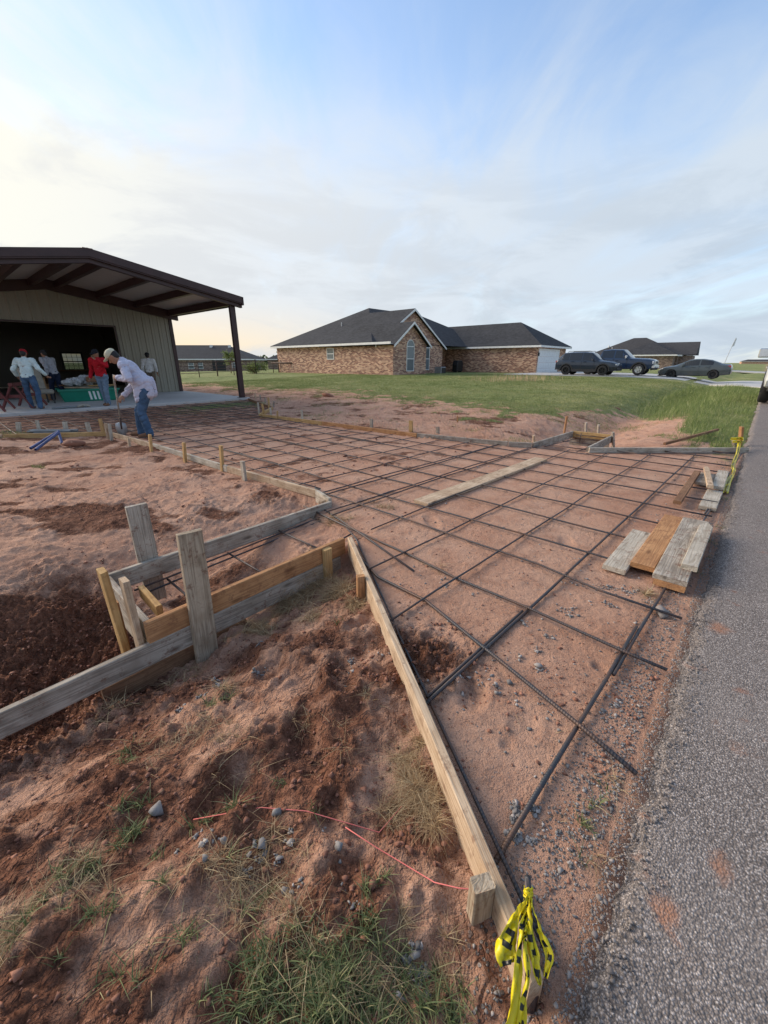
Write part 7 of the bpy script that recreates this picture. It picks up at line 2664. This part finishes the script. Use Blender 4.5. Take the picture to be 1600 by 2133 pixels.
M['stone'] = rock_mat('crushed_stone', [(0.0, (0.115, 0.105, 0.10)), (0.45, (0.225, 0.21, 0.20)), (0.75, (0.33, 0.30, 0.28)), (1.0, (0.47, 0.41, 0.37))])
M['clod'] = rock_mat('soil_clod', [(0.0, (0.13, 0.052, 0.032)), (0.5, (0.27, 0.115, 0.07)), (1.0, (0.42, 0.20, 0.135))])
M['chip'] = rock_mat('road_chips', [(0.0, (0.12, 0.10, 0.09)), (0.5, (0.24, 0.205, 0.185)), (0.85, (0.34, 0.295, 0.265)), (1.0, (0.46, 0.41, 0.37))])


def hull(seed, npt, spread):
    """broken stone: convex hull of scattered points, flat faceted"""
    rs_ = np.random.RandomState(seed)
    P = rs_.normal(size=(npt, 3))
    P /= np.linalg.norm(P, axis=1)[:, None]
    P *= rs_.uniform(1 - spread, 1.1, (npt, 1))
    P *= rs_.uniform(0.7, 1.25, 3)
    b_ = bmesh.new()
    for p in P:
        b_.verts.new(p)
    r_ = bmesh.ops.convex_hull(b_, input=b_.verts)
    bmesh.ops.delete(b_, geom=[v_ for v_ in b_.verts if not v_.link_faces], context='VERTS')
    bmesh.ops.triangulate(b_, faces=b_.faces)
    b_.verts.index_update()
    V = np.array([v_.co[:] for v_ in b_.verts])
    F = np.array([[v_.index for v_ in f_.verts] for f_ in b_.faces])
    b_.free()
    return V, F


def stones(name, P, size, mat, shade, label, cat, npt=9, flat=0.7, spread=0.15, sink=0.25):
    Vs, Fs, Ss = [], [], []
    base = 0
    vi = RNG.randint(0, 14, len(P))
    for k in range(14):
        V0, F0 = hull(300 + k, npt, spread)
        idx = np.where(vi == k)[0]
        n, m_ = len(idx), len(V0)
        if not n:
            continue
        A = RNG.uniform(0, 2 * np.pi, n)
        c, s2_ = np.cos(A)[:, None], np.sin(A)[:, None]
        V = np.zeros((n, m_, 3))
        V[:, :, 0] = V0[:, 0] * c - V0[:, 1] * s2_
        V[:, :, 1] = V0[:, 0] * s2_ + V0[:, 1] * c
        V[:, :, 2] = V0[:, 2] * flat
        V = V * size[idx][:, None, None] + P[idx][:, None, :]
        V[:, :, 2] += (size[idx] * (flat * 0.8 - sink))[:, None]
        Vs.append(V.reshape(-1, 3))
        Fs.append((F0[None] + (np.arange(n) * m_)[:, None, None]).reshape(-1, 3) + base)
        Ss.append(np.repeat(shade[idx], m_))
        base += n * m_
    o = arr_mesh(name, np.concatenate(Vs), np.concatenate(Fs), M[mat], fv=3, smooth=False)
    at = o.data.attributes.new('shade', 'FLOAT', 'POINT')
    at.data.foreach_set('value', np.concatenate(Ss).astype(np.float32))
    tag(o, label, cat, kind='stuff')
    return o


# gravel shoulder along the road
n = 9000
s_ = 0.2 + RNG.uniform(0, 1, n) ** 1.5 * 9
t_ = 0.03 + np.abs(RNG.normal(0, 0.085, n)) + 0.02
dens = 0.35 + 0.8 * sst(-0.5, 0.4, fbm(s_ * 1.4, t_ * 4, 3, 64))
ok = RNG.uniform(0, 1, n) < dens
s_, t_ = s_[ok], t_[ok]
n = len(s_)
stones('shoulder_gravel', roots(s_, t_, 0), np.minimum(RNG.gamma(2.0, 0.0012, n) + 0.0016, 0.009), 'stone', RNG.beta(1.8, 2.2, n), 'loose grey gravel along the ragged road edge', 'gravel')
# loose chips on the broken asphalt margin
n = 12000
s_ = 0.0 + RNG.uniform(0, 1, n) ** 1.6 * 7
t_ = 0.03 - np.abs(RNG.normal(0, 0.065, n))
x, y = ER[0] * s_ + ED[0] * t_, ER[1] * s_ + ED[1] * t_
P = np.stack([x, y, np.where(t_ > -0.03, 0.012, 0.027)], 1)
stones('road_chippings', P, RNG.gamma(2.2, 0.0009, n) + 0.0015, 'chip', RNG.beta(1.8, 2.2, n), 'loose stone chips on the crumbling asphalt margin', 'gravel')
# scattered stones: inside the forms and in clusters on the bank
cl = [(440, 1780, -.1, .03, 14), (540, 1790, -.1, .03, 22), (600, 1780, -.1, .03, 20), (560, 1800, -.1, .05, 26), (690, 1800, -.1, .05, 6), (400, 1790, -.12, .04, 14), (390, 1500, -.22, .05, 40), (410, 1470, -.22, .04, 40), (440, 1450, -.25, .06, 40), (550, 1420, -.2, .06, 30), (540, 1360, -.25, .05, 20),
      (860, 2010, -.06, .03, 46), (880, 2050, -.06, .035, 40), (870, 1970, -.06, .02, 16), (840, 2070, -.06, .03, 16), (740, 1900, -.06, .05, 8), (620, 1870, -.1, .05, 10), (740, 1430, -.1, .1, 14), (800, 1370, -.05, .1, 10), (970, 1380, 0, .15, 26), (1100, 1390, 0, .10, 30), (1130, 1320, 0, .12, 36), (1240, 1230, 0, .15, 60), (1180, 1270, 0, .12, 40), (1040, 1440, 0, .1, 20), (1330, 1240, 0, .1, 60), (1200, 1200, 0, .2, 36), (940, 1230, 0, .12, 20), (1100, 1470, 0, .1, 16), (900, 1110, 0, .3, 20), (1070, 1740, 0, .05, 120), (1090, 1690, 0, .05, 60), (1165, 1790, 0, .03, 12), (1280, 1480, 0, .08, 40)]
s_, t_ = spots(cl)
n = len(s_)
stones('field_stones', roots(s_, t_, 0), np.minimum(RNG.gamma(2.0, 0.0021, n) + 0.0025, 0.014), 'stone', RNG.beta(2.2, 2.0, n), 'small grey stones scattered over bank and rebar bed', 'stones')
n = 1500
s_, t_ = RNG.uniform(0.9, 6.5, n), 0.2 + RNG.uniform(0, 1, n) ** 1.8 * 5
ok = (drive_left(t_) < s_) & (drive_right(t_) > s_)
s_, t_ = s_[ok], t_[ok]
n = len(s_)
stones('bed_pebbles', roots(s_, t_, 0), RNG.gamma(2.0, 0.0018, n) + 0.002, 'stone', RNG.beta(2.2, 1.8, n), 'tiny pale pebbles in the earth under the rebar', 'stones')
# crumbs of soil
n = 40000
s_ = RNG.uniform(-1.6, 3.4, n)
t_ = 0.05 + RNG.uniform(0, 1, n) ** 1.3 * 6.0
_, ins, _ = base_height(s_, t_)
bank = (1 - ins) * (1 - sst(2.0, 2.6, t_))
ditch = np.exp(-((t_ - 2.9) / 0.7) ** 2) * (1 - sst(0.5, 1.0, s_))
dug = np.exp(-((s_ - 1.42) / 0.26) ** 2 - ((t_ - 1.02) / 0.34) ** 2)
dens = 0.10 + 0.75 * bank * sst(-0.1, 0.5, fbm(s_ * 2.3, t_ * 2.3, 4, 77)) + ditch + dug + 0.35 * sst(0.1, 0.5, fbm(s_ * 0.9, t_ * 0.9, 3, 14))
ok = RNG.uniform(0, 1, n) < dens
s_, t_, big = s_[ok], t_[ok], (0.35 * bank + ditch * 1.6 + dug * 0.7)[ok]
n = len(s_)
sz = np.minimum(RNG.gamma(1.3, 0.0024, n) * (1 + 1.2 * big) + 0.0015, 0.015)
stones('soil_crumbs', roots(s_, t_, 0), sz, 'clod', RNG.beta(2, 2, n) * np.where(big > 0.12, 0.65, 0.95), 'crumbs and clods of red soil on the dug ground', 'soil', npt=10, spread=0.3, sink=0.35)
n = 5000
s_, t_ = RNG.uniform(-9, 9, n), RNG.uniform(3.5, 13, n)
ok = fbm(s_ * 0.6, t_ * 0.6, 3, 24) + RNG.uniform(-.3, .3, n) > 0.1
s_, t_ = s_[ok], t_[ok]
n = len(s_)
stones('field_clods', roots(s_, t_, 0), RNG.gamma(1.4, 0.006, n) + 0.004, 'clod', RNG.beta(2, 2, n), 'clods of red soil scattered over the bare field', 'soil', npt=10, spread=0.3, sink=0.35)


def single_rock(px, py, z, size, mat, label, flat=0.75, name='rock', cat='rock'):
    s0, t0 = gpx(px, py, z)
    rs_ = np.random.RandomState(int(px * 7 + py))
    V1, F1 = hull(int(px + py), 13, 0.12)
    V1 *= rs_.uniform(0.8, 1.2, 3) * np.array([1, 1, flat]) * size
    p = W(s0, t0, hz(s0, t0) + size * flat * 0.45)
    o = arr_mesh(name, V1, F1, M[mat], fv=3)
    o.location = p
    o.rotation_euler = (rs_.uniform(-.3, .3), rs_.uniform(-.3, .3), rs_.uniform(0, 6))
    at = o.data.attributes.new('shade', 'FLOAT', 'POINT')
    at.data.foreach_set('value', np.full(len(V1), rs_.uniform(0.3, 0.6), np.float32))
    return tag(o, label, cat)


single_rock(335, 1718, -.14, .024, 'stone', 'largest grey rock standing upright on the left bank', 1.1)
single_rock(708, 1792, -.09, .024, 'stone', 'rounded grey rock alone right of the stone cluster', 0.9)
single_rock(550, 1785, -.10, .020, 'stone', 'light grey rock at left of the stone cluster')
single_rock(472, 1790, -.10, .018, 'stone', 'pinkish rock between grass tuft and stone cluster')
single_rock(436, 1832, -.10, .018, 'stone', 'pale rock lying on dry roots')
single_rock(581, 1722, -.10, .017, 'stone', 'grey rock just below the pink string')
single_rock(866, 1990, -.06, .014, 'stone', 'angular grey rock on top of the gravel heap near the stake')
single_rock(1121, 1392, .0, .022, 'stone', 'grey rock in the middle of a rebar square')
single_rock(965, 1440, .0, .018, 'stone', 'reddish rock at edge of the deep footprint')
single_rock(158, 938, .02, .17, 'clod', 'rounded clod of red earth in front of the steel stakes', 0.8, 'earth_clod', 'clod')
single_rock(683, 832, .1, .22, 'clod', 'dark lump lying on bare earth before the lawn', 0.4, 'earth_clod', 'clod')
single_rock(1378, 1280, .0, .055, 'chip', 'black lump of tar at the road edge beside rebar end', 0.7, 'tar_lump', 'tar')


# ------------------------------------------------------------------ trees and bushes behind
def leafy(name, label, loc, h, w, n, trunk_h, mat='lawn_blade', cat='tree', leaf=0.12, seed=0):
    rs_ = np.random.RandomState(seed)
    o = empty(name, loc)
    tag(o, label, cat)
    tk = MB()
    tk.tube([(0, 0, -0.1), (0.03, 0, trunk_h * 0.6), (0, 0.02, trunk_h * 1.3)], [w * 0.05, w * 0.04, w * 0.025], 7)
    for k in range(5):
        a = k * 1.3
        tk.tube([(0, 0, trunk_h * 0.8), (math.cos(a) * w * 0.3, math.sin(a) * w * 0.3, trunk_h + (h - trunk_h) * 0.55)], [w * 0.025, w * 0.008], 5)
    tk.build('trunk', M['wood_brown'], o, smooth=True)
    cl_ = rs_.normal(size=(26, 3)) * np.array([w * 0.27, w * 0.27, (h - trunk_h) * 0.23]) + np.array([0, 0, trunk_h + (h - trunk_h) * 0.5])
    c = cl_[rs_.randint(0, 26, n)] + rs_.normal(size=(n, 3)) * w * 0.10
    a = rs_.normal(size=(n, 3))
    a /= np.linalg.norm(a, axis=1)[:, None]
    b = np.cross(a, rs_.normal(size=(n, 3)))
    b /= np.linalg.norm(b, axis=1)[:, None]
    L_ = leaf * rs_.uniform(0.6, 1.3, n)[:, None]
    V = np.stack([c - a * L_, c + b * L_ * 0.45, c + a * L_, c - b * L_ * 0.45], 1).reshape(-1, 3)
    F = np.arange(n * 4).reshape(-1, 4)
    cr = arr_mesh('crown', V, F, M[mat], parent=o)
    at = cr.data.attributes.new('shade', 'FLOAT', 'POINT')
    at.data.foreach_set('value', np.repeat(rs_.beta(1.5, 2.5, n) * 0.8, 4).astype(np.float32))
    return o


def gz_(x, y):
    return float(height(np.array([x]), np.array([y]), False)[0])


for k, (x_, y_, h_, w_, n_, th, lab) in enumerate([(-15.5, 43.5, 2.2, 0.95, 900, 1.0, 'small yellow-green tree behind the pipe fence'),
                                               (-12.6, 41.6, 1.0, 1.6, 1500, 0.15, 'green bush at the fence near the brick wall')]):
    leafy('young_tree' if k == 0 else 'green_bush', lab, (x_, y_, gz_(x_, y_)), h_, w_, n_, th, seed=k + 3, leaf=0.08, cat='tree' if k == 0 else 'bush')
for k in range(11):
    x_ = -66 + k * 4.4 + random.uniform(-1.5, 1.5)
    leafy('distant_tree', ('dark tree of the far row, number %s from the left' % ('first second third fourth fifth sixth seventh eighth ninth tenth last'.split()[k])).replace(', number', ',') , (x_, 205 + random.uniform(-8, 8), -1.0), random.uniform(4.5, 8), random.uniform(5, 8), 420, 1.2, 'blade', seed=20 + k, leaf=0.8)['group'] = 'row of far trees on the left horizon'
